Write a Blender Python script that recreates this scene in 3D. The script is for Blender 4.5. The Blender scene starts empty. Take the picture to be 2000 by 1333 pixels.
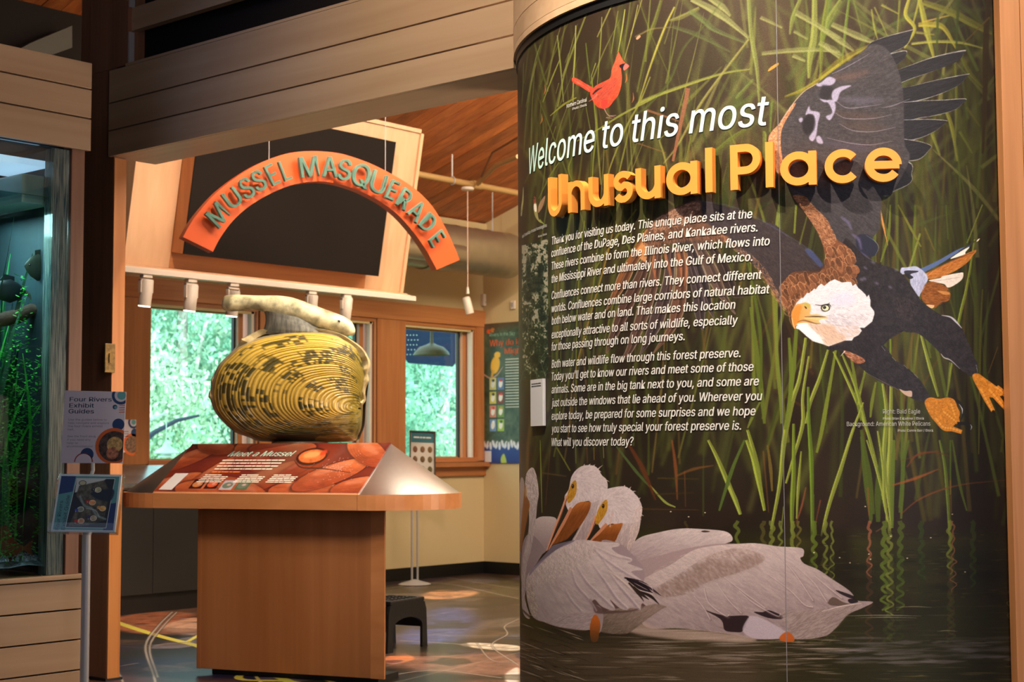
import bpy, bmesh, math
import numpy as np
from mathutils import Vector, Matrix

# ---------------------------------------------------------------- camera geometry (world X, Y run along the walls)
EYE = 1.15
FPX, CX, CY = 3000.0, 1000.0, 666.5
AZ, PITCH, ROLL = math.radians(40.9), math.atan((880 - 666.5) / 3000.0), 0.004
F0 = np.array([math.cos(AZ), math.sin(AZ), 0.0])
R0 = np.array([math.sin(AZ), -math.cos(AZ), 0.0])
FW = F0 * math.cos(PITCH) + np.array([0, 0, math.sin(PITCH)])
UP = -F0 * math.sin(PITCH) + np.array([0, 0, math.cos(PITCH)])
RT = R0 * math.cos(ROLL) - UP * math.sin(ROLL)
UP = UP * math.cos(ROLL) + R0 * math.sin(ROLL)
CAM = np.array([0.0, 0.0, EYE])

def ray(px, py):
    return FW + RT * ((px - CX) / FPX) - UP * ((py - CY) / FPX)
def hit(px, py, p0, n):
    d = ray(px, py)
    n = np.asarray(n, float)
    return CAM + d * (((np.asarray(p0, float) - CAM) @ n) / (d @ n))
def hz(px, py, z):
    return hit(px, py, (0, 0, z), (0, 0, 1))
def hy(px, py, y):
    return hit(px, py, (0, y, 0), (0, 1, 0))
def hx(px, py, x):
    return hit(px, py, (x, 0, 0), (1, 0, 0))
def hd_(px, py, d):
    """point at horizontal depth d in front of the camera"""
    return hit(px, py, F0 * d, F0)
def rd(r, d, z=0.0):
    """lateral offset, depth, height -> world"""
    p = R0 * r + F0 * d
    return np.array([p[0], p[1], z])
def proj(p):
    p = np.asarray(p, float) - CAM
    z = p @ FW
    return CX + FPX * (p @ RT) / z, CY - FPX * (p @ UP) / z
# ---------------------------------------------------------------- camera, world, lights, exposure
scene = bpy.context.scene
COL = scene.collection
cam_data = bpy.data.cameras.new('camera')
cam = bpy.data.objects.new('camera', cam_data)
COL.objects.link(cam)
mw = Matrix.Identity(4)
for i in range(3):
    mw[i][0], mw[i][1], mw[i][2], mw[i][3] = RT[i], UP[i], -FW[i], CAM[i]
cam.matrix_world = mw
cam_data.sensor_fit = 'HORIZONTAL'
cam_data.sensor_width = 36
cam_data.lens = FPX * 36 / 2000
cam_data.clip_start, cam_data.clip_end = .05, 200
cam_data.dof.use_dof = True
cam_data.dof.focus_distance = 5.3
cam_data.dof.aperture_fstop = 6.3
scene.camera = cam
scene.view_settings.view_transform = 'Standard'
scene.view_settings.look = 'None'
scene.view_settings.gamma = 1
scene.view_settings.use_curve_mapping = False
scene.view_settings.exposure = 0.0
scene.cycles.max_bounces = 8
scene.cycles.diffuse_bounces = 4
scene.cycles.transparent_max_bounces = 12
scene.cycles.sample_clamp_indirect = 6
scene.cycles.use_denoising = True

world = bpy.data.worlds.new('world')
scene.world = world
world.use_nodes = True
wn = world.node_tree.nodes
wn['Background'].inputs[0].default_value = (.80, .92, 1.0, 1)
wn['Background'].inputs[1].default_value = 3.6

def lamp(kind, name, loc, aim, power, col, size=.3, size_y=None, spot=None, blend=.5):
    d = bpy.data.lights.new(name, kind)
    o = bpy.data.objects.new(name, d)
    COL.objects.link(o)
    o.location = loc
    if aim is not None:
        v = Vector(aim) - Vector(loc)
        o.rotation_euler = v.to_track_quat('-Z', 'Y').to_euler()
    d.energy = power
    d.color = col
    if kind == 'AREA':
        d.size = size
        if size_y:
            d.shape, d.size_y = 'RECTANGLE', size_y
    elif kind == 'SUN':
        d.angle = size
    else:
        d.shadow_soft_size = size
    if kind == 'SPOT':
        d.spot_size, d.spot_blend = math.radians(spot), blend
    return o

DC = 6.0
CYR = .2141 * DC
_t = (1013 - 1000) / 3000
CYC = rd((_t + .2141 * math.hypot(1, _t)) * DC, DC)      # axis of the printed drum
WARM, PINK, COOL = (1.0, .86, .70), (1.0, .78, .60), (.62, .72, 1.0)
# sun on the wood behind the building
lamp('SUN', 'sun', (0, 0, 20), (3, 7, 13), 12.0, (1, .97, .9), .02)
# accent spots over the drum
lamp('SPOT', 'accent_spot', (2.55, 2.95, 4.6), (4.3, 2.7, 1.5), 840, WARM, .045, spot=54, blend=.8)
lamp('SPOT', 'accent_spot', (3.1, .45, 4.6), (4.55, 2.0, 1.2), 600, WARM, .045, spot=58, blend=.8)
# soft room light of the entrance side
lamp('AREA', 'entrance_ceiling_light', (1.6, 1.0, 4.9), (4.6, 1.0, 0), 14, (1, .84, .70), 2.6)
lamp('SPOT', 'beam_sheen_fill', (2.0, 5.0, 4.0), (4.55, 5.5, 3.0), 46, (.42, .52, 1.0), .12, spot=34, blend=1.0)  # added blue spot, imitates a sky window's sheen on the beam
lamp('AREA', 'side_window_light', (-1.0, 3.9, 3.0), (4.5, 5.6, 2.6), 12, COOL, 2.0)
lamp('AREA', 'hall_fill', (.7, -1.7, 1.6), (4.3, 6.2, 1.2), 50, (.80, .84, 1.0), 1.8)  # added fill near the viewpoint, lifts the post's left face
lamp('SPOT', 'beam_wash_light', (2.5, 3.4, 4.4), (4.55, 3.85, 3.0), 330, (1, .86, .70), .25, spot=74, blend=1.0)
# gallery beyond the beam
lamp('AREA', 'soffit_fill', (7.0, 2.4, 1.5), (4.9, 5.4, 2.7), 62, (1, .80, .62), 1.0)  # added unseen uplight in place of floor bounce on the soffit
lamp('AREA', 'gallery_ceiling_light', (7.2, 5.0, 4.4), (7.4, 6.6, 0), 250, (1, .82, .62), 2.4)
lamp('AREA', 'gallery_ceiling_light', (9.4, 6.2, 4.0), (10.2, 9.0, 1.0), 90, (1, .84, .62), 1.6)
lamp('SPOT', 'accent_spot', (5.1, 5.6, 4.3), (7.0, 8.1, 3.0), 370, PINK, .06, spot=70, blend=.8)
lamp('SPOT', 'accent_spot', (5.5, 3.9, 4.3), (5.35, 6.1, 1.5), 480, (1, .88, .70), .05, spot=44, blend=.7)
lamp('SPOT', 'accent_spot', (3.3, 3.2, 2.75), (5.1, 6.05, .95), 300, (1, .88, .74), .30, spot=33, blend=.8)  # added fill from the entrance side, brightens the table front
lamp('SPOT', 'accent_spot', (5.0, 4.6, 3.9), (5.0, 6.3, .7), 120, (1, .84, .66), .08, spot=60, blend=.8)
# ---------------------------------------------------------------- materials
def lin(c):
    return tuple(((v / 255) / 12.92 if v / 255 <= .04045 else ((v / 255 + .055) / 1.055) ** 2.4) for v in c[:3]) + (1,)

def newmat(name):
    m = bpy.data.materials.new(name)
    m.use_nodes = True
    nt = m.node_tree
    return m, nt, nt.nodes['Principled BSDF']

def plain(name, col, rough=.5, metal=0.0, var=.06, scale=18, bump=.05, emit=None, estr=1, spec=.5, coat=0, trans=0, alpha=1):
    m, nt, b = newmat(name)
    n = nt.nodes.new('ShaderNodeTexNoise')
    tc = nt.nodes.new('ShaderNodeTexCoord')
    n.inputs['Scale'].default_value = scale
    n.inputs['Detail'].default_value = 5
    nt.links.new(tc.outputs['Object'], n.inputs['Vector'])
    mix = nt.nodes.new('ShaderNodeMix')
    mix.data_type = 'RGBA'
    c = lin(col)
    mix.inputs[6].default_value = tuple(v * (1 - var) for v in c[:3]) + (1,)
    mix.inputs[7].default_value = tuple(min(1, v * (1 + var)) for v in c[:3]) + (1,)
    fac = n.outputs['Fac']
    if var >= .28:                      # blotchy surfaces: use the whole span of the noise
        rg_ = nt.nodes.new('ShaderNodeMapRange')
        rg_.inputs['From Min'].default_value, rg_.inputs['From Max'].default_value = .38, .62
        nt.links.new(fac, rg_.inputs[0])
        fac = rg_.outputs[0]
    nt.links.new(fac, mix.inputs[0])
    nt.links.new(mix.outputs[2], b.inputs['Base Color'])
    b.inputs['Roughness'].default_value = rough
    b.inputs['Metallic'].default_value = metal
    b.inputs['Specular IOR Level'].default_value = spec
    b.inputs['Coat Weight'].default_value = coat
    b.inputs['Alpha'].default_value = alpha
    if trans:
        b.inputs['Transmission Weight'].default_value = trans
    if bump:
        bp = nt.nodes.new('ShaderNodeBump')
        bp.inputs['Strength'].default_value = bump
        bp.inputs['Distance'].default_value = .01
        nt.links.new(n.outputs['Fac'], bp.inputs['Height'])
        nt.links.new(bp.outputs[0], b.inputs['Normal'])
    if emit:
        b.inputs['Emission Color'].default_value = lin(emit)
        b.inputs['Emission Strength'].default_value = estr
    return m

def wood(name, c1, c2, axis=2, rough=.42, fine=26, var=.16, coat=.15, knots=False):
    """grain runs along axis 0, 1 or 2"""
    m, nt, b = newmat(name)
    L, N = nt.links, nt.nodes
    tc = N.new('ShaderNodeTexCoord')
    oi = N.new('ShaderNodeObjectInfo')
    add = N.new('ShaderNodeVectorMath')
    add.operation = 'MULTIPLY_ADD'
    L.new(oi.outputs['Random'], add.inputs[0])
    add.inputs[1].default_value = (7, 5, 9)
    L.new(tc.outputs['Object'], add.inputs[2])
    mp = N.new('ShaderNodeMapping')
    s = [fine, fine, fine]
    s[axis] = fine * .045
    mp.inputs['Scale'].default_value = s
    L.new(add.outputs[0], mp.inputs['Vector'])
    n1 = N.new('ShaderNodeTexNoise')
    n1.inputs['Scale'].default_value = 1.0
    n1.inputs['Detail'].default_value = 8
    n1.inputs['Distortion'].default_value = .5
    L.new(mp.outputs[0], n1.inputs['Vector'])
    n2 = N.new('ShaderNodeTexNoise')
    n2.inputs['Scale'].default_value = .16
    n2.inputs['Detail'].default_value = 3
    n2.inputs['Distortion'].default_value = 2.0
    L.new(mp.outputs[0], n2.inputs['Vector'])
    ad = N.new('ShaderNodeMath')
    ad.operation = 'MULTIPLY_ADD'
    ad.inputs[1].default_value = .55
    L.new(n1.outputs['Fac'], ad.inputs[0])
    m2 = N.new('ShaderNodeMath')
    m2.operation = 'MULTIPLY'
    m2.inputs[1].default_value = .55
    L.new(n2.outputs['Fac'], m2.inputs[0])
    L.new(m2.outputs[0], ad.inputs[2])
    cr = N.new('ShaderNodeValToRGB')
    cr.color_ramp.elements[0].position, cr.color_ramp.elements[1].position = .36, .70
    cr.color_ramp.elements[0].color, cr.color_ramp.elements[1].color = lin(c1), lin(c2)
    L.new(ad.outputs[0], cr.inputs[0])
    hs = N.new('ShaderNodeHueSaturation')
    mr = N.new('ShaderNodeMapRange')
    mr.inputs['To Min'].default_value, mr.inputs['To Max'].default_value = 1 - var, 1 + var
    L.new(oi.outputs['Random'], mr.inputs['Value'])
    L.new(mr.outputs[0], hs.inputs['Value'])
    L.new(cr.outputs[0], hs.inputs['Color'])
    L.new(hs.outputs[0], b.inputs['Base Color'])
    b.inputs['Roughness'].default_value = rough
    b.inputs['Coat Weight'].default_value = coat
    b.inputs['Coat Roughness'].default_value = .35
    bp = N.new('ShaderNodeBump')
    bp.inputs['Strength'].default_value = .12
    bp.inputs['Distance'].default_value = .004
    L.new(n1.outputs['Fac'], bp.inputs['Height'])
    L.new(bp.outputs[0], b.inputs['Normal'])
    return m

def glass(name, tint, glossy=.08, rough=.02):
    m = bpy.data.materials.new(name)
    m.use_nodes = True
    nt = m.node_tree
    nt.nodes.clear()
    o = nt.nodes.new('ShaderNodeOutputMaterial')
    t = nt.nodes.new('ShaderNodeBsdfTransparent')
    t.inputs[0].default_value = tuple(tint) + (1,)
    g = nt.nodes.new('ShaderNodeBsdfGlossy')
    g.inputs['Roughness'].default_value = rough
    lw = nt.nodes.new('ShaderNodeLayerWeight')
    pw = nt.nodes.new('ShaderNodeMath')
    pw.operation = 'POWER'
    pw.inputs[1].default_value = 4.5
    nt.links.new(lw.outputs['Facing'], pw.inputs[0])
    mr = nt.nodes.new('ShaderNodeMath')
    mr.operation = 'MULTIPLY_ADD'
    mr.inputs[1].default_value = 1.0
    mr.inputs[2].default_value = glossy
    mr.use_clamp = True
    nt.links.new(pw.outputs[0], mr.inputs[0])
    mx = nt.nodes.new('ShaderNodeMixShader')
    nt.links.new(mr.outputs[0], mx.inputs[0])
    nt.links.new(t.outputs[0], mx.inputs[1])
    nt.links.new(g.outputs[0], mx.inputs[2])
    nt.links.new(mx.outputs[0], o.inputs[0])
    return m

def print_mat(name, arr, rough=.45, bump=0.0, bscale=900, gain=1.0, spec=.4, coat=0):
    """flat print: arr is an (h, w, 3) picture computed above, 0..1 sRGB, first row at the top"""
    h, w = arr.shape[:2]
    im = bpy.data.images.new(name, w, h)
    px = np.ones((h, w, 4), np.float32)
    px[..., :3] = np.clip(arr[::-1] * gain, 0, 1)
    im.pixels.foreach_set(px.ravel())
    im.update()
    m, nt, b = newmat(name)
    t = nt.nodes.new('ShaderNodeTexImage')
    t.image = im
    t.extension = 'EXTEND'
    uv = nt.nodes.new('ShaderNodeUVMap')
    nt.links.new(uv.outputs[0], t.inputs[0])
    nt.links.new(t.outputs[0], b.inputs['Base Color'])
    b.inputs['Roughness'].default_value = rough
    b.inputs['Specular IOR Level'].default_value = spec
    b.inputs['Coat Weight'].default_value = coat
    if bump:
        tc = nt.nodes.new('ShaderNodeTexCoord')
        n = nt.nodes.new('ShaderNodeTexNoise')
        n.inputs['Scale'].default_value = bscale
        n.inputs['Detail'].default_value = 1
        nt.links.new(tc.outputs['Object'], n.inputs['Vector'])
        bp = nt.nodes.new('ShaderNodeBump')
        bp.inputs['Strength'].default_value = bump
        bp.inputs['Distance'].default_value = .002
        nt.links.new(n.outputs['Fac'], bp.inputs['Height'])
        nt.links.new(bp.outputs[0], b.inputs['Normal'])
    return m

def vcol_mat(name, rough=.35, coat=.3, bump=.1, scale=60):
    m, nt, b = newmat(name)
    a = nt.nodes.new('ShaderNodeVertexColor')
    a.layer_name = 'Col'
    n = nt.nodes.new('ShaderNodeTexNoise')
    n.inputs['Scale'].default_value = scale
    n.inputs['Detail'].default_value = 4
    tc = nt.nodes.new('ShaderNodeTexCoord')
    nt.links.new(tc.outputs['Object'], n.inputs['Vector'])
    mr = nt.nodes.new('ShaderNodeMapRange')
    mr.inputs['To Min'].default_value, mr.inputs['To Max'].default_value = .75, 1.2
    nt.links.new(n.outputs['Fac'], mr.inputs[0])
    mx = nt.nodes.new('ShaderNodeVectorMath')
    mx.operation = 'SCALE'
    nt.links.new(a.outputs[0], mx.inputs[0])
    nt.links.new(mr.outputs[0], mx.inputs['Scale'])
    nt.links.new(mx.outputs[0], b.inputs['Base Color'])
    b.inputs['Roughness'].default_value = rough
    b.inputs['Coat Weight'].default_value = coat
    b.inputs['Coat Roughness'].default_value = .2
    bp = nt.nodes.new('ShaderNodeBump')
    bp.inputs['Strength'].default_value = bump
    bp.inputs['Distance'].default_value = .004
    nt.links.new(n.outputs['Fac'], bp.inputs['Height'])
    nt.links.new(bp.outputs[0], b.inputs['Normal'])
    return m

# ---------------------------------------------------------------- objects
def root(name, loc, label=None, cat=None, group=None, kind=None):
    o = bpy.data.objects.new(name, None)
    o.empty_display_size = .1
    COL.objects.link(o)
    o.location = tuple(float(v) for v in loc)
    return tagit(o, label, cat, group, kind)

def tagit(o, label=None, cat=None, group=None, kind=None):
    if label: o['label'] = label
    if cat: o['category'] = cat
    if group: o['group'] = group
    if kind: o['kind'] = kind
    return o

def world_loc(o):
    v = Vector((0, 0, 0))
    while o is not None:
        v += o.location
        o = o.parent
    return v

def mesh(name, verts, faces, mat, parent=None, smooth=False, uvs=None, cols=None, origin=None):
    """verts are world coordinates; uvs per vertex"""
    v = np.asarray(verts, float).reshape(-1, 3)
    if parent is not None:
        off = np.array(world_loc(parent))
    elif origin is not None:
        off = np.asarray(origin, float)
    else:
        off = np.array([v[:, 0].mean(), v[:, 1].mean(), v[:, 2].min()])
    me = bpy.data.meshes.new(name)
    me.from_pydata((v - off).tolist(), [], [list(map(int, f)) for f in faces])
    if uvs is not None:
        uv = np.asarray(uvs, float)
        l = me.uv_layers.new(name='UVMap')
        idx = np.empty(len(me.loops), np.int32)
        me.loops.foreach_get('vertex_index', idx)
        l.data.foreach_set('uv', uv[idx].astype(np.float32).ravel())
    if cols is not None:
        a = me.color_attributes.new('Col', 'FLOAT_COLOR', 'POINT')
        c = np.ones((len(v), 4), np.float32)
        c[:, :3] = cols
        a.data.foreach_set('color', c.ravel())
    if smooth:
        me.shade_smooth()
        me.set_sharp_from_angle(angle=math.radians(58))
    me.materials.append(mat)
    o = bpy.data.objects.new(name, me)
    COL.objects.link(o)
    if parent is not None:
        o.parent = parent
    else:
        o.location = off
    return o

BOXF = [(0, 3, 2, 1), (4, 5, 6, 7), (0, 1, 5, 4), (1, 2, 6, 5), (2, 3, 7, 6), (3, 0, 4, 7)]

def bevelled(me, w, seg=2):
    bm = bmesh.new()
    bm.from_mesh(me)
    es = [e for e in bm.edges if len(e.link_faces) == 2 and e.calc_face_angle(0) > .5]
    bmesh.ops.bevel(bm, geom=es, offset=w, segments=seg, affect='EDGES', profile=.6)
    bm.to_mesh(me)
    bm.free()

def box(name, lo, hi, mat, parent=None, bev=0, **k):
    x0, y0, z0 = lo
    x1, y1, z1 = hi
    v = [(x0, y0, z0), (x1, y0, z0), (x1, y1, z0), (x0, y1, z0), (x0, y0, z1), (x1, y0, z1), (x1, y1, z1), (x0, y1, z1)]
    o = mesh(name, v, BOXF, mat, parent, **k)
    if bev:
        bevelled(o.data, bev)
    return o

def obox(name, c, ax, hs, mat, parent=None, bev=0, **k):
    """oriented box: centre, three axes, half sizes"""
    c = np.asarray(c, float)
    A = [np.asarray(a, float) * h for a, h in zip(ax, hs)]
    v = [c + A[0] * i + A[1] * j + A[2] * l for l in (-1, 1) for i, j in ((-1, -1), (1, -1), (1, 1), (-1, 1))]
    o = mesh(name, v, BOXF, mat, parent, **k)
    if bev:
        bevelled(o.data, bev)
    return o

def slab(pts, d):
    """polygon (list of 3D points) extruded by vector d -> verts, faces"""
    n = len(pts)
    p = np.asarray(pts, float)
    v = np.vstack([p, p + np.asarray(d, float)])
    f = [tuple(range(n))[::-1], tuple(range(n, 2 * n))] + [(i, (i + 1) % n, n + (i + 1) % n, n + i) for i in range(n)]
    return v, f

def tube(path, rad, seg=10, caps=True):
    p = np.asarray(path, float)
    r = np.broadcast_to(np.asarray(rad, float), (len(p),))
    t = np.gradient(p, axis=0)
    t /= np.linalg.norm(t, axis=1)[:, None] + 1e-12
    a = np.array([0, 0, 1.0]) if abs(t[0][2]) < .9 else np.array([1.0, 0, 0])
    vs = []
    for i in range(len(p)):
        u = a - t[i] * (a @ t[i])
        u /= np.linalg.norm(u)
        w = np.cross(t[i], u)
        a = u
        for k in range(seg):
            q = 2 * math.pi * k / seg
            vs.append(p[i] + (u * math.cos(q) + w * math.sin(q)) * r[i])
    f = [(i * seg + k, i * seg + (k + 1) % seg, (i + 1) * seg + (k + 1) % seg, (i + 1) * seg + k) for i in range(len(p) - 1) for k in range(seg)]
    if caps:
        f += [tuple(range(seg))[::-1], tuple((len(p) - 1) * seg + k for k in range(seg))]
    return np.array(vs), f

def lathe(prof, c, seg=24, axis=(0, 0, 1)):
    """profile [(radius, height)] about an axis through c"""
    ax = np.asarray(axis, float) / np.linalg.norm(axis)
    u = np.cross(ax, (0, 0, 1) if abs(ax[2]) < .9 else (1, 0, 0))
    u /= np.linalg.norm(u)
    w = np.cross(ax, u)
    vs = [np.asarray(c, float) + ax * h + (u * math.cos(2 * math.pi * k / seg) + w * math.sin(2 * math.pi * k / seg)) * max(r, 1e-4) for r, h in prof for k in range(seg)]
    n = len(prof)
    f = [(i * seg + k, i * seg + (k + 1) % seg, (i + 1) * seg + (k + 1) % seg, (i + 1) * seg + k) for i in range(n - 1) for k in range(seg)]
    f += [tuple(range(seg))[::-1], tuple((n - 1) * seg + k for k in range(seg))]
    return np.array(vs), f

def join(*vf):
    V, F, n = [], [], 0
    for v, f in vf:
        V.append(np.asarray(v, float))
        F += [tuple(i + n for i in q) for q in f]
        n += len(v)
    return np.vstack(V), F

FONT = None
try:                                    # Blender's own interface font; its built-in one otherwise
    FONT = bpy.data.fonts.load(bpy.utils.resource_path('LOCAL') + '/datafiles/fonts/Inter.woff2')
except Exception:
    FONT = None

def word_bars(spec):
    """small print too fine to read: one bar per word, word lengths given in letters"""
    V, F, x = [], [], 0.0
    for k in spec:
        n = len(V)
        w = .52 * k
        V += [(x, .06, 0), (x + w, .06, 0), (x + w, .42, 0), (x, .42, 0)]
        F.append((n, n + 1, n + 2, n + 3))
        x += w + .3
    return np.array(V, float), F

def text_mesh(s, size=1.0, extrude=0.0, offset=0.0, res=3, bevel=0.0):
    c = bpy.data.curves.new('txt', 'FONT')
    c.body, c.size, c.extrude, c.resolution_u, c.bevel_depth = s, size, extrude, res, bevel
    if FONT is not None:
        c.font = FONT
    o = bpy.data.objects.new('txt', c)
    COL.objects.link(o)
    bpy.context.view_layer.update()
    me = bpy.data.meshes.new_from_object(o.evaluated_get(bpy.context.evaluated_depsgraph_get()))
    v = np.empty(len(me.vertices) * 3)
    me.vertices.foreach_get('co', v)
    v = v.reshape(-1, 3)
    f = [tuple(p.vertices) for p in me.polygons]
    bpy.data.objects.remove(o)
    bpy.data.curves.remove(c)
    bpy.data.meshes.remove(me)
    if offset > 0:                      # heavier weight: a second copy shifted sideways
        n = len(v)
        v = np.vstack([v - (offset, 0, 0), v + (offset, 0, 0)])
        f = f + [tuple(i + n for i in q) for q in f]
    return v, f

_h = text_mesh('H')[0]
CAPR = float(np.ptp(_h[:, 1]))            # capital height of the face at size 1

def text_on(name, s, o, ex, ey, mat, parent, width=None, cap=None, shear=0, offset=0, lift=.0006, thick=0, anchor='l'):
    """writing laid on a plane: o = baseline start, ex / ey unit axes, cap = capital height"""
    v, f = word_bars(s) if isinstance(s, tuple) else text_mesh(s, 1.0, thick, offset)
    H = CAPR
    sy = cap / H
    x0, x1 = v[:, 0].min(), v[:, 0].max()
    sx = width / (x1 - x0) if width else sy * .95
    x = (v[:, 0] - x0) * sx
    if anchor == 'c':
        x = x - (x1 - x0) * sx / 2
    y = v[:, 1] * sy
    x = x + y * shear
    ex, ey = np.asarray(ex, float), np.asarray(ey, float)
    n = np.cross(ex, ey)
    P = np.asarray(o, float) + x[:, None] * ex + y[:, None] * ey + (lift + v[:, 2:3]) * n
    return mesh(name, P, f, mat, parent)
# ---------------------------------------------------------------- flat print painter (numpy)
RNG = np.random.default_rng(7)

def sm(pts, closed=True, k=6):
    """Catmull-Rom through the points"""
    p = np.asarray(pts, float)
    n = len(p)
    if n < 3:
        return p
    if closed:
        a, b, c, d = np.roll(p, 1, 0), p, np.roll(p, -1, 0), np.roll(p, -2, 0)
    else:
        q = np.vstack([2 * p[0] - p[1], p, 2 * p[-1] - p[-2]])
        a, b, c, d = q[:-3], q[1:-2], q[2:-1], q[3:]
    t = (np.arange(k) / k)[None, :, None]
    a, b, c, d = (z[:, None, :] for z in (a, b, c, d))
    r = 0.5 * (2 * b + (c - a) * t + (2 * a - 5 * b + 4 * c - d) * t * t + (3 * b - a - 3 * c + d) * t ** 3)
    r = r.reshape(-1, 2)
    return r if closed else np.vstack([r, p[-1:]])

def boxblur(m, r):
    r = int(r)
    if r < 1:
        return m
    for ax in (0, 1):
        pad = [(0, 0)] * m.ndim
        pad[ax] = (r + 1, r)
        c = np.cumsum(np.pad(m, pad, mode='edge'), axis=ax)
        n = m.shape[ax]
        hi = np.take(c, np.arange(2 * r + 1, 2 * r + 1 + n), axis=ax)
        lo = np.take(c, np.arange(0, n), axis=ax)
        m = (hi - lo) / (2 * r + 1)
    return m

def vnoise(h, w, sx, sy, seed=0):
    """smooth value noise 0..1, feature size sx, sy in pixels"""
    g = np.random.default_rng(seed)
    gh, gw = int(h / sy) + 3, int(w / sx) + 3
    a = g.random((gh, gw))
    y = np.arange(h) / sy
    x = np.arange(w) / sx
    yi, xi = y.astype(int), x.astype(int)
    fy, fx = y - yi, x - xi
    fy = (fy * fy * (3 - 2 * fy))[:, None]
    fx = (fx * fx * (3 - 2 * fx))[None, :]
    r0, r1 = a[yi], a[yi + 1]
    return (r0[:, xi] * (1 - fx) + r0[:, xi + 1] * fx) * (1 - fy) + (r1[:, xi] * (1 - fx) + r1[:, xi + 1] * fx) * fy

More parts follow.
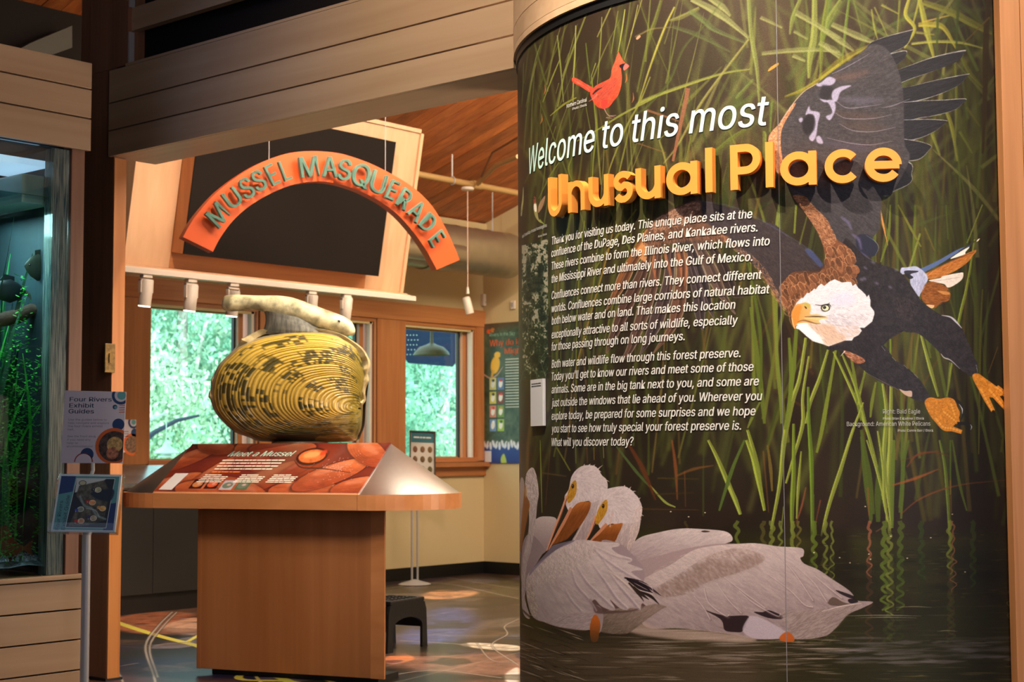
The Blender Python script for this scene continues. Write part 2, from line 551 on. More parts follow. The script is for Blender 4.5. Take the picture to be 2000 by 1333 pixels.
class Canvas:
    def __init__(s, x0, y0, x1, y1, S, bg=(0, 0, 0)):
        s.x0, s.y0, s.S = x0, y0, S
        s.w, s.h = int((x1 - x0) * S), int((y1 - y0) * S)
        s.im = np.empty((s.h, s.w, 3), np.float32)
        s.im[:] = np.array(bg, np.float32) / 255
    def tp(s, pts):
        return (np.asarray(pts, float) - (s.x0, s.y0)) * s.S
    def mask(s, pts, soft=0):
        """coverage of a polygon given in canvas pixels -> (x, y, mask) or None"""
        p = pts
        m = int(soft * 2.2) + 1
        bx0, by0 = max(0, int(p[:, 0].min()) - m), max(0, int(p[:, 1].min()) - m)
        bx1, by1 = min(s.w, int(p[:, 0].max()) + m + 2), min(s.h, int(p[:, 1].max()) + m + 2)
        if bx1 <= bx0 or by1 <= by0:
            return None
        W, Hh, ss = bx1 - bx0, by1 - by0, 3
        ys = by0 + (np.arange(Hh * ss) + .5) / ss
        a, b = p, np.roll(p, -1, 0)
        acc = np.zeros((Hh * ss, W + 2), np.float32)
        dy = b[:, 1] - a[:, 1]
        for i in range(len(p)):
            if dy[i] == 0:
                continue
            lo, hi = (a[i, 1], b[i, 1]) if dy[i] > 0 else (b[i, 1], a[i, 1])
            r0 = max(0, int(math.ceil((lo - by0) * ss - .5)))
            r1 = min(len(ys), int(math.ceil((hi - by0) * ss - .5)))
            if r1 <= r0:
                continue
            yy = ys[r0:r1]
            xx = a[i, 0] + (yy - a[i, 1]) * (b[i, 0] - a[i, 0]) / dy[i] - bx0
            xx = np.clip(xx, 0, W)
            xi = xx.astype(int)
            f = xx - xi
            sg = 1 if dy[i] > 0 else -1
            rr = np.arange(r0, r1)
            acc[rr, xi] += sg * (1 - f)
            acc[rr, xi + 1] += sg * f
        cov = np.clip(np.abs(np.cumsum(acc, 1)[:, :W]), 0, 1)
        cov = cov.reshape(Hh, ss, W).mean(1)
        if soft >= 1:
            cov = boxblur(boxblur(cov, soft), soft)
        return bx0, by0, cov
    def comp(s, mk, col, alpha=1.0, tex=None):
        if mk is None:
            return
        x, y, m = mk
        h, w = m.shape
        reg = s.im[y:y + h, x:x + w]
        a = (m * alpha)[..., None]
        c = np.asarray(col, np.float32)
        if c.ndim == 1:
            c = c / 255
        if tex is not None:
            c = c * tex[..., None]
        reg += (c - reg) * a
    def fill(s, pts, col, alpha=1.0, soft=0, smooth=True, grad=None, noise=0, ns=(6, 6)):
        """grad=(x0,y0,col0,x1,y1,col1) in photograph pixels"""
        p = sm(pts) if smooth else np.asarray(pts, float)
        mk = s.mask(s.tp(p), soft * s.S)
        if mk is None:
            return None
        x, y, m = mk
        h, w = m.shape
        if grad is not None:
            a, b = s.tp(grad[0:2]), s.tp(grad[3:5])
            d = b - a
            yy, xx = np.mgrid[y:y + h, x:x + w]
            t = np.clip(((xx - a[0]) * d[0] + (yy - a[1]) * d[1]) / (d @ d), 0, 1)[..., None]
            c = (np.array(grad[2]) * (1 - t) + np.array(grad[5]) * t) / 255
        else:
            c = np.broadcast_to(np.array(col, np.float32) / 255, (h, w, 3))
        if noise:
            n = vnoise(h, w, ns[0] * s.S, ns[1] * s.S, int(RNG.integers(1e6))) * .6 + vnoise(h, w, ns[0] * s.S * .35, ns[1] * s.S * .35, int(RNG.integers(1e6))) * .4
            c = c * (1 + (n[..., None] - .5) * 2 * noise)
        s.comp(mk, c, alpha)
        return mk
    def blade(s, pts, w0, w1, col, alpha=1.0, soft=0, wm=None, hi=None, smooth=True):
        """tapered stroke along pts; widths in photograph pixels"""
        p = sm(pts, False, 5) if smooth and len(pts) > 2 else np.asarray(pts, float)
        d = np.gradient(p, axis=0)
        L = np.hypot(d[:, 0], d[:, 1])[:, None] + 1e-9
        nrm = np.stack([-d[:, 1], d[:, 0]], 1) / L
        t = np.linspace(0, 1, len(p))
        w = w0 + (w1 - w0) * t if wm is None else np.interp(t, [0, .5, 1], [w0, wm, w1])
        w = w[:, None] / 2
        poly = np.vstack([p + nrm * w, (p - nrm * w)[::-1]])
        s.comp(s.mask(s.tp(poly), soft * s.S), col, alpha)
        if hi is not None:
            poly = np.vstack([p + nrm * w, (p + nrm * w * .2)[::-1]])
            s.comp(s.mask(s.tp(poly), soft * s.S), hi, alpha)
    def fur(s, pts, n, ang, L, cols, alpha=.8, jit=.25, wid=1, smooth=True, region=None, curve=0):
        """n short hair strokes inside a polygon. ang: radians or f(x,y)"""
        p = sm(pts) if smooth else np.asarray(pts, float)
        mk = s.mask(s.tp(p)) if region is None else region
        if mk is None:
            return
        x, y, m = mk
        h, w = m.shape
        N = int(n * 1.0)
        px = RNG.random(N * 3) * w
        py = RNG.random(N * 3) * h
        ok = m[py.astype(int), px.astype(int)] > .5
        px, py = px[ok][:N], py[ok][:N]
        N = len(px)
        if N == 0:
            return
        gx, gy = (px + x) / s.S + s.x0, (py + y) / s.S + s.y0
        a = ang(gx, gy) if callable(ang) else np.full(N, float(ang))
        a = a + RNG.normal(0, jit, N)
        LL = L * s.S * RNG.uniform(.5, 1.3, N)
        K = max(3, int(L * s.S * 1.1))
        cols = np.array(cols, float) / 255
        if cols.ndim == 1:
            cols = cols[None]
        ci = RNG.integers(0, len(cols), N)
        cc = cols[ci]
        A = np.zeros((h + 2, w + 2))
        C = np.zeros((h + 2, w + 2, 3))
        for k in range(K):
            t = k / (K - 1)
            ak = a + curve * (t - .5)
            qx = px + np.cos(ak) * LL * (t - .5)
            qy = py + np.sin(ak) * LL * (t - .5)
            wgt = math.sin(math.pi * (t * .85 + .1)) * LL / K
            ix, iy = np.floor(qx).astype(int), np.floor(qy).astype(int)
            fx, fy = qx - ix, qy - iy
            for ox, oy, ww in ((0, 0, (1 - fx) * (1 - fy)), (1, 0, fx * (1 - fy)), (0, 1, (1 - fx) * fy), (1, 1, fx * fy)):
                jx, jy = ix + ox, iy + oy
                g = (jx >= 0) & (jx < w) & (jy >= 0) & (jy < h)
                wt = (ww * wgt)[g]
                np.add.at(A, (jy[g], jx[g]), wt)
                for c in range(3):
                    np.add.at(C[..., c], (jy[g], jx[g]), wt * cc[g, c])
        A, C = A[:h, :w], C[:h, :w]
        if wid > 1:
            r = int(wid - 1)
            A = boxblur(A, r) * (1 + r)
            C = boxblur(C, r) * (1 + r)
        col = C / (A[..., None] + 1e-6)
        s.comp((x, y, m * (1 - np.exp(-A * 1.6))), col.astype(np.float32), alpha)
    def dot(s, c, rx, ry, col, alpha=1, soft=0, rot=0, **k):
        t = np.linspace(0, 2 * math.pi, 22, endpoint=False)
        q = np.stack([rx * np.cos(t), ry * np.sin(t)], 1)
        ca, sa = math.cos(rot), math.sin(rot)
        q = q @ np.array([[ca, sa], [-sa, ca]]) + c
        return s.fill(q, col, alpha, soft, smooth=False, **k)
    def scale(s, tip, ang, L, W, col, edge, alpha=.9, ew=.7):
        """one rounded contour feather, tip at tip, pointing along ang"""
        ca, sa = math.cos(ang), math.sin(ang)
        R = np.array([[ca, sa], [-sa, ca]])
        q = np.array([(-1, -.25), (-.7, -.45), (-.25, -.45), (-.02, -.18), (-.02, .18), (-.25, .45), (-.7, .45), (-1, .25)]) * (L, W)
        e = q * (1, 1)
        s.fill(e @ R + tip, edge, alpha)
        q = (q + (-ew, 0)) * (1, 1 - 2 * ew / W)
        s.fill(q @ R + tip, col, alpha, noise=.12, ns=(3, 3))
    def sample(s, px, py):
        """bilinear read at photograph pixels"""
        x = np.clip((px - s.x0) * s.S - .5, 0, s.w - 1.001)
        y = np.clip((py - s.y0) * s.S - .5, 0, s.h - 1.001)
        xi, yi = x.astype(int), y.astype(int)
        fx, fy = (x - xi)[..., None], (y - yi)[..., None]
        im = s.im
        return (im[yi, xi] * (1 - fx) + im[yi, xi + 1] * fx) * (1 - fy) + (im[yi + 1, xi] * (1 - fx) + im[yi + 1, xi + 1] * fx) * fy

def frame(ox, oy, k):
    return lambda *pts: [(ox + x / k, oy + y / k) for x, y in pts]
def paint_mural():
    pi = math.pi
    M = Canvas(985, -130, 2015, 1420, 1.55, (52, 40, 34))
    R = RNG
    # ---- dark water and shade behind the reeds
    n1 = vnoise(M.h, M.w, 160, 220, 1) * .6 + vnoise(M.h, M.w, 50, 90, 2) * .4
    n2 = vnoise(M.h, M.w, 300, 200, 3)
    brown, green, dark = np.array([66, 48, 38]) / 255, np.array([62, 62, 32]) / 255, np.array([38, 26, 18]) / 255
    M.im[:] = (brown * n1[..., None] + dark * (1 - n1[..., None])) * (1 - .45 * n2[..., None]) + green * .45 * n2[..., None]
    yy = (np.arange(M.h) / M.S + M.y0)[:, None]
    xx = (np.arange(M.w) / M.S + M.x0)[None, :]
    top = np.clip((520 - yy) / 500, 0, 1) * np.clip(1 - np.abs(xx - 1500) / 420, 0, 1)
    M.im += top[..., None] * np.array([30, 26, 20]) / 255
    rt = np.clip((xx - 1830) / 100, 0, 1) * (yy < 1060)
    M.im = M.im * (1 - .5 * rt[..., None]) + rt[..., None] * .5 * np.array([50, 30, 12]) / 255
    lt = np.clip((1060 - xx) / 50, 0, 1)
    M.im = M.im * (1 - .5 * lt[..., None]) + lt[..., None] * .5 * np.array([62, 60, 44]) / 255

    def reeds(n, x0, x1, y0, y1, lean, L, w, cols, alpha, soft):
        for i in range(n):
            bx, by = R.uniform(x0, x1), R.uniform(y0, y1)
            a = R.normal(lean[0], lean[1])
            l = L * R.uniform(.5, 1.2)
            tx, ty = bx + math.sin(a) * l, by - math.cos(a) * l
            mx, my = (bx + tx) / 2 + R.normal(0, l * .02), (by + ty) / 2
            c = np.array(cols[R.integers(len(cols))]) * R.uniform(.75, 1.15)
            M.blade([(bx, by), (mx, my), (tx, ty)], w * R.uniform(.6, 1.2), w * .15, c, alpha, soft, wm=w * R.uniform(.6, 1))
    G1 = [(84, 88, 34), (96, 100, 40), (70, 78, 36), (110, 112, 48)]
    G2 = [(120, 128, 44), (140, 146, 56), (104, 116, 38), (150, 150, 62)]
    OR = [(140, 84, 40), (120, 78, 36), (170, 110, 50)]
    # far, soft
    reeds(90, 1000, 1420, 500, 1010, (.05, .16), 420, 8, G1, .5, 3)
    reeds(120, 1400, 1990, 300, 1020, (.02, .2), 420, 14, G1, .45, 4)
    reeds(40, 1020, 1300, 100, 500, (.1, .25), 260, 6, G1, .5, 2)
    reeds(60, 1300, 1960, 20, 420, (.1, .6), 260, 13, [(104, 108, 52), (88, 98, 48), (122, 120, 66)], .5, 3)
    reeds(40, 1780, 1975, 300, 1030, (-.02, .1), 420, 8, [(90, 84, 24), (74, 76, 22), (108, 96, 30)], .7, 1.5)
    reeds(30, 1780, 1970, 60, 500, (.1, .5), 180, 9, [(96, 92, 30), (80, 84, 26)], .6, 1.5)
    reeds(16, 1020, 1960, 300, 1000, (0, .35), 140, 5, OR, .4, 1.5)
    reeds(70, 1320, 1975, 60, 520, (.0, .55), 200, 8, [(112, 116, 50), (92, 104, 44), (130, 128, 70), (80, 92, 40)], .6, 1.2)
    reeds(60, 1440, 1985, 500, 1030, (.0, .16), 380, 7, [(104, 118, 36), (84, 98, 30), (120, 128, 44), (110, 90, 36)], .7, .9)
    reeds(50, 1030, 1440, 480, 1010, (.06, .14), 400, 4.5, [(96, 106, 38), (112, 116, 44), (120, 96, 44), (80, 90, 34)], .65, .8)
    reeds(40, 1020, 1320, 60, 520, (.08, .2), 260, 3.5, [(104, 110, 48), (88, 96, 42), (124, 124, 60)], .65, .6)
    # broad pale leaves in the upper middle
    A = frame(1240, 0, 4.4425)
    B = frame(1600, 0, 4.4425)
    pale = (134, 136, 82)
    for p, w, c, al in [
        (A((490, -10), (650, 70), (800, 170), (990, 330)), 15, pale, .8), (A((640, -20), (760, 60), (830, 140)), 13, pale, .8),
        (A((560, 70), (400, 150), (300, 180)), 9, (124, 124, 62), .7), (A((470, 90), (600, 180), (700, 260), (960, 370)), 12, (98, 112, 60), .6),
        (A((330, 230), (560, 310), (830, 450)), 9, (90, 98, 54), .6), (A((985, -20), (1010, 300), (1060, 600), (1080, 900)), 9, (126, 134, 68), .8),
        (A((1440, -20), (1370, 160), (1345, 300)), 9, (118, 126, 60), .8), (A((1560, -20), (1555, 300), (1520, 500), (1510, 680)), 14, (132, 138, 66), .85),
        (A((1700, -20), (1660, 260), (1600, 400)), 8, (90, 110, 50), .8), (A((1090, 150), (1280, 240)), 11, pale, .7), (A((1400, 110), (1777, 330)), 17, pale, .7),
        (A((1380, 270), (1500, 340)), 9, pale, .7), (A((1100, 465), (1330, 440), (1560, 430), (1777, 450)), 10, pale, .7), (A((1370, 480), (1480, 530)), 12, pale, .8),
        (A((1640, 390), (1777, 500)), 15, pale, .75), (A((1777, 560), (1500, 760), (1300, 840)), 8, (140, 130, 40), .7), (A((0, 940), (60, 880), (350, 770), (750, 640), (1000, 600)), 6, (134, 138, 60), .95),
        (A((990, 340), (760, 640), (560, 920), (380, 1250), (250, 1420)), 5, (138, 134, 70), .9), (A((345, 60), (260, 240), (140, 560), (30, 900)), 4, (160, 156, 66), .95),
        (A((230, 0), (180, 170), (120, 350), (20, 800)), 8, (104, 110, 44), .7), (A((960, 1120), (800, 1230), (600, 1400)), 8, (96, 108, 40), .7),
        (A((0, 1000), (130, 900), (300, 700), (420, 420), (600, 220), (760, 0)), 5, (84, 96, 42), .55),
        (A((1030, 690), (900, 830), (880, 860)), 7, (110, 124, 56), .6), (A((1170, 1150), (1185, 900), (1200, 880)), 5, (100, 120, 50), .8), (A((1120, 1400), (1125, 1180), (1110, 1140)), 8, (110, 124, 50), .8),
        (A((0, 320), (60, 290), (150, 250), (330, 235)), 3, (130, 120, 66), .7), (A((210, 1210), (250, 1333), (290, 1500)), 3, (140, 140, 66), .8),
        (B((70, 0), (30, 300), (10, 700)), 10, (110, 120, 44), .8), (B((190, 0), (90, 160), (60, 260)), 12, (120, 130, 60), .7), (B((260, -10), (230, 240), (200, 540)), 6, (100, 120, 44), .9),
        (B((300, 0), (370, 280)), 5, (100, 112, 50), .7), (B((455, 80), (480, 240), (510, 350)), 4, (136, 138, 56), .8), (B((480, 60), (600, 330)), 4, (130, 130, 56), .8),
        (B((0, 230), (180, 350), (300, 440)), 13, pale, .7), (B((110, 210), (330, 310), (500, 380)), 14, pale, .7), (B((0, 370), (120, 430), (200, 480)), 13, pale, .6),
        (B((0, 680), (200, 520), (420, 400)), 14, (150, 140, 40), .5), (B((700, 0), (680, 280)), 6, (120, 124, 40), .8), (B((540, 40), (690, 120)), 7, (140, 138, 60), .7),
        (B((870, -20), (930, 250), (1000, 520)), 12, (140, 138, 48), .95), (B((780, -10), (750, 130), (830, 250), (740, 420)), 8, (150, 146, 52), .95), (B((870, 0), (810, 230)), 7, (140, 138, 50), .9),
        (B((900, 190), (1180, 120)), 5, (170, 144, 56), .9), (B((860, 215), (960, 210), (1080, 240), (1190, 420)), 12, (150, 140, 44), .9), (B((900, 20), (1130, 100), (1400, 240), (1500, 290)), 15, (112, 110, 36), .85),
        (B((800, 380), (1000, 360), (1230, 370), (1430, 420)), 6, (150, 150, 66), .85), (B((1030, 140), (1020, 500)), 7, (70, 82, 26), .9), (B((1210, -10), (1190, 430)), 8, (64, 76, 26), .9),
        (B((1470, -10), (1450, 300), (1440, 800), (1420, 1333)), 12, (62, 44, 18), .9), (B((1480, 150), (1250, 380)), 5, (110, 88, 40), .8), (B((1230, 480), (1300, 620), (1420, 760)), 9, (100, 100, 30), .8),
        (B((1100, 960), (1150, 1100), (1200, 1400)), 8, (130, 128, 44), .9), (B((1180, 540), (1190, 800), (1180, 1400)), 5, (110, 112, 40), .8), (B((980, 1160), (1050, 1350)), 10, (120, 124, 44), .8),
        (B((1220, 1140), (1330, 1330)), 8, (104, 108, 34), .8), (B((1280, 930), (1400, 1100)), 8, (96, 92, 28), .8), (B((840, 280), (1000, 300)), 7, (130, 128, 54), .8)]:
        M.blade(p, w * .7, w * .35, c, al * .9, 1.1, wm=w, hi=tuple(min(255, int(v * 1.12)) for v in c))
    M.blade(A((460, 765), (440, 880), (385, 1130), (330, 1400)), 9, 5, (146, 96, 66), .95, .6, wm=8)
    M.blade(A((100, 955), (380, 1050)), 5, 3, (140, 96, 66), .8, .6)
    M.fill(A((1170, 590), (1240, 545), (1240, 570), (1160, 620)), (200, 150, 60), .9, .5)
    M.fill(A((10, 330), (40, 305), (50, 320), (20, 345)), (220, 160, 130), .8, .5)
    # left side vertical stems
    K = frame(1000, 0, 6.664)
    for p, w, c in [
        (K((830, 330), (820, 700), (800, 1000), (795, 1333)), 3.2, (140, 142, 66)), (K((590, 460), (615, 700), (640, 950), (670, 1333)), 3.2, (120, 128, 60)),
        (K((620, 780), (520, 1020), (400, 1333)), 2.8, (124, 128, 50)), (K((370, 580), (300, 800), (220, 1200), (180, 1400)), 2, (118, 122, 62)), (K((1470, 120), (1430, 400), (1380, 680)), 3, (148, 150, 70)),
        (K((1380, 140), (1330, 450), (1290, 700)), 2.4, (110, 116, 52)), (K((1640, 60), (1560, 420), (1460, 780)), 2.4, (140, 138, 64)), (K((1170, 220), (1150, 600), (1110, 1100)), 2.4, (124, 126, 56)),
        (K((960, 560), (990, 850), (1020, 1100)), 3, (90, 100, 40)), (K((1090, 820), (1030, 1000)), 3, (130, 130, 60)), (K((320, 800), (260, 1050), (210, 1333)), 2.2, (120, 120, 60)), (K((150, 820), (140, 1200), (120, 1400)), 1.8, (104, 106, 56)),
        (K((740, 690), (690, 820)), 2.4, (92, 96, 46)), (K((0, 1700), (240, 900)), 1.5, (80, 84, 44)), (K((610, 1080), (570, 1220)), 2, (100, 104, 50))]:
        M.blade(p, w * .7, w * .5, c, .9, .3, wm=w)
    H = frame(1000, 150, 4.443)
    for p, w, c in [
        (H((690, 0), (720, 300), (730, 480), (700, 800), (690, 1300)), 4, (118, 126, 44)), (H((640, 250), (690, 560), (680, 900)), 2.5, (96, 104, 40)), (H((1333, 130), (1200, 200), (950, 330), (760, 450), (560, 560)), 4, (136, 140, 60)),
        (H((560, 180), (450, 240), (330, 340)), 4, (128, 128, 46)), (H((1200, 0), (1110, 220), (1000, 420), (860, 760), (800, 1000)), 4, (130, 130, 56)), (H((1030, 400), (960, 700), (890, 1000)), 3.5, (120, 122, 50)),
        (H((540, 0), (520, 200)), 2.4, (130, 130, 56)), (H((410, 740), (330, 860), (230, 1060)), 3, (108, 114, 42)), (H((520, 700), (490, 800), (520, 900)), 3, (110, 116, 46)), (H((800, 560), (790, 800), (750, 1300)), 2.4, (110, 110, 44)),
        (H((180, 0), (130, 300), (100, 700)), 2, (100, 106, 56)), (H((250, 200), (240, 600)), 2, (96, 98, 48)), (H((380, 430), (340, 560)), 3, (100, 104, 40)), (H((1080, 1150), (900, 1400), (700, 1700)), 4, (124, 120, 44)),
        (H((1330, 500), (1280, 560), (1330, 700)), 2.4, (120, 124, 50)), (H((630, 1250), (590, 1600), (560, 2200), (555, 3000)), 3, (120, 128, 44)), (H((760, 1250), (720, 1700), (640, 2300)), 3, (110, 118, 44)),
        (H((900, 1180), (840, 1500), (700, 2000), (540, 2600), (490, 3100)), 3.4, (150, 120, 50)), (H((480, 1350), (430, 2000), (420, 3000)), 2.4, (96, 106, 44)), (H((250, 1400), (330, 2000), (440, 2700)), 2, (90, 96, 40)),
        (H((1240, 1240), (1100, 1400), (900, 1900), (800, 2300)), 3.4, (122, 120, 44)), (H((200, 1500), (180, 2400), (160, 3200)), 1.8, (100, 104, 46))]:
        M.blade(p, w * .6, w * .4, c, .85, .4, wm=w)
    M.blade(H((1040, 560), (1333, 660)), 3, 2, (150, 100, 60), .5, .6)
    for x, y in H((285, 120), (255, 375), (1050, 190), (990, 20)):
        M.blade([(x, y - 12), (x + 1, y), (x - 2, y + 8)], .6, .6, (190, 110, 60), .8, .2, wm=2.6)
    # middle and right stems
    T = frame(1460, 660, 3.333)
    E_ = frame(1480, 400, 2.665)
    P = frame(1000, 860, 2.818)
    Q = frame(1480, 860, 2.817)
    gy = (130, 138, 54)
    for p, w, c, h in [
        (T((20, -200), (60, 100), (90, 350), (110, 560)), 11, (104, 116, 38), 0), (T((190, -400), (190, 100), (215, 400), (220, 560)), 8, (120, 132, 48), 0), (T((330, -300), (300, 200), (250, 560)), 9, (110, 124, 40), 0),
        (T((380, 0), (340, 260), (290, 420), (240, 660), (210, 950), (155, 1250)), 11, gy, 1), (T((270, 0), (285, 300), (245, 600)), 10, (112, 128, 40), 0), (T((400, 120), (360, 380), (360, 560), (300, 780), (250, 950)), 8, gy, 1),
        (T((530, 60), (470, 260), (410, 420), (380, 560)), 8, gy, 1), (T((575, 80), (520, 400), (480, 620), (450, 750)), 9, (126, 138, 44), 0), (T((560, 90), (640, 260), (720, 440), (790, 640), (850, 880), (900, 1140)), 7, (130, 140, 48), 1),
        (T((670, 100), (700, 280), (720, 440), (740, 540)), 8, (116, 128, 40), 0), (T((765, 210), (720, 440)), 6, gy, 1), (T((750, 440), (680, 620), (600, 880), (530, 1100), (490, 1270)), 8, gy, 1),
        (T((395, 320), (400, 560), (415, 800), (420, 1060), (420, 1400)), 9, (98, 120, 34), 1), (T((350, 740), (330, 980), (320, 1180)), 6, gy, 1), (T((300, 560), (300, 880), (290, 1100), (290, 1300)), 10, (110, 126, 38), 1),
        (T((835, 290), (810, 420), (800, 520)), 7, (120, 130, 40), 0), (T((860, 280), (890, 700), (850, 1000), (850, 1200)), 16, (84, 98, 28), 0), (T((935, 300), (930, 700), (920, 950), (940, 1240)), 12, gy, 1),
        (T((880, 300), (905, 500), (890, 800), (940, 1240)), 9, gy, 1), (T((740, 600), (770, 780), (800, 950), (820, 1150)), 11, (86, 100, 26), 0), (T((0, 600), (50, 780), (80, 960), (110, 1120)), 11, (128, 136, 50), 1),
        (T((430, 1020), (430, 1400)), 5, (90, 110, 34), 0), (T((235, 1100), (215, 1300)), 4, gy, 0), (T((80, 420), (30, 520), (0, 590)), 6, (120, 130, 50), 0), (T((130, 700), (150, 850), (160, 1000)), 7, (120, 100, 40), 0),
        (T((1, -500), (80, -60), (90, 330)), 7, (90, 104, 32), 0), (T((1000, 300), (1010, 900), (1000, 1180)), 8, (96, 112, 34), 0),
        (E_((820, 0), (815, 300), (850, 560), (900, 800)), 8, (100, 110, 30), 0), (E_((845, 150), (790, 330)), 8, gy, 0), (E_((730, 0), (800, 130), (850, 220)), 5, (120, 120, 40), 0), (E_((870, 120), (920, 240)), 6, (110, 100, 36), 0),
        (E_((1170, 0), (1090, 200)), 5, gy, 1), (E_((1130, 180), (1090, 420), (1040, 640), (985, 1000)), 6, (140, 150, 50), 1), (E_((1170, 440), (1160, 640), (1155, 900), (1150, 1300)), 5, (110, 110, 34), 0), (E_((1100, 380), (1150, 640)), 5, (96, 100, 30), 0),
        (E_((980, 0), (990, 180)), 5, (90, 100, 26), 0), (E_((1280, 100), (1285, 400), (1300, 900)), 5, (104, 96, 24), 0), (E_((1250, 740), (1200, 880)), 4, (130, 100, 34), 0), (E_((690, 700), (690, 900)), 7, (120, 140, 40), 0),
        (E_((690, 0), (680, 160), (640, 300)), 6, (110, 120, 34), 0), (E_((200, 0), (190, 150)), 8, (118, 128, 44), 0), (E_((110, 0), (100, 120), (95, 400)), 7, (126, 136, 52), 0), (E_((850, 680), (900, 860), (940, 1000)), 8, gy, 1),
        (E_((560, 870), (520, 1000)), 8, (112, 124, 40), 0), (E_((1000, 820), (985, 1000)), 5, gy, 0), (E_((440, 780), (520, 980), (600, 1300)), 7, (120, 130, 44), 1), (E_((550, 1030), (440, 1333)), 6, gy, 1),
        (Q((510, 0), (440, 200), (380, 400), (350, 530)), 7, gy, 1), (Q((570, -20), (590, 200), (620, 400), (620, 460)), 10, (88, 104, 30), 0), (Q((600, 0), (650, 150), (700, 340), (710, 450)), 6, gy, 1),
        (Q((660, -50), (690, 150), (700, 350), (730, 490)), 7, gy, 1), (Q((750, 0), (740, 220), (740, 480)), 10, (104, 122, 36), 0), (Q((830, 0), (800, 150), (780, 400)), 7, (90, 108, 32), 0), (Q((1000, 0), (1030, 150), (1050, 400), (1060, 700)), 7, (104, 118, 40), 1),
        (Q((1070, 0), (1110, 240), (1150, 390)), 6, (100, 112, 34), 0), (Q((1060, 0), (1060, 300)), 6, (96, 116, 36), 0), (Q((1340, 0), (1380, 250), (1395, 500)), 5, (90, 90, 22), 0), (Q((1370, 0), (1400, 500)), 4, (100, 96, 24), 0),
        (Q((0, 150), (20, 330)), 6, (110, 110, 36), 0), (P((1080, 0), (1130, 100), (1190, 240), (1230, 340), (1255, 410)), 10, gy, 1), (P((1290, 0), (1330, 110), (1360, 240), (1390, 390)), 11, (130, 140, 50), 1),
        (P((1280, 0), (1220, 140), (1180, 260), (1140, 390)), 8, (92, 112, 44), 0), (P((1200, 250), (1230, 330), (1260, 410)), 9, gy, 1), (P((760, 250), (840, 340), (900, 370)), 5, (150, 156, 70), 0), (P((570, 30), (680, 170), (760, 260)), 6, (84, 100, 50), 0),
        (P((155, 0), (160, 200), (165, 400)), 2.6, gy, 0), (P((245, 40), (320, 170)), 6, (110, 110, 36), 0), (P((500, 0), (505, 100)), 3, gy, 0), (P((450, 0), (452, 110)), 3, (130, 110, 40), 0), (P((350, 0), (352, 130)), 2.5, (120, 130, 44), 0)]:
        M.blade(p, w * .5, w * .5, c, .93, .5, wm=w, hi=tuple(min(255, int(v * 1.28)) for v in c) if h else None)
    for p, w, c in [
        (P((880, 0), (900, 150), (910, 330)), 7, (150, 84, 40)), (P((640, 20), (720, 160), (790, 330)), 10, (116, 60, 30)), (P((410, 0), (415, 130)), 3, (170, 90, 40)), (P((210, 50), (185, 360)), 2, (150, 100, 50)),
        (P((900, 200), (1000, 160), (1110, 140)), 6, (130, 84, 40)), (P((950, 170), (955, 370)), 4, (140, 84, 44)), (P((160, 180), (300, 200)), 6, (110, 84, 40)), (Q((740, 250), (870, 210), (995, 160)), 6, (170, 90, 40)),
        (Q((785, 410), (900, 320), (1100, 250), (1370, 220)), 3.4, (150, 80, 40)), (Q((605, 260), (612, 420)), 5, (170, 84, 44)), (Q((265, 260), (240, 370), (210, 460)), 4, (170, 96, 60)), (Q((345, 330), (320, 450)), 4, (190, 96, 56)),
        (Q((1060, 220), (1065, 400)), 4, (180, 100, 50)), (Q((650, 505), (700, 475)), 4, (200, 120, 80)), (Q((30, 60), (60, 400)), 5, (140, 90, 40)), (Q((820, 150), (880, 80), (1000, 60)), 4, (140, 70, 30)), (E_((1000, 1310), (900, 1290), (750, 1333)), 3, (120, 66, 30)),
        (P((700, 380), (1030, 385)), 4, (110, 74, 34)), (P((800, 210), (1030, 215)), 5, (96, 76, 34)), (P((780, 300), (1000, 290)), 5, (84, 66, 30)), (E_((1000, 0), (870, 0)), 1, (60, 40, 20))]:
        M.blade(p, w * .5, w * .3, c, .75, .7, wm=w)
    M.blade(frame(1500, 360, 6.665)((1455, 290), (1500, 530), (1560, 800)), 2, .6, (210, 140, 70), .9, .3, wm=4)
    # ---- water
    wl = 1022
    ref = np.array([40, 34, 16]) / 255
    wm_ = np.clip((yy - wl) / 40, 0, 1) * .9
    wc = np.array([44, 36, 18]) / 255 * (1 + .5 * (vnoise(M.h, M.w, 120, 20, 9)[..., None] - .5))
    wc = wc + np.array([20, 26, 4]) / 255 * np.clip(vnoise(M.h, M.w, 90, 130, 10) * 2 - .8, 0, 1)[..., None]
    low = np.clip((yy - 1215) / 60, 0, 1) * np.clip((1660 - xx) / 200, 0, 1)
    wc = wc * (1 - low[..., None]) + low[..., None] * np.array([92, 76, 56]) / 255
    lowr = np.clip((yy - 1180) / 60, 0, 1) * (1 - np.clip((1660 - xx) / 200, 0, 1))
    wc = wc * (1 - lowr[..., None]) + lowr[..., None] * np.array([58, 54, 26]) / 255
    M.im = (M.im * (1 - wm_[..., None]) + wc * wm_[..., None]).astype(np.float32)
    def wig(x, y0, y1, w, c, al):
        t = np.arange(y0, y1, 5.0)
        ph = R.uniform(0, 6)
        px = x + np.sin(t * .28 + ph) * (1.5 + (t - y0) * .035) + R.normal(0, 1, len(t))
        M.blade(list(zip(px, t)), w, w * .4, c, al, .5)
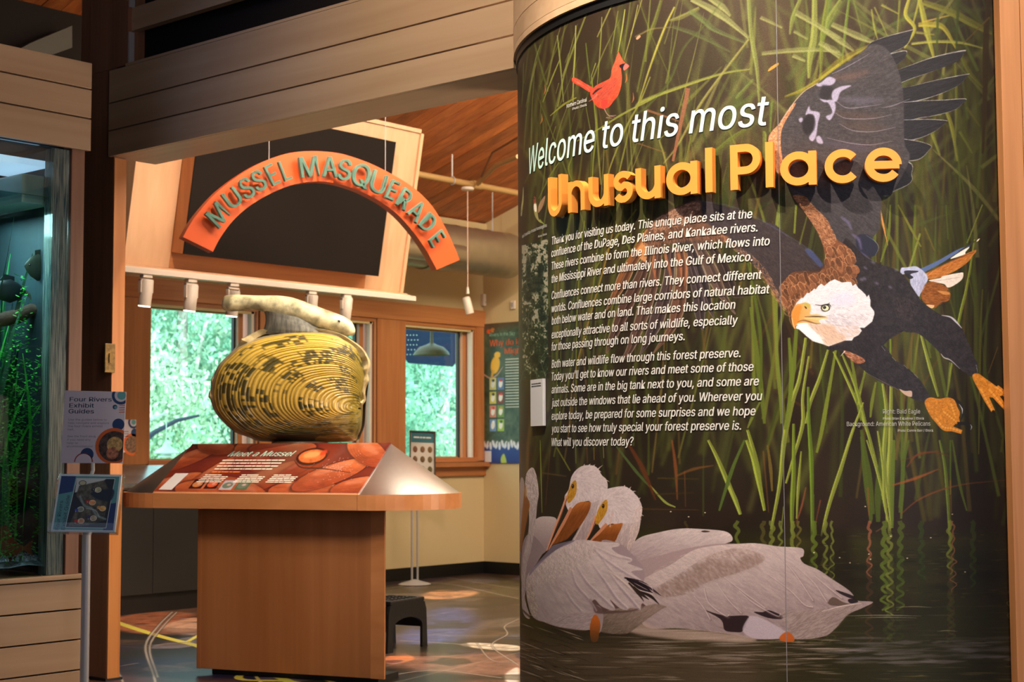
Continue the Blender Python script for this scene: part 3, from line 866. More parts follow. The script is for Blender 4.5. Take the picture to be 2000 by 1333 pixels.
    for x, w, c in [(1507, 8, gy), (1524, 5, gy), (1548, 8, gy), (1560, 5, (120, 110, 40)), (1590, 10, (110, 130, 40)), (1612, 6, gy), (1625, 5, gy), (1698, 6, (170, 100, 70)), (1727, 10, (110, 130, 36)), (1738, 7, gy), (1758, 9, (90, 108, 30)),
                    (1855, 8, (140, 150, 50)), (1862, 4, (160, 100, 60)), (1900, 9, (70, 84, 26)), (1975, 5, (120, 110, 40)), (1440, 7, (110, 124, 44)), (1490, 8, (96, 90, 40)), (1340, 5, (84, 70, 34)), (1800, 10, (60, 76, 24))]:
        wig(x, wl - 4, wl + R.uniform(90, 210), w, c, .75)
        wig(x + R.normal(0, 5), wl + 60, wl + 240, w * 1.3, np.array(c) * .7, .35)
    for x, y in [(1697, 1083), (1772, 1091), (1700, 1093), (1640, 1090), (1660, 1100), (1740, 1048), (1310, 1000), (1345, 1010), (1377, 1002), (1590, 1080), (1885, 1118), (1818, 1051), (1690, 990), (1860, 1005)]:
        M.dot((x, y), 1.8, 1.1, (236, 220, 190), .9, .3)
    def ripples(n, x0, x1, y0, y1, L, w, cols, al, tilt=0, soft=.5):
        for i in range(n):
            x, y, l = R.uniform(x0, x1), R.uniform(y0, y1), L * R.uniform(.3, 1.3)
            c = cols[R.integers(len(cols))]
            M.blade([(x - l / 2, y - tilt * l / 2), (x, y + R.normal(0, .8)), (x + l / 2, y + tilt * l / 2)], .3, .3, c, al * R.uniform(.4, 1), soft, wm=w * R.uniform(.5, 1.3))
    ripples(200, 1500, 1985, 1040, 1180, 26, 2.2, [(96, 104, 34), (70, 70, 26), (30, 22, 10), (120, 100, 50)], .5)
    ripples(120, 1640, 1990, 1180, 1400, 90, 4, [(46, 44, 18), (70, 66, 40), (84, 78, 60)], .6, -.01)
    for y, x0, x1, w in [(1204, 1650, 1800, 2.4), (1187, 1750, 1820, 1.6), (1234, 1830, 1870, 2), (1208, 1670, 1790, 2)]:
        M.blade([(x0, y), ((x0 + x1) / 2, y - 1.5), (x1, y)], .5, .5, (140, 132, 106), .85, .3, wm=w)
    ripples(60, 1640, 1990, 1246, 1296, 110, 7, [(118, 108, 106), (100, 92, 90)], .75, -.02, .8)
    ripples(36, 1640, 1990, 1250, 1300, 60, 4, [(48, 44, 16)], .8, -.02)
    ripples(24, 1700, 1990, 1300, 1340, 60, 2.5, [(140, 122, 70), (110, 100, 56)], .6)
    ripples(340, 1010, 1640, 1240, 1420, 80, 3.2, [(140, 122, 104), (112, 94, 74), (60, 48, 28), (74, 60, 38), (160, 142, 122)], .6, .02)
    ripples(150, 1230, 1640, 1225, 1300, 100, 3.6, [(176, 156, 146), (136, 118, 104), (70, 56, 34)], .6, -.01)
    ripples(160, 1005, 1140, 1200, 1420, 42, 2.4, [(168, 150, 132), (70, 54, 34), (50, 40, 24)], .8, .35, .2)
    # ---- pelicans
    Z5 = frame(1010, 900, 6.06)
    Z6 = frame(1010, 1040, 6.06)
    Z7 = frame(1230, 1020, 4.0816)
    WH, LIL, SH, CR = (206, 184, 184), (170, 148, 152), (132, 110, 112), (222, 200, 192)
    def pel_body(pts, shade, n=1500, ang=.5, L=16):
        M.fill(pts, WH, 1, 0, grad=shade)
        M.fur(pts, n, ang, L * 1.3, [CR, LIL, WH, (150, 130, 132)], .30, .16, 3)
        M.fur(pts, n // 3, ang, L * .5, [LIL, WH], .25, .3, 2)
    far = P((640, 610), (700, 540), (800, 510), (920, 488), (1040, 490), (1180, 505), (1214, 552), (1150, 575), (1000, 600), (860, 660), (720, 760), (640, 730))
    pel_body(far, (1300, 1030, (214, 194, 190), 1290, 1110, (158, 132, 136)), 900, -.35, 14)
    M.fill(P((1040, 503), (1060, 498), (1090, 504), (1060, 509)), (60, 44, 44), .9)
    M.fill(P((640, 690), (800, 640), (1000, 590), (1190, 570), (1300, 600), (1000, 760), (700, 840), (600, 800)), (172, 146, 146), 1, .5)
    # large right pelican
    big = Z7((90, 470), (330, 340), (500, 230), (640, 195), (800, 180), (1000, 170), (1180, 195), (1370, 210), (1385, 270), (1360, 290), (1395, 335), (1500, 380), (1620, 460), (1740, 540), (1785, 590), (1770, 610),
             (1830, 630), (1940, 640), (1850, 690), (1740, 740), (1640, 850), (1560, 910), (1400, 935), (1200, 935), (1000, 935), (760, 890), (400, 850), (180, 850), (90, 800), (0, 600))
    pel_body(big, (1380, 1065, (212, 190, 186), 1400, 1240, (142, 120, 120)), 4200, .55, 18)
    M.fill(Z7((30, 850), (120, 800), (250, 850), (700, 880), (1000, 930), (900, 960), (300, 930), (0, 880)), (186, 158, 146), .8, 2)
    M.fill(Z7((200, 540), (420, 420), (640, 300), (800, 330), (1000, 260), (1060, 320), (880, 400), (620, 480), (420, 560), (260, 600)), (128, 98, 84), .3, 4)
    M.fur(Z7((200, 540), (420, 400), (620, 270), (860, 210), (1050, 260), (1060, 320), (880, 400), (620, 480), (480, 570), (260, 600)), 1100, .8, 11, [(130, 98, 84), (150, 120, 106), (194, 170, 162), (116, 88, 74)], .42, .3, 3)
    M.fur(Z7((90, 470), (500, 230), (1000, 170), (1000, 250), (560, 320), (200, 520)), 700, -.2, 8, [(226, 202, 192), (200, 174, 164)], .5, .4)
    M.fill(Z7((590, 700), (680, 730), (780, 750), (940, 750), (935, 800), (900, 870), (850, 880), (760, 865), (740, 800), (700, 760)), (52, 34, 36), .95, .3)
    M.fill(Z7((990, 720), (1060, 720), (1110, 705), (1215, 750), (1200, 775), (1100, 765)), (50, 34, 38), .95, .3)
    M.fill(Z7((1580, 650), (1620, 600), (1700, 640), (1760, 660), (1640, 670)), (96, 74, 62), .8, .6)
    M.fill(Z7((1640, 545), (1700, 560), (1790, 595), (1770, 612), (1690, 580)), (44, 30, 34), .9, .3)
    M.fill(Z7((1740, 620), (1790, 615), (1820, 638), (1760, 650)), (40, 26, 30), .9, .3)
    for a in [((760, 450), (900, 560), (1010, 640), (1090, 700)), ((600, 540), (640, 660), (770, 760), (800, 750)), ((880, 560), (1000, 660), (1180, 760), (1210, 740)), ((1100, 420), (1290, 560), (1400, 670), (1470, 690)),
              ((1330, 360), (1480, 500), (1560, 620), (1580, 650)), ((700, 500), (800, 640), (900, 740)), ((1180, 260), (1320, 420), (1470, 640)), ((1480, 440), (1600, 540), (1700, 620)), ((520, 600), (600, 700), (650, 790))]:
        q = Z7(*a)
        M.blade(q, 1, 3, (126, 100, 102), .5, 1.2, wm=3.5)
        M.blade([(x - 2, y - 2.5) for x, y in q], 1, 1.6, (226, 206, 204), .6, .6, wm=2)
    M.fill(Z7((1215, 720), (1500, 700), (1850, 655), (1740, 740), (1640, 850), (1500, 920), (1330, 935), (1260, 850)), (156, 134, 128), .5, 2)
    M.fur(Z7((1215, 720), (1500, 700), (1850, 655), (1740, 740), (1640, 850), (1500, 920), (1330, 935), (1260, 850)), 700, -.5, 18, [(190, 168, 160), (130, 108, 102)], .6, .2)
    M.blade(Z7((1530, 715), (1700, 670), (1850, 650)), .8, .8, (224, 200, 190), .9, .2, wm=2)
    M.fill(Z7((900, 870), (940, 770), (980, 750), (1080, 780), (1220, 860), (1245, 885), (1200, 930), (1000, 930)), (190, 172, 182), .85, 1)
    M.fill(Z7((1190, 930), (1240, 880), (1290, 895), (1312, 950), (1240, 958)), (196, 96, 30), .95, .4)
    # left pelican slivers
    M.fill(P((40, 300), (44, 230), (55, 205), (68, 240), (66, 330), (50, 600), (40, 700)), (170, 150, 146), .95)
    M.fill(P((100, 480), (140, 430), (190, 420), (240, 430), (240, 470), (190, 610), (110, 640), (80, 620)), (170, 146, 146), 1, grad=(1045, 1010, (200, 178, 174), 1050, 1090, (146, 122, 124)))
    M.fill(P((50, 770), (52, 620), (70, 540), (110, 520), (180, 600), (160, 640), (90, 760), (70, 860)), (150, 128, 130), 1)
    nk = P((76, 200), (96, 160), (118, 155), (135, 200), (147, 290), (138, 360), (130, 450), (105, 600), (80, 700), (70, 860), (100, 980), (60, 950), (52, 800), (60, 640), (90, 500), (92, 380), (72, 300))
    M.fill(nk, WH, 1, grad=(1024, 900, (206, 188, 184), 1034, 1120, (168, 148, 146)))
    M.fur(nk, 700, 1.5, 12, [CR, LIL, SH], .5)
    M.fur(P((76, 200), (96, 160), (118, 155), (140, 220), (140, 330), (90, 330)), 300, 1.2, 8, [(230, 212, 206), (150, 130, 128)], .7, .4)
    M.fill(P((72, 240), (78, 300), (97, 350), (90, 400), (60, 560), (48, 620), (44, 560), (56, 400), (66, 300)), (150, 92, 40), .95, .3)
    M.fill(P((76, 250), (80, 290), (74, 320), (70, 280)), (190, 140, 50), .9)
    # second and third heads (necks first)
    def head(neck, skull, pouch, bill1, bill2, patch, eye, tuft, Z, th):
        M.fill(neck, WH, 1, grad=th)
        M.fur(neck, 900, 1.75, 12, [CR, LIL, (156, 134, 136)], .5, .2)
        M.fill(skull, (210, 190, 190), 1, .2)
        M.fur(skull, 1100, lambda x, y: np.arctan2(y - eye[1], x - eye[0]) + .5, 8, [(228, 210, 206), (164, 142, 146), (196, 174, 176), (214, 194, 192)], .45, .35, 2)
        M.fill(pouch, (176, 98, 34), 1, .2, grad=(pouch[0][0], pouch[0][1], (190, 110, 44), pouch[2][0], pouch[2][1], (128, 66, 20)))
        M.fur(pouch, 300, 2.0, 20, [(150, 82, 28), (200, 124, 56)], .3, .1, 2)
        M.blade(bill1, 6, 2.5, (206, 134, 96), 1, .2, wm=6)
        M.blade(bill2, 5, 2, (216, 150, 116), 1, .2, wm=5.5)
        M.blade([(a[0] + 1.6, a[1] + .8) for a in bill2], 1.4, .8, (110, 40, 30), .9, .3)
        M.fill(patch, (196, 138, 34), 1, .2)
        M.fur(patch, 60, 1.9, 8, [(226, 172, 60), (130, 84, 24), (160, 130, 40)], .7, .3)
        M.dot(eye, 2.6, 4.2, (60, 34, 20), 1, .2)
        M.dot((eye[0] - .6, eye[1] - 1.2), .8, .9, (220, 200, 170), .9)
        for a, b in tuft:
            M.blade([a, ((a[0] + b[0]) / 2, (a[1] + b[1]) / 2 - .5), b], 3, .4, (212, 190, 182), .9, .1)
    neck1 = Z5((640, 980), (760, 740), (860, 480), (1000, 250), (1070, 330), (1060, 450), (1000, 600), (900, 800), (820, 950), (760, 1000))
    skull1 = Z5((560, 440), (610, 340), (640, 200), (700, 110), (790, 60), (900, 60), (960, 100), (1000, 170), (1060, 240), (1070, 330), (1010, 430), (900, 500), (840, 480), (740, 510), (680, 560), (610, 600))
    head(neck1, skull1, Z5((820, 490), (870, 500), (850, 600), (770, 740), (640, 900), (450, 990), (430, 980), (530, 740), (660, 560), (730, 500)),
         Z5((640, 560), (560, 720), (460, 900), (370, 1060)), Z5((590, 420), (520, 620), (430, 850), (350, 1070)),
         Z5((690, 235), (705, 300), (690, 410), (620, 500), (590, 470), (600, 390), (640, 280)), Z5((658, 305))[0],
         [(Z5((790, 70))[0], Z5((800, 40))[0]), (Z5((900, 70))[0], Z5((925, 50))[0]), (Z5((950, 110))[0], Z5((1015, 55))[0]), (Z5((960, 120))[0], Z5((1000, 140))[0]), (Z5((1040, 230))[0], Z5((1095, 255))[0]), (Z5((1000, 190))[0], Z5((1060, 225))[0]), (Z5((850, 60))[0], Z5((870, 40))[0])],
         Z5, (1150, 960, (200, 178, 178), 1130, 1050, (168, 142, 140)))
    M.blade(Z5((790, 720), (740, 820), (670, 950)), 1, 1.5, (220, 200, 186), .9, .1)
    M.fill(Z5((730, 800), (640, 950), (560, 980), (640, 880)), (50, 34, 24), .8, .3)
    neck2 = Z5((1150, 970), (1250, 740), (1400, 620), (1460, 560), (1450, 800), (1390, 960), (1320, 1110), (1200, 1060))
    skull2 = Z5((930, 650), (960, 520), (990, 420), (1040, 350), (1130, 320), (1260, 305), (1340, 340), (1400, 400), (1440, 450), (1480, 560), (1460, 680), (1380, 740), (1250, 745), (1180, 760), (1110, 750), (1000, 810), (960, 760))
    head(neck2, skull2, Z5((1190, 750), (1250, 750), (1200, 870), (1140, 970), (1000, 965), (870, 950), (960, 850), (1080, 770)),
         Z5((1060, 750), (980, 840), (920, 900), (860, 960)), Z5((930, 660), (900, 760), (860, 860), (810, 950)),
         Z5((1050, 465), (1070, 510), (1060, 600), (1010, 690), (950, 760), (925, 720), (940, 640), (980, 540)), Z5((1018, 540))[0],
         [(Z5((1270, 310))[0], Z5((1275, 290))[0]), (Z5((1330, 340))[0], Z5((1350, 310))[0]), (Z5((1370, 370))[0], Z5((1410, 365))[0]), (Z5((1440, 540))[0], Z5((1490, 560))[0]), (Z5((1460, 640))[0], Z5((1500, 660))[0]), (Z5((1440, 460))[0], Z5((1462, 440))[0]), (Z5((1450, 690))[0], Z5((1470, 700))[0])],
         Z5, (1240, 1020, (206, 184, 182), 1230, 1080, (168, 142, 136)))
    M.fur(Z5((1380, 600), (1480, 560), (1450, 800), (1390, 960), (1300, 1080)), 400, 1.9, 8, [(234, 210, 200), (190, 160, 150)], .6, .4)
    M.blade(Z5((1130, 620), (1110, 700), (1100, 790)), 2, 3, (216, 170, 150), .7, .5)
    M.fill(Z6((1000, 100), (1220, 140), (1400, 300), (1500, 440), (1480, 600), (1300, 500), (1100, 300)), (164, 140, 144), 1, .5)
    M.fill(Z6((840, 780), (1100, 780), (1300, 860), (1480, 840), (1500, 960), (900, 1000)), (104, 78, 74), 1, .5)
    # front left pelican body
    tl = Z6((1480, 880), (1640, 850), (1770, 885), (1700, 920), (1500, 1060), (1300, 1205), (1150, 1210), (980, 1180), (900, 1000), (1200, 900))
    M.fill(tl, (140, 116, 104), 1, .3, grad=(1240, 1190, (150, 126, 116), 1220, 1238, (112, 94, 80)))
    M.fur(tl, 800, -.5, 12, [(168, 144, 132), (110, 90, 78)], .5)
    lower = Z6((130, 700), (160, 900), (200, 1010), (300, 1060), (500, 1130), (700, 1160), (900, 1160), (990, 1180), (1000, 900), (700, 800), (400, 650))
    M.fill(lower, (158, 136, 134), 1, .3)
    bod = Z6((105, 700), (120, 520), (230, 390), (420, 240), (560, 150), (680, 100), (800, 92), (1000, 115), (1190, 130), (1205, 165), (1120, 190), (1200, 260), (1350, 310), (1350, 350), (1310, 370), (1470, 430), (1475, 450), (1350, 470),
             (1460, 560), (1580, 690), (1600, 760), (1500, 830), (1470, 860), (1460, 925), (1400, 900), (1330, 900), (1290, 925), (1200, 890), (1100, 800), (1160, 900), (1130, 930), (1000, 880), (920, 800), (880, 850), (930, 950), (700, 960), (500, 1000), (390, 1060), (230, 1040), (150, 930))
    M.fill(bod, WH, 1, .3, grad=(1130, 1070, (206, 184, 182), 1080, 1210, (150, 130, 128)), noise=.06, ns=(16, 16))
    M.fur(bod, 2600, lambda x, y: .5 + .55 * np.clip((1150 - x) / 120, -1, 1), 20, [(216, 196, 192), (156, 134, 140), (184, 162, 164), (196, 176, 170)], .32, .14, 3)
    M.fur(Z6((105, 700), (120, 520), (230, 390), (560, 150), (900, 130), (900, 300), (600, 500), (300, 600)), 900, 1.3, 8, [(222, 202, 190), (156, 132, 122)], .55, .5)
    M.fur(Z6((110, 700), (170, 640), (240, 850), (230, 1000), (170, 960)), 400, 1.2, 6, [(210, 190, 170), (130, 108, 92)], .6, .5)
    M.fill(Z6((850, 780), (960, 880), (1080, 930), (1160, 930), (1290, 930), (1470, 900), (1500, 870), (1400, 930), (1200, 960), (940, 960), (900, 880)), (96, 70, 66), .8, 1.2)
    M.fill(Z6((350, 240), (420, 160), (560, 120), (680, 95), (640, 130), (500, 190), (400, 260), (250, 400), (140, 520), (180, 430)), (134, 118, 138), .8, .6)
    for a, w in [(((900, 200), (1000, 300), (1200, 440), (1400, 560)), 7), (((960, 260), (1120, 480), (1300, 640), (1400, 720)), 6), (((700, 420), (820, 600), (980, 760), (1130, 900)), 9), (((640, 460), (700, 640), (840, 800), (930, 950)), 7),
                 (((880, 380), (1040, 600), (1180, 800), (1300, 910)), 9), (((1080, 480), (1200, 640), (1340, 800), (1440, 920)), 8), (((560, 680), (640, 820), (760, 950)), 6), (((960, 200), (1150, 290), (1340, 330)), 5)]:
        q = Z6(*a)
        M.blade(q, 1, w * .4, (132, 108, 118), .45, 1.5, wm=w * .6)
        M.blade([(x + 2.4, y - 2.4) for x, y in q], .8, w * .3, (220, 202, 204), .5, .8, wm=w * .35)
    for a, c in [(((1270, 540), (1460, 590), (1600, 680), (1705, 755)), (60, 42, 50)), (((1300, 560), (1450, 660), (1610, 720)), (44, 30, 34)), (((1320, 600), (1430, 720), (1500, 820)), (60, 44, 36)), (((1440, 700), (1580, 760), (1680, 855)), (46, 32, 30)),
                 (((1380, 640), (1480, 740), (1560, 800)), (56, 40, 34)), (((1290, 545), (1500, 640), (1600, 720)), (38, 26, 32))]:
        M.blade(Z6(*a), 3, .8, c, .95, .2, wm=6)
    M.blade(Z6((1080, 450), (1250, 580), (1385, 712)), 1, 1, (214, 192, 170), .9, .2, wm=2.4)
    M.blade(Z6((1300, 570), (1450, 690)), 1, 1, (196, 172, 156), .8, .2, wm=2)
    M.blade(Z6((1440, 580), (1580, 650), (1610, 700)), .6, .6, (224, 200, 204), .9, .1, wm=1.6)
    th = Z6((400, 1060), (500, 1000), (700, 960), (930, 965), (880, 1060), (840, 1160), (600, 1150), (450, 1110))
    M.fill(th, (168, 146, 146), .95, .4)
    M.fur(th, 400, -.3, 10, [(190, 170, 168), (130, 110, 110)], .5)
    M.fill(Z6((880, 1040), (920, 975), (960, 1010), (985, 1100), (970, 1200), (950, 1290), (880, 1290), (860, 1150)), (186, 92, 22), .95, .5, grad=(1160, 1210, (196, 98, 24), 1160, 1250, (110, 66, 26)))
    M.blade(Z6((60, 920), (160, 1010), (300, 1090), (500, 1140), (700, 1170), (860, 1185)), 3, 5, (70, 50, 32), .8, 1, wm=5)
    M.blade(Z6((980, 1190), (1150, 1215), (1310, 1210)), 3, 3, (60, 44, 30), .8, .8)

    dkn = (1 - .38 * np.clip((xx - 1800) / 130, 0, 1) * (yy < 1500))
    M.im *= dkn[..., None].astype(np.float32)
    # ---- eagle: left wing
    C = frame(1200, 370, 3.809)
    BR, BRD, ORB = (112, 72, 50), (66, 46, 38), (206, 146, 100)
    # hanging primaries, translucent
    for p, w, c, e in [
        (C((230, 400), (120, 560), (20, 760), (-60, 900)), 24, (112, 66, 40), (236, 190, 150)), (C((260, 420), (200, 640), (80, 880), (-20, 1120), (-60, 1220)), 26, (84, 54, 44), (190, 160, 150)),
        (C((330, 420), (300, 640), (220, 900), (120, 1180), (40, 1290)), 26, (92, 62, 50), (200, 176, 166)), (C((420, 430), (400, 700), (320, 960), (250, 1120), (190, 1230)), 28, (70, 52, 52), (190, 170, 170)),
        (C((480, 430), (500, 640), (470, 880), (420, 1040), (290, 1220)), 28, (104, 66, 48), (210, 176, 160)), (C((560, 420), (620, 620), (680, 800), (740, 960)), 30, (58, 46, 50), (170, 150, 150)),
        (C((600, 380), (700, 560), (790, 760), (900, 930)), 26, (92, 70, 62), (200, 170, 156)), (C((560, 560), (620, 780), (640, 960), (660, 1050)), 24, (66, 52, 54), (150, 136, 140)), (C((700, 400), (800, 560), (880, 760), (960, 800)), 26, (60, 46, 44), (120, 96, 80))]:
        M.blade(p, w * .6, 2.5, e, .6, .4, wm=w * 1.06)
        M.blade(p, w * .5, 1, c, .82, .5, wm=w * .9)
        M.blade([(x + w * .12, y) for x, y in p], w * .1, 1, tuple(int(v * .6) for v in c), .5, 1, wm=w * .3)
        M.blade(p, .6, .5, (186, 160, 150), .5, .2, wm=1.2)
    for p in [C((300, 420), (290, 560), (320, 740)), C((370, 400), (380, 500), (420, 640), (410, 760)), C((520, 440), (540, 560), (520, 720)), C((460, 440), (490, 540), (500, 690))]:
        M.blade(p, 3, 1.5, (196, 116, 70), .6, 1, wm=7)
    M.blade(C((300, 240), (230, 330), (170, 430), (60, 620), (0, 780)), 7, 3, (150, 92, 48), .8, .5, wm=10)
    M.fill(C((240, 300), (200, 400), (160, 470), (230, 540), (250, 440), (320, 360)), (214, 150, 90), .85, 1)
    base = C((250, 300), (310, 220), (420, 150), (560, 95), (640, 85), (760, 110), (900, 150), (1090, 240), (1190, 260), (1330, 380), (1470, 470), (1550, 560), (1540, 640), (1300, 640), (1230, 830), (1180, 760), (1080, 610), (960, 500), (840, 400), (760, 380),
             (600, 400), (400, 410), (260, 420))
    M.fill(base, (70, 60, 62), 1, .3, noise=.12, ns=(4, 4))
    M.fur(base, 2600, .75, 10, [(84, 74, 78), (54, 46, 50), (96, 80, 74)], .6, .3)
    M.fill(C((310, 220), (420, 150), (560, 95), (640, 85), (650, 170), (700, 260), (860, 360), (800, 400), (600, 380), (400, 400), (250, 420), (230, 330)), (122, 84, 62), .8, 1.5, noise=.2, ns=(6, 6))
    le = C((300, 230), (380, 180), (560, 100), (630, 100), (640, 150), (560, 210), (520, 260), (380, 300), (260, 330))
    M.fur(le, 900, 2.6, 8, [(226, 180, 146), (190, 136, 100), (120, 80, 60), (240, 204, 176)], .8, .4, 1, curve=1)
    M.fur(C((240, 320), (520, 270), (820, 340), (800, 400), (500, 400), (240, 440)), 800, 1.3, 14, [(150, 100, 70), (84, 58, 44), (190, 140, 104), (60, 42, 36)], .7, .3)
    M.fur(C((760, 320), (860, 370), (1060, 520), (1180, 680), (1240, 840), (1180, 780), (1080, 620), (960, 510), (820, 400)), 700, 1.0, 8, [(226, 180, 140), (190, 130, 90), (150, 96, 64)], .75, .45)
    M.fill(C((1420, 460), (1470, 455), (1560, 570), (1550, 600)), (74, 84, 130), .8, 1)
    M.blade(C((640, 85), (880, 130), (1100, 235), (1330, 370), (1480, 470)), 1.5, 2, (92, 96, 140), .55, 1.2, wm=2)
    # ---- eagle: raised right wing
    W_ = frame(1480, 0, 2.898)
    prim = [W_((620, 260), (700, 215), (870, 168), (875, 175), (845, 250), (760, 300), (690, 325), (600, 360)), W_((560, 400), (700, 325), (800, 290), (845, 290), (820, 340), (740, 395), (660, 435), (560, 470)),
            W_((600, 470), (700, 430), (860, 370), (1000, 320), (1165, 283), (1168, 300), (1130, 345), (1000, 400), (860, 450), (750, 495), (600, 540)),
            W_((700, 520), (860, 490), (1000, 455), (1185, 418), (1185, 430), (1140, 480), (1040, 530), (905, 572), (700, 600)), W_((740, 600), (900, 572), (1050, 565), (1175, 558), (1165, 580), (1110, 625), (980, 660), (905, 672), (740, 720)),
            W_((700, 700), (900, 675), (1060, 680), (1062, 695), (1000, 745), (895, 790), (700, 820)), W_((650, 780), (860, 790), (975, 820), (970, 850), (910, 905), (800, 912), (650, 900)),
            W_((300, 900), (820, 905), (872, 990), (860, 1040), (760, 1090), (700, 1110), (420, 1040))]
    wing = W_((60, 800), (75, 760), (130, 690), (190, 600), (260, 520), (330, 478), (430, 400), (560, 320), (650, 250), (750, 300), (820, 500), (830, 800), (860, 900), (760, 1090), (710, 1110), (700, 1160), (690, 1290), (660, 1333), (620, 1400),
              (560, 1470), (420, 1350), (330, 1250), (200, 1100), (120, 980), (90, 900))
    for q in prim:
        M.fill(q, (176, 172, 178), .8, .2)
        c = np.mean(q, 0)
        M.fill([(c[0] + (x - c[0]) * .985, c[1] + (y - c[1]) * .93) for x, y in q], (42, 40, 46), .97, .3, noise=.1, ns=(20, 3))
        M.fur(q, 260, -.3, 20, [(60, 58, 68), (34, 32, 36), (70, 66, 70)], .5, .08)
    M.fill(wing, (74, 69, 72), 1, .8, noise=.13, ns=(5, 5))
    M.fur(wing, 3600, lambda x, y: -.35 + (y - 150) * .0035, 15, [(98, 92, 98), (54, 50, 54), (82, 74, 74)], .6, .12)
    for x0, y0, x1, y1, c in [(420, 440, 640, 400, (120, 90, 80)), (460, 560, 720, 560, (110, 104, 124)), (440, 640, 720, 660, (96, 74, 64)), (470, 700, 740, 720, (96, 76, 66)), (330, 790, 700, 850, (84, 80, 98))]:
        p = W_((x0, y0), ((x0 + x1) / 2, (y0 + y1) / 2 + 12), (x1, y1))
        M.blade(p, 6, 3, c, .5, 4, wm=17)
    for p in [W_((430, 560), (500, 610), (600, 605), (700, 590)), W_((440, 640), (500, 670), (640, 672), (760, 650)), W_((460, 700), (540, 740), (660, 745), (780, 720)), W_((390, 780), (520, 810), (640, 820), (760, 800)), W_((860, 560), (760, 600), (700, 610)), W_((420, 420), (520, 370), (640, 300))]:
        M.blade(p, .8, .6, (158, 150, 168), .6, .4, wm=1.8)
    for q in [((330, 478), (360, 465), (400, 435), (440, 450), (420, 480), (350, 490)), ((420, 520), (470, 490), (530, 485), (470, 520), (450, 570), (425, 570)), ((390, 570), (430, 570), (440, 620), (410, 680), (385, 660), (420, 640), (410, 600)), ((350, 560), (400, 570), (380, 580)),
              ((270, 650), (290, 600), (300, 625), (350, 640), (340, 700), (330, 770), (310, 800), (290, 780), (310, 740), (320, 660), (290, 645)), ((330, 780), (350, 770), (370, 810), (340, 810)), ((232, 675), (250, 665), (258, 685), (240, 692))]:
        M.fill(W_(*q), (176, 168, 196), .85, 1.2)
    M.fill(W_((300, 650), (325, 680), (315, 740), (270, 760), (250, 700), (270, 660)), (44, 40, 44), .8, 1.5)
    M.fill(W_((370, 480), (425, 500), (400, 560), (350, 550), (360, 500)), (48, 44, 50), .7, 1.5)
    edge = W_((60, 780), (130, 690), (190, 600), (215, 590), (150, 700), (130, 780), (140, 900), (170, 1000), (110, 980), (90, 900))
    M.fill(edge, (176, 122, 86), 1, .4, noise=.2, ns=(3, 3))
    M.fur(edge, 900, lambda x, y: 2.4 + np.sin(x * .6), 6, [(238, 196, 150), (140, 90, 60), (206, 150, 108)], .85, .8, 1, curve=1.2)
    M.blade(W_((130, 690), (190, 600), (260, 520), (340, 470)), 2, 1, (206, 170, 160), .8, .5)
    D = frame(1500, 360, 6.665)
    M.fill(D((1150, 680), (1300, 660), (1400, 760), (1435, 830), (1400, 920), (1320, 945), (1180, 880)), (52, 52, 70), 1, .4)
    M.blade(D((1280, 665), (1400, 750), (1440, 830), (1400, 920)), .5, .5, (150, 170, 190), .7, .3, wm=1.2)
    for p in [D((950, 420), (1040, 500), (1090, 590)), D((1090, 650), (1180, 720), (1215, 850)), D((980, 740), (1120, 850), (1280, 950), (1400, 1050))]:
        M.blade(p, 3, 3, (124, 114, 160), .6, 1.4, wm=6)
    # ---- tail
    N = frame(1700, 440, 6.667)
    M.blade(N((620, 620), (900, 480), (1150, 330), (1300, 270)), 10, 1.5, (92, 112, 160), 1, .3, wm=7)
    M.blade(N((1150, 350), (1300, 250), (1420, 175)), 2.5, .8, (60, 60, 60), 1, .3, wm=2.5)
    M.fill(N((1380, 215), (1400, 185), (1425, 175), (1405, 205)), (226, 210, 180), 1)
    M.fill(N((1040, 440), (1180, 340), (1290, 285), (1240, 350), (1220, 385)), (232, 222, 214), 1)
    M.fill(N((720, 640), (800, 590), (1000, 490), (1200, 395), (1360, 325), (1372, 350), (1330, 400), (1280, 470), (1180, 550), (1060, 620), (900, 680), (760, 700)), (190, 116, 46), 1, .2, noise=.15, ns=(8, 3))
    M.fur(N((720, 640), (1000, 490), (1360, 325), (1330, 400), (1180, 550), (900, 680)), 500, -.45, 10, [(222, 150, 76), (130, 72, 24), (200, 124, 50)], .7, .25)
    M.blade(N((780, 600), (1000, 490), (1220, 400), (1360, 350)), 1, 1.5, (110, 62, 24), .7, .4, wm=3)
    M.fill(N((760, 720), (900, 690), (960, 660), (1180, 618), (1212, 640), (1190, 710), (1100, 780), (1010, 815), (960, 770), (860, 750)), (222, 206, 196), 1, .2, noise=.06)
    M.blade(N((800, 735), (960, 712), (1160, 680)), .8, .5, (150, 130, 126), .8)
    M.fill(N((690, 800), (780, 740), (900, 760), (1010, 820), (1000, 860), (1040, 890), (1020, 980), (920, 1010), (840, 1080), (740, 1040), (660, 940)), (146, 84, 28), 1, .3, noise=.2, ns=(6, 4))
    M.fur(N((690, 800), (780, 740), (900, 760), (1010, 820), (1040, 890), (1020, 980), (840, 1050), (700, 1000)), 500, .1, 9, [(190, 124, 56), (104, 56, 18), (166, 98, 40)], .7, .3)
    M.fill(N((870, 855), (1000, 870), (1040, 900), (960, 905)), (214, 150, 80), .8, .6)
    M.fill(N((720, 1040), (830, 1045), (800, 1085)), (236, 180, 130), 1, .3)
    M.fill(N((400, 560), (470, 550), (580, 535), (640, 560), (700, 610), (750, 700), (700, 790), (650, 900), (630, 930), (560, 860), (520, 760), (500, 640), (400, 640)), (178, 182, 214), 1, .3, noise=.08)
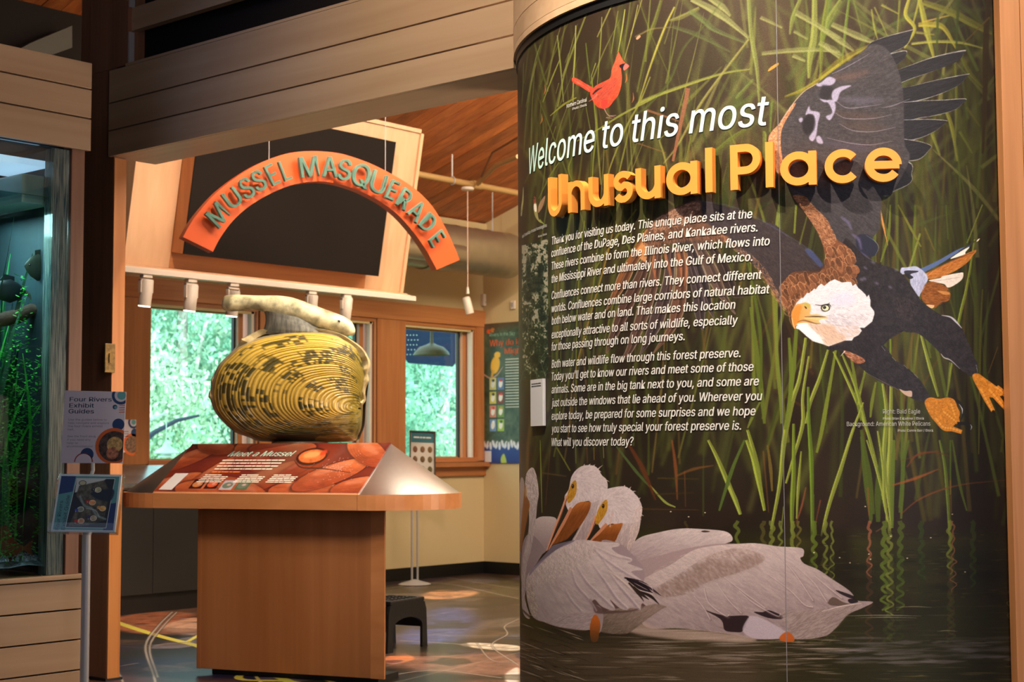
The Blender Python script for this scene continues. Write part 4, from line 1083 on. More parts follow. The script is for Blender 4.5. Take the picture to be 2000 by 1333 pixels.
    M.fur(N((520, 620), (700, 610), (750, 700), (650, 900), (560, 860)), 300, 1.6, 10, [(210, 212, 232), (140, 140, 172)], .6, .3)
    M.fill(N((440, 600), (600, 595), (620, 610), (520, 640), (560, 680), (500, 700)), (44, 42, 52), .9, .5)
    # ---- far leg, body, near leg
    F = frame(1640, 560, 3.919)
    leg2 = F((560, 60), (660, 140), (780, 220), (860, 240), (930, 310), (990, 440), (1030, 540), (1058, 600), (1050, 670), (1010, 690), (930, 640), (840, 570), (780, 520), (700, 440), (600, 360), (480, 330), (480, 150))
    def dark(pts, n, ang=.9, cols=((84, 78, 88), (40, 36, 42), (58, 50, 50), (72, 60, 58))):
        M.fill(pts, (56, 50, 54), 1, .4, noise=.25, ns=(7, 7))
        M.fur(pts, n, ang, 7, cols, .55, .6)
    body = E_((360, 340), (440, 200), (470, 180), (560, 270), (640, 310), (700, 330), (760, 370), (830, 470), (870, 530), (930, 600), (900, 680), (820, 640), (700, 690), (640, 740), (520, 780), (420, 760), (360, 740), (500, 600), (600, 560), (500, 420))
    dark(leg2, 1200)
    dark(body, 2600)
    for x, y in [(540, 390), (555, 385), (620, 410), (690, 430), (720, 340), (600, 300), (560, 330)]:
        c = E_((x, y))[0]
        M.dot(c, 4.5, 2.2, (150, 142, 176), .5, 1.6, .5)
    M.blade(F((780, 220), (850, 235), (900, 280), (935, 320)), 1, 1, (200, 196, 210), .9, .3, wm=4)
    M.blade(F((775, 515), (800, 545), (850, 565), (920, 630)), 1, .6, (210, 204, 206), .8, .3, wm=2.4)
    M.fur(E_((720, 480), (830, 520), (800, 600), (720, 580)), 160, 1.6, 8, [(110, 86, 84), (84, 66, 70)], .6, .6)
    leg1 = F((130, 440), (320, 440), (420, 560), (490, 600), (600, 700), (650, 770), (690, 850), (640, 885), (540, 850), (450, 790), (330, 740), (220, 670), (130, 590), (60, 540), (20, 480))
    dark(leg1, 1400, .8)
    M.fill(F((30, 490), (100, 510), (180, 550), (190, 580), (130, 590), (60, 540)), (176, 110, 76), .9, .4, noise=.3, ns=(3, 3))
    M.fur(F((30, 490), (100, 510), (180, 550), (190, 580), (130, 590), (60, 540)), 90, .3, 6, [(236, 190, 160), (110, 60, 40)], .8)
    M.fill(F((455, 785), (500, 800), (550, 800), (550, 845), (500, 830)), (214, 180, 160), .9, .5)
    M.blade(F((5, 535), (40, 495)), .4, 2, (230, 222, 214), 1)
    M.blade(F((200, 660), (330, 730), (450, 790)), .6, .8, (150, 130, 120), .6, .3, wm=1.4)
    for a, b in [((320, 455), (350, 495)), ((400, 540), (430, 570)), ((490, 600), (520, 630)), ((1045, 600), (1056, 660)), ((570, 670), (600, 700))]:
        M.blade(F(a, b), .6, .6, (190, 200, 206), .8, .2, wm=1.4)
    # feet
    Y1, Y2, Y3 = (206, 130, 34), (232, 168, 72), (140, 78, 18)
    def toe(p, w0, w1):
        M.blade(p, w0, w1, Y1, 1, .2, wm=(w0 + w1) / 2 * 1.1)
        M.blade([(x - w0 * .18, y - w0 * .1) for x, y in p], w0 * .3, w1 * .3, Y2, .7, .6)
        q = sm(p, False, 6)
        for i in range(2, len(q), 2):
            x, y = q[i]
            d = q[min(i + 1, len(q) - 1)] - q[i - 1]
            d = d / (np.hypot(*d) + 1e-6)
            ww = w0 + (w1 - w0) * i / len(q)
            M.blade([(x - d[1] * ww * .45, y + d[0] * ww * .45), (x + d[1] * ww * .45, y - d[0] * ww * .45)], .8, .8, Y3, .6, .2)
    def foot(pts, n):
        M.fill(pts, Y1, 1, .2, noise=.15, ns=(4, 4))
        M.fur(pts, n, .9, 3, [Y2, Y3, (190, 112, 26)], .7, 1.0)
    foot(F((650, 890), (690, 850), (760, 860), (830, 850), (880, 870), (900, 920), (920, 980), (880, 1060), (820, 1090), (760, 1060), (700, 1000)), 500)
    toe(F((860, 900), (880, 960), (905, 1050)), 13, 9)
    toe(F((800, 960), (850, 1000), (900, 1040)), 12, 9)
    toe(F((740, 1010), (800, 1080), (860, 1090), (935, 1115)), 12, 8)
    M.blade(F((890, 870), (925, 900), (945, 970), (930, 1020)), 6, 2, (40, 38, 40), 1, .2, wm=6)
    M.blade(F((915, 900), (938, 940), (938, 975)), .6, .6, (226, 226, 230), .9, .2, wm=2)
    M.blade(F((900, 1050), (970, 1050), (1005, 1070), (990, 1120)), 6, 2, (34, 32, 34), 1, .2, wm=7)
    M.blade(F((1000, 1055), (1010, 1075), (1002, 1100)), .5, .5, (220, 220, 220), .8, .1, wm=1.8)
    foot(F((1015, 690), (1055, 665), (1110, 700), (1180, 750), (1230, 790), (1250, 830), (1180, 850), (1120, 840), (1070, 800)), 400)
    toe(F((1090, 790), (1130, 870), (1175, 955)), 13, 8)
    toe(F((1150, 790), (1220, 870), (1290, 955)), 13, 8)
    toe(F((1200, 770), (1260, 820), (1305, 880)), 10, 8)
    M.blade(F((1170, 950), (1200, 990)), 5, 1.5, (30, 26, 24), .9, .2)
    # ---- brown scaled feathers of neck and shoulder
    sh = D((320, 150), (480, 160), (520, 220), (640, 330), (780, 480), (880, 700), (1020, 800), (1100, 900), (1115, 1080), (1090, 1260), (1000, 1333), (760, 1400), (560, 1333), (700, 1100), (740, 1000), (720, 820), (640, 620), (520, 430), (420, 290))
    M.fill(sh, (128, 80, 52), 1, .3, noise=.15, ns=(4, 4))
    up = D((320, 150), (480, 160), (640, 330), (780, 480), (890, 740), (740, 820), (640, 620), (520, 430), (420, 290))
    M.fur(up, 1500, lambda x, y: .5 + .25 * np.sin(x * .5 + y * .3), 7, [(232, 176, 132), (140, 90, 60), (200, 140, 98), (100, 64, 44)], .85, .45, 1, curve=.9)
    def scales(region, n, ang, L, Wd, seed=0):
        q = sm(region)
        mk = M.mask(M.tp(q))
        x, y, m = mk
        pts = []
        for _ in range(n * 6):
            i, j = R.integers(m.shape[0]), R.integers(m.shape[1])
            if m[i, j] > .5:
                pts.append(((j + x) / M.S + M.x0, (i + y) / M.S + M.y0))
            if len(pts) >= n:
                break
        for px, py in pts:
            b = R.uniform(.75, 1.25)
            a = ang(px, py) if callable(ang) else ang
            M.scale((px, py), a + R.normal(0, .15), L * R.uniform(.8, 1.2), Wd * R.uniform(.8, 1.15), np.array((122, 78, 52)) * b, np.array((214, 152, 104)) * R.uniform(.8, 1.05), .95, .8)
    nk1 = D((740, 800), (900, 790), (1020, 800), (1100, 900), (1115, 1080), (1090, 1260), (1000, 1333), (900, 1300), (700, 1333), (600, 1333), (700, 1100), (740, 1000))
    scales(nk1, 110, -1.9, 17, 12)
    nk2 = E_((150, 380), (190, 350), (270, 345), (340, 350), (380, 320), (440, 380), (320, 420), (230, 490), (185, 560), (165, 580), (130, 510), (110, 440))
    M.fill(nk2, (116, 74, 50), 1, .4)
    scales(nk2, 120, -2.0, 18, 11)
    M.fur(E_((0, 340), (60, 380), (130, 500), (165, 580), (140, 570), (80, 480), (20, 390)), 300, 1.0, 8, [(220, 168, 128), (150, 96, 66)], .8, .4)
    M.blade(E_((340, 270), (345, 320), (280, 350), (200, 350)), 2, 2, (70, 46, 36), .6, 1.4, wm=6)
    # ---- head
    hd = frame(1520, 530, 8.33)
    head_p = hd((215, 700), (240, 620), (300, 510), (380, 430), (400, 440), (470, 350), (500, 360), (590, 280), (610, 300), (650, 240), (700, 205), (750, 240), (830, 170), (920, 130), (960, 150), (1040, 185), (1130, 170), (1190, 180), (1210, 240),
                (1260, 205), (1300, 270), (1350, 310), (1420, 380), (1440, 420), (1475, 380), (1500, 470), (1500, 570), (1560, 650), (1565, 700), (1530, 820), (1400, 925), (1330, 920), (1360, 970), (1310, 1040), (1230, 1080), (1200, 1130), (1080, 1130), (940, 1180),
                (820, 1225), (760, 1200), (690, 1180), (560, 1140), (460, 1060), (410, 1010), (340, 950), (280, 930), (260, 900))
    M.fill(head_p, (222, 216, 222), 1, 0, smooth=False)
    hang = lambda x, y: np.arctan2(y - 604, x - 1560) * .8 + .15
    M.fur(head_p, 2000, hang, 9, [(242, 238, 240), (196, 188, 204), (228, 222, 230), (210, 200, 210)], .7, .25, smooth=False)
    M.fill(hd((300, 850), (460, 840), (560, 960), (700, 1060), (760, 1160), (600, 1130), (460, 1050), (340, 940)), (248, 242, 238), .9, 1.2)
    M.fill(hd((480, 850), (680, 860), (860, 880), (960, 980), (1100, 1100), (900, 1190), (760, 1190), (740, 1080), (600, 960)), (222, 178, 140), .75, 3)
    M.fur(hd((480, 850), (800, 860), (1300, 900), (1300, 1040), (1100, 1120), (820, 1220), (740, 1160), (600, 980)), 500, lambda x, y: np.arctan2(y - 604, x - 1560), 10, [(240, 206, 176), (200, 160, 130), (226, 196, 184), (190, 160, 160)], .7, .2)
    M.fur(hd((820, 700), (1300, 700), (1500, 700), (1300, 900), (820, 860)), 250, .5, 9, [(168, 152, 160), (200, 186, 192)], .6, .3)
    M.fill(hd((840, 430), (1100, 330), (1250, 430), (1160, 560), (900, 540)), (206, 206, 230), .6, 4)
    for i in range(46):
        a = R.uniform(-2.6, .9)
        cx, cy = 1626 + math.cos(a) * R.uniform(66, 82), 607 + math.sin(a) * R.uniform(58, 66)
    for x, y in [(890, 550), (940, 610), (1000, 600), (1060, 600), (1190, 575), (970, 600), (900, 640), (920, 670), (1160, 640), (1130, 620), (1040, 730), (870, 555), (830, 515), (1290, 510), (1340, 570)]:
        M.blade(hd((x - 18, y), (x + 16, y - 4)), .3, .3, (110, 98, 116), .75, .1, wm=1.1)
    bill = hd((215, 690), (250, 600), (300, 540), (380, 525), (430, 510), (520, 545), (530, 640), (520, 700), (640, 700), (740, 730), (800, 745), (790, 770), (700, 780), (660, 810), (680, 850), (560, 850), (440, 840), (330, 850), (300, 870), (285, 920), (262, 938), (225, 850))
    M.fill(bill, (226, 176, 96), 1, .15, grad=(1546, 620, (232, 150, 70), 1600, 620, (214, 190, 130)))
    M.fill(hd((240, 690), (270, 610), (330, 560), (380, 570), (370, 640), (340, 740), (330, 830), (290, 860), (270, 880), (240, 800)), (232, 140, 50), .8, 1.2)
    M.fill(hd((400, 530), (460, 510), (520, 550), (490, 610), (440, 580)), (196, 176, 90), .9, .8)
    M.fill(hd((425, 575), (445, 575), (468, 605), (450, 612)), (70, 44, 40), .95, .15)
    M.blade(hd((430, 745), (560, 738), (700, 742), (770, 748)), .6, .5, (70, 44, 34), .95, .1, wm=2)
    M.blade(hd((420, 765), (560, 775), (700, 775), (790, 765)), 1.2, .5, (232, 210, 150), .9, .2, wm=1.8)
    M.blade(hd((310, 830), (400, 800), (500, 820), (600, 850), (690, 855)), 1, .8, (120, 74, 50), .75, .5, wm=2.6)
    M.blade(hd((222, 760), (240, 850), (265, 930)), 1.2, .6, (250, 220, 180), .9, .3)
    M.blade(hd((280, 930), (290, 890), (320, 875)), 1, .8, (90, 40, 26), .8, .2)
    M.blade(hd((600, 545), (700, 560), (790, 540), (840, 520)), .8, .8, (70, 62, 60), .9, .3, wm=2.2)
    M.dot(hd((768, 598))[0], 9.2, 7, (58, 56, 48), 1, .3)
    M.dot(hd((768, 600))[0], 6.8, 5.4, (226, 220, 184), 1, .15)
    M.dot(hd((752, 590))[0], 3.2, 3.1, (34, 30, 26), 1, .1)
    M.dot(hd((744, 582))[0], .8, .8, (240, 240, 240), 1)
    M.blade(hd((690, 560), (760, 548), (830, 545), (860, 590)), 1, .5, (50, 44, 40), 1, .2, wm=2.6)
    M.blade(hd((690, 640), (760, 655), (830, 630)), .5, .5, (90, 88, 84), .8, .2, wm=1.5)

    # ---- cardinal
    M.fill(K((780, 1020), (800, 1010), (860, 1030), (960, 1090), (1060, 1150), (1020, 1200), (960, 1170), (880, 1120), (790, 1070)), (214, 74, 48), 1, .1)
    for a in [((800, 1030), (900, 1080), (1030, 1160)), ((790, 1060), (900, 1120), (1010, 1190))]:
        M.blade(K(*a), .8, .8, (120, 36, 28), .7, .2)
    M.fur(K((780, 1020), (960, 1090), (1060, 1150), (1020, 1200), (880, 1120)), 120, .55, 8, [(240, 130, 100), (170, 50, 36)], .6, .1)
    cb = K((1380, 685), (1400, 700), (1440, 780), (1470, 820), (1440, 850), (1420, 900), (1430, 1000), (1420, 1120), (1380, 1240), (1320, 1320), (1250, 1400), (1150, 1410), (1080, 1360), (1020, 1240), (1030, 1180), (1100, 1110), (1200, 1060), (1280, 1010), (1300, 900), (1340, 800))
    M.fill(cb, (226, 78, 46), 1, .1, grad=(1210, 120, (236, 88, 56), 1170, 200, (214, 66, 40)), noise=.06)
    M.fur(cb, 500, 2.2, 6, [(246, 120, 80), (190, 50, 34), (232, 90, 56)], .6, .4)
    M.fill(K((1040, 1190), (1120, 1120), (1200, 1080), (1280, 1060), (1350, 1010), (1375, 1060), (1330, 1160), (1240, 1280), (1140, 1330), (1060, 1300)), (176, 74, 56), .7, 1)
    M.fur(K((1040, 1190), (1200, 1080), (1350, 1010), (1330, 1160), (1240, 1280), (1060, 1300)), 160, 2.4, 9, [(150, 90, 80), (206, 80, 50), (110, 50, 44)], .6, .15)
    M.blade(K((1050, 1230), (1100, 1180), (1170, 1140)), 2, 1, (50, 34, 38), .9, .4, wm=4)
    M.fill(K((1400, 850), (1440, 830), (1470, 830), (1450, 870), (1460, 920), (1430, 900), (1400, 870)), (50, 36, 46), 1, .2)
    M.fill(K((1450, 870), (1475, 828), (1500, 835), (1525, 860), (1500, 890), (1460, 918), (1448, 900)), (226, 106, 96), 1, .15)
    M.dot(K((1412, 856))[0], 1.3, 1.3, (20, 16, 20), 1)
    for a in [((790, 240), (810, 300), (850, 350)), ((800, 270), (830, 330), (890, 350)), ((850, 340), (905, 335)), ((815, 355), (870, 360))]:
        M.blade(H(*a), 1.2, .9, (176, 130, 130), .95, .1)
    M.fill(H((775, 210), (830, 205), (815, 260), (790, 280)), (190, 60, 50), 1, .2)
    M.blade(H((665, 215), (710, 185), (740, 150)), 1, 3, (190, 110, 96), .9, .2)
    # ---- hummingbirds, satellite picture
    M.fill(H((190, 1040), (205, 1050), (208, 1090), (190, 1110), (186, 1080)), (140, 70, 50), 1, .2)
    M.fill(H((190, 1100), (212, 1100), (222, 1180), (235, 1240), (270, 1265), (240, 1265), (205, 1220), (186, 1150)), (150, 140, 84), 1, .2)
    M.fill(H((190, 1110), (210, 1110), (212, 1170), (195, 1165)), (222, 210, 196), 1, .2)
    M.blade(H((150, 1055), (180, 1055), (200, 1060)), .6, 1.5, (50, 44, 36), 1)
    M.fill(H((225, 1180), (230, 1120), (262, 1060), (290, 1035), (270, 1120), (240, 1170)), (176, 134, 100), .8, .3)
    M.blade(H((240, 1240), (265, 1270), (290, 1290)), 3, 1, (130, 150, 60), .9, .2)
    M.blade(H((98, 960), (95, 1060), (85, 1140), (80, 1210)), 1, 2.5, (170, 170, 110), .9, .2, wm=3.4)
    M.blade(H((90, 1140), (78, 1180)), 3, 1, (150, 140, 80), .8, .3)
    mp = [(1019, 480), (1070, 467), (1071, 738), (1021, 742)]
    mk = M.mask(M.tp(mp))
    h_, w_ = mk[2].shape
    na = vnoise(h_, w_, 9, 12, 31) * .5 + vnoise(h_, w_, 3, 4, 32) * .5
    nb = vnoise(h_, w_, 20, 30, 33)
    yv = np.linspace(1, 0, h_)[:, None]
    cc = np.array([50, 64, 40]) / 255 * (.6 + na[..., None])
    wt = np.clip((na + yv * .25 - .62) * 6, 0, 1)[..., None]
    cc = cc * (1 - wt) + wt * np.array([160, 152, 128]) / 255
    dk = np.clip((nb - .62) * 6, 0, 1)[..., None]
    cc = cc * (1 - dk * .8) + dk * .8 * np.array([28, 44, 30]) / 255
    M.comp(mk, cc, 1)
    for i in range(26):
        x, y = R.uniform(1022, 1068), R.uniform(480, 735)
        M.blade([(x, y), (x + R.normal(0, 5), y + R.uniform(6, 30))], .5, .5, (190, 184, 166), .6, .1)
        M.blade([(x, y), (x + R.uniform(4, 16), y - R.uniform(1, 4))], .5, .5, (180, 176, 160), .5, .1)
    M.im = np.clip(M.im, 0, 1) ** 1.16 * 1.08
    gyv = M.im @ np.array([.35, .5, .15])
    M.im = (gyv[..., None] + (M.im - gyv[..., None]) * .88).astype(np.float32)
    # print grain, stronger in the upper middle; bright specks paint its sparkle under the spots
    gr = np.random.default_rng(5).random((M.h, M.w)) - .5
    amp = .10 + .22 * np.clip(1 - np.hypot((xx - 1500) / 420, (yy - 230) / 420), 0, 1)
    M.im *= (1 + (amp * gr)[..., None]).astype(np.float32)
    M.im += (amp * .10 * (gr > .3))[..., None].astype(np.float32)
    return M
# ---------------------------------------------------------------- materials used in several places
M_ = {}
M_['maple'] = wood('maple', (176, 140, 106), (196, 162, 128), 1, .40, 16, .05)
M_['maple_x'] = wood('maple_x', (176, 140, 106), (196, 162, 128), 0, .40, 16, .05)
M_['maple_z'] = wood('maple_z', (208, 160, 120), (224, 180, 140), 2, .40, 16, .04)
M_['fir'] = wood('fir', (168, 100, 54), (196, 130, 78), 2, .4, 30, .07)
M_['fir_x'] = wood('fir_x', (168, 100, 54), (196, 130, 78), 0, .4, 30, .07)
M_['fir_y'] = wood('fir_y', (178, 98, 46), (206, 130, 70), 1, .4, 30, .07)
M_['post'] = wood('post_fir', (124, 82, 60), (150, 102, 76), 2, .5, 40, .05)
M_['kiosk'] = wood('kiosk_veneer', (152, 90, 48), (176, 112, 66), 2, .38, 14, .03, coat=.25)
M_['cedar'] = wood('cedar', (150, 74, 34), (206, 122, 62), 1, .45, 22, .28)
M_['cream'] = plain('cream_paint', (206, 184, 140), .85, 0, .03, 6, .02)
M_['black'] = plain('black_laminate', (30, 28, 27), .5, 0, .1, 8, .02)
M_['rubber'] = plain('black_vinyl', (14, 13, 13), .45, 0, .1, 8, .02)
M_['dark_panel'] = plain('dark_brown_board', (27, 20, 16), .85, 0, .08, 3, .02, spec=.2)
M_['white'] = plain('white_enamel', (222, 208, 192), .4, 0, .03, 12, .01)
M_['steel'] = plain('brushed_steel', (196, 196, 194), .33, 1.0, .05, 40, .03)
M_['alu'] = plain('grey_metal', (186, 182, 182), .45, .3, .04, 30, .02)
M_['duct'] = plain('galvanised_duct', (172, 160, 140), .38, .8, .1, 9, .04)
M_['pipe'] = plain('tan_pipe', (186, 150, 96), .5, .1, .06, 12, .03)
M_['clear'] = glass('window_glass', (.74, .93, .91), .045)
M_['acrylic'] = glass('clear_acrylic', (.95, .97, .98), .02, .0)

YC, XC = 9.73, 10.815          # window wall and cream side wall
# ---------------------------------------------------------------- floor (painted aerial map under a gloss coat)
def paint_floor():
    F = Canvas(3.4, 2.6, 11.2, 10.2, 190, (66, 58, 54))
    R = RNG
    h, w = F.h, F.w
    a = vnoise(h, w, 90, 70, 51) * .5 + vnoise(h, w, 34, 30, 52) * .3 + vnoise(h, w, 9, 8, 53) * .2
    b = vnoise(h, w, 260, 200, 54) * .6 + vnoise(h, w, 60, 50, 55) * .4
    c1, c2, c3 = np.array([50, 42, 40]) / 255, np.array([100, 82, 70]) / 255, np.array([60, 62, 50]) / 255
    F.im[:] = .82 * (c1 * (1 - a[..., None]) + c2 * a[..., None]) * (1 - .4 * b[..., None]) + c3 * .4 * b[..., None]
    def g(*pts):
        return [tuple(hz(x, y, 0)[:2]) for x, y in pts]
    def patch(pts, col, al=.8, soft=.03, n=.25):
        F.fill(g(*pts), col, al, soft, noise=n, ns=(.06, .05))
    def road(pts, wd, col, al=.9):
        F.blade(g(*pts), wd, wd, col, al, .002, smooth=True)
    for i in range(70):
        x, y = R.uniform(3.5, 11), R.uniform(2.8, 10)
        col = [(150, 104, 84), (96, 84, 96), (70, 62, 84), (120, 100, 76), (44, 40, 36), (150, 140, 130)][R.integers(6)]
        q = [(x + math.cos(t) * R.uniform(.1, .5), y + math.sin(t) * R.uniform(.1, .5)) for t in np.linspace(0, 6.28, 8)[:-1]]
        F.fill(q, col, .4, .03, noise=.35, ns=(.07, .06))
    patch([(215, 1210), (300, 1196), (385, 1202), (385, 1230), (300, 1240), (215, 1228)], (176, 112, 84), .8)
    patch([(330, 1218), (385, 1208), (385, 1240), (320, 1232)], (206, 172, 150), .7, .02)
    patch([(820, 1165), (860, 1152), (930, 1156), (915, 1166), (850, 1172)], (216, 160, 124), .85, .02)
    patch([(770, 1280), (800, 1275), (1010, 1278), (1010, 1320), (830, 1312), (752, 1300)], (176, 130, 116), .55, .05)
    patch([(752, 1284), (800, 1282), (806, 1290), (760, 1298)], (190, 120, 84), .8, .01)
    patch([(830, 1195), (900, 1185), (930, 1210), (900, 1250), (800, 1262), (780, 1240), (830, 1215)], (84, 96, 160), .75, .06)
    patch([(230, 1290), (400, 1285), (560, 1300), (700, 1312), (560, 1330), (300, 1325)], (54, 52, 92), .6, .08)
    patch([(360, 1240), (385, 1245), (385, 1262), (340, 1256)], (160, 156, 180), .5, .03)
    patch([(900, 1262), (920, 1256), (1010, 1262), (1010, 1272), (960, 1270)], (226, 214, 196), .8, .01)
    patch([(985, 1320), (1000, 1308), (1012, 1306), (1012, 1333), (990, 1333)], (230, 224, 214), .85, .01)
    patch([(300, 1262), (330, 1256), (380, 1258), (360, 1266), (300, 1268)], (150, 140, 150), .7, .01)
    patch([(215, 1310), (300, 1300), (330, 1340), (215, 1345)], (90, 70, 84), .6, .05)
    patch([(940, 1140), (1012, 1136), (1012, 1160), (960, 1165)], (84, 84, 60), .5, .05)
    for i in range(160):
        x, y = R.uniform(3.5, 11), R.uniform(2.8, 10)
        col = [(60, 50, 74), (40, 40, 46), (110, 84, 74), (86, 92, 120), (130, 116, 110), (36, 34, 26)][R.integers(6)]
        r_ = R.uniform(.04, .22)
        q = [(x + math.cos(t) * r_ * R.uniform(.4, 1.6), y + math.sin(t) * r_ * R.uniform(.4, 1.6)) for t in np.linspace(0, 6.28, 9)[:-1]]
        F.fill(q, col, .5, .006, noise=.4, ns=(.04, .04), smooth=False)
    Y = (236, 206, 96)
    road([(205, 1209), (300, 1240), (385, 1262)], .06, Y)
    road([(100, 1160), (205, 1209)], .06, Y)
    road([(366, 1254), (390, 1240)], .03, Y)
    road([(385, 1262), (560, 1330), (640, 1380)], .06, Y)
    road([(500, 1302), (490, 1312), (466, 1322), (480, 1329), (560, 1331), (600, 1340)], .045, Y)
    road([(500, 1302), (560, 1306), (640, 1330), (690, 1350)], .03, Y)
    road([(510, 1302), (498, 1318), (520, 1345)], .02, (210, 190, 110))
    for p, wd in [([(336, 1196), (310, 1222), (284, 1262), (300, 1320), (306, 1350)], .014), ([(345, 1196), (318, 1224), (292, 1264), (308, 1324)], .012), ([(284, 1262), (380, 1254)], .012), ([(215, 1305), (270, 1296)], .012),
                  ([(780, 1252), (880, 1258), (1012, 1268)], .012), ([(800, 1240), (1012, 1244)], .008), ([(1012, 1210), (985, 1224), (990, 1240), (960, 1262), (1012, 1300)], .008), ([(752, 1150), (860, 1140), (1012, 1170)], .012), ([(870, 1128), (1012, 1152)], .01),
                  ([(700, 1333), (840, 1310), (980, 1325)], .01), ([(215, 1280), (240, 1333)], .012), ([(930, 1256), (960, 1290), (1012, 1296)], .007)]:
        road(p, wd * 2.2, (84, 74, 68), .6)
        road(p, wd, (196, 186, 176), .75)
    for i in range(46):
        x, y = R.uniform(3.5, 11), R.uniform(3, 10)
        t = R.choice([0.3, 1.87]) + R.normal(0, .06)
        l = R.uniform(.5, 2.5)
        F.blade([(x, y), (x + math.cos(t) * l, y + math.sin(t) * l)], .012, .012, (170, 160, 150), .4, .002)
    F.im = np.clip((F.im - .24) * 1.4 + .22, 0, 1).astype(np.float32)
    return F

FLR = paint_floor()
vs, fs, uv = [], [], []
def quad_uv(x0, y0, x1, y1, z):
    return [(x0, y0, z), (x1, y0, z), (x1, y1, z), (x0, y1, z)]
m_floor = print_mat('floor_map', FLR.im, .30, .04, 30, 1.0, .5, .12)
FX0, FX1, FY0, FY1 = -4.0, 10.9, -5.0, 9.8
fl = quad_uv(FX0, FY0, FX1, FY1, 0)
uvs = [((x - 3.4) / 7.8, 1 - (y - 2.6) / 7.6) for x, y, _ in fl]
o = box('floor', (FX0, FY0, -.12), (FX1, FY1, 0), m_floor)
me = o.data
l = me.uv_layers.new(name='UVMap')
for lp in me.loops:
    c = me.vertices[lp.vertex_index].co
    l.data[lp.index].uv = ((c.x + o.location.x - 3.4) / 7.8, 1 - (c.y + o.location.y - 2.6) / 7.6)
tagit(o, 'dark glossy floor printed with an aerial map and yellow roads', kind='structure')

def struct(o, label=None):
    return tagit(o, label, kind='structure')

# ---------------------------------------------------------------- window wall
WZ0, WZ1 = 1.085, 2.262
WIN = [(7.02, 7.925, 8.06), (8.385, 9.268, 9.385), (9.765, 10.60, 10.70)]   # glass left, glass right, opening right
T = .16
wl_ = root('wall_window_side', (3.0, YC, 0), 'cream and timber wall with three windows', kind='structure')
wm = M_['cream']
def wpart(name, x0, x1, z0, z1, mat, dy=0, back=T):
    return box(name, (x0, YC - dy, z0), (x1, YC + back, z1), mat, wl_)
wpart('lower_wall', -4, XC + .2, 0, WZ0 - .04, wm)
wpart('upper_wall', -4, XC + .2, 2.33, 5.0, wm)
prev = -4
for a, b, c in WIN:
    wpart('pier', prev, a - .005, WZ0 - .04, 2.33, wm)
    prev = c
wpart('pier', prev, XC + .2, WZ0 - .04, 2.33, wm)
# timber cladding boards proud of the wall
wpart('head_board', 3.0, 10.823, 2.315, 2.47, M_['fir_x'], .03, 0)
wpart('head_board', 3.0, 10.823, 2.474, 2.70, M_['fir_x'], .022, 0) if False else None
for x0, x1 in [(3.0, 7.0), (8.075, 8.37), (9.40, 9.75), (10.70, 10.815)]:
    wpart('casing_board', x0, x1, WZ0 - .03, 2.312, M_['fir'], .025, 0)
wpart('window_stool', 3.0, 10.85, 1.0, 1.04, M_['fir_x'], .09, 0)
wpart('apron_board', 3.0, 10.84, .915, .998, M_['fir_x'], .03, 0)
for i, (a, b, c) in enumerate(WIN):
    w = root('window_%d' % (i + 1), (a, YC, WZ0), 'fir framed window %s' % ['nearest the counter', 'behind the shell sculpture', 'beside the bird poster'][i], kind='structure')
    fr = M_['fir']
    y0, y1 = YC - .01, YC + T
    box('sill_board', (a - .02, YC - .03, WZ0 - .04), (c, y1, WZ0), M_['fir_x'], w)
    box('head_jamb', (a - .02, y0, WZ1 + .02), (c, y1, 2.33), M_['fir_x'], w)
    box('side_jamb', (a - .012, y0, WZ0), (a, y1, WZ1 + .02), fr, w)
    box('side_jamb', (c - .012, y0, WZ0), (c, y1, WZ1 + .02), fr, w)
    # sash
    g = YC + .12
    sash = root('sash', (a, g, WZ0), None)
    sash.parent = w
    sash.location = (0, g - YC, 0)
    for nm, lo, hi in [('sash_bar', (a - .05, g, WZ0), (a, g + .04, WZ1 + .02)), ('sash_bar', (b, g - .05, WZ0), (b + .05, g + .04, WZ1 + .02)), ('sash_bar', (a, g, WZ1 - .005), (b, g + .04, WZ1 + .03)), ('sash_bar', (a, g, WZ0 - .01), (b, g + .04, WZ0 + .01))]:
        box(nm, lo, hi, fr, sash)
    box('gasket', (b - .012, g - .01, WZ0), (b, g + .02, WZ1), M_['rubber'], sash)
    box('pane', (a - .01, g + .01, WZ0), (b, g + .018, WZ1), M_['clear'], sash)
    box('shade_channel', (c - .055, YC + .0, WZ0), (c - .03, YC + .05, WZ1 + .02), M_['white'], w)
    box('shade_cassette', (a, YC + .0, WZ1 - .0), (c - .02, YC + .035, WZ1 + .028), plain('shade_ivory', (214, 190, 140), .5), w)

# ---------------------------------------------------------------- cream side wall, back walls
struct(box('wall_poster_side', (XC, -5, 0), (XC + .2, YC, 6.6), wm), 'cream painted wall carrying the bird poster')
struct(box('wall_entrance_side', (-4.2, -5, 0), (-4, YC, 6.6), wm), 'cream wall behind the aquarium side')
struct(box('wall_rear', (-4, -5.2, 0), (XC, -5, 6.6), wm), 'cream wall at the back of the hall')
for nm, lo, hi in [('baseboard_window_side', (7.9, YC - .014, 0), (XC - .014, YC, .112)), ('baseboard_poster_side', (XC - .014, 3.0, 0), (XC, YC, .112))]:
    struct(box(nm, lo, hi, M_['rubber']), 'black vinyl baseboard')

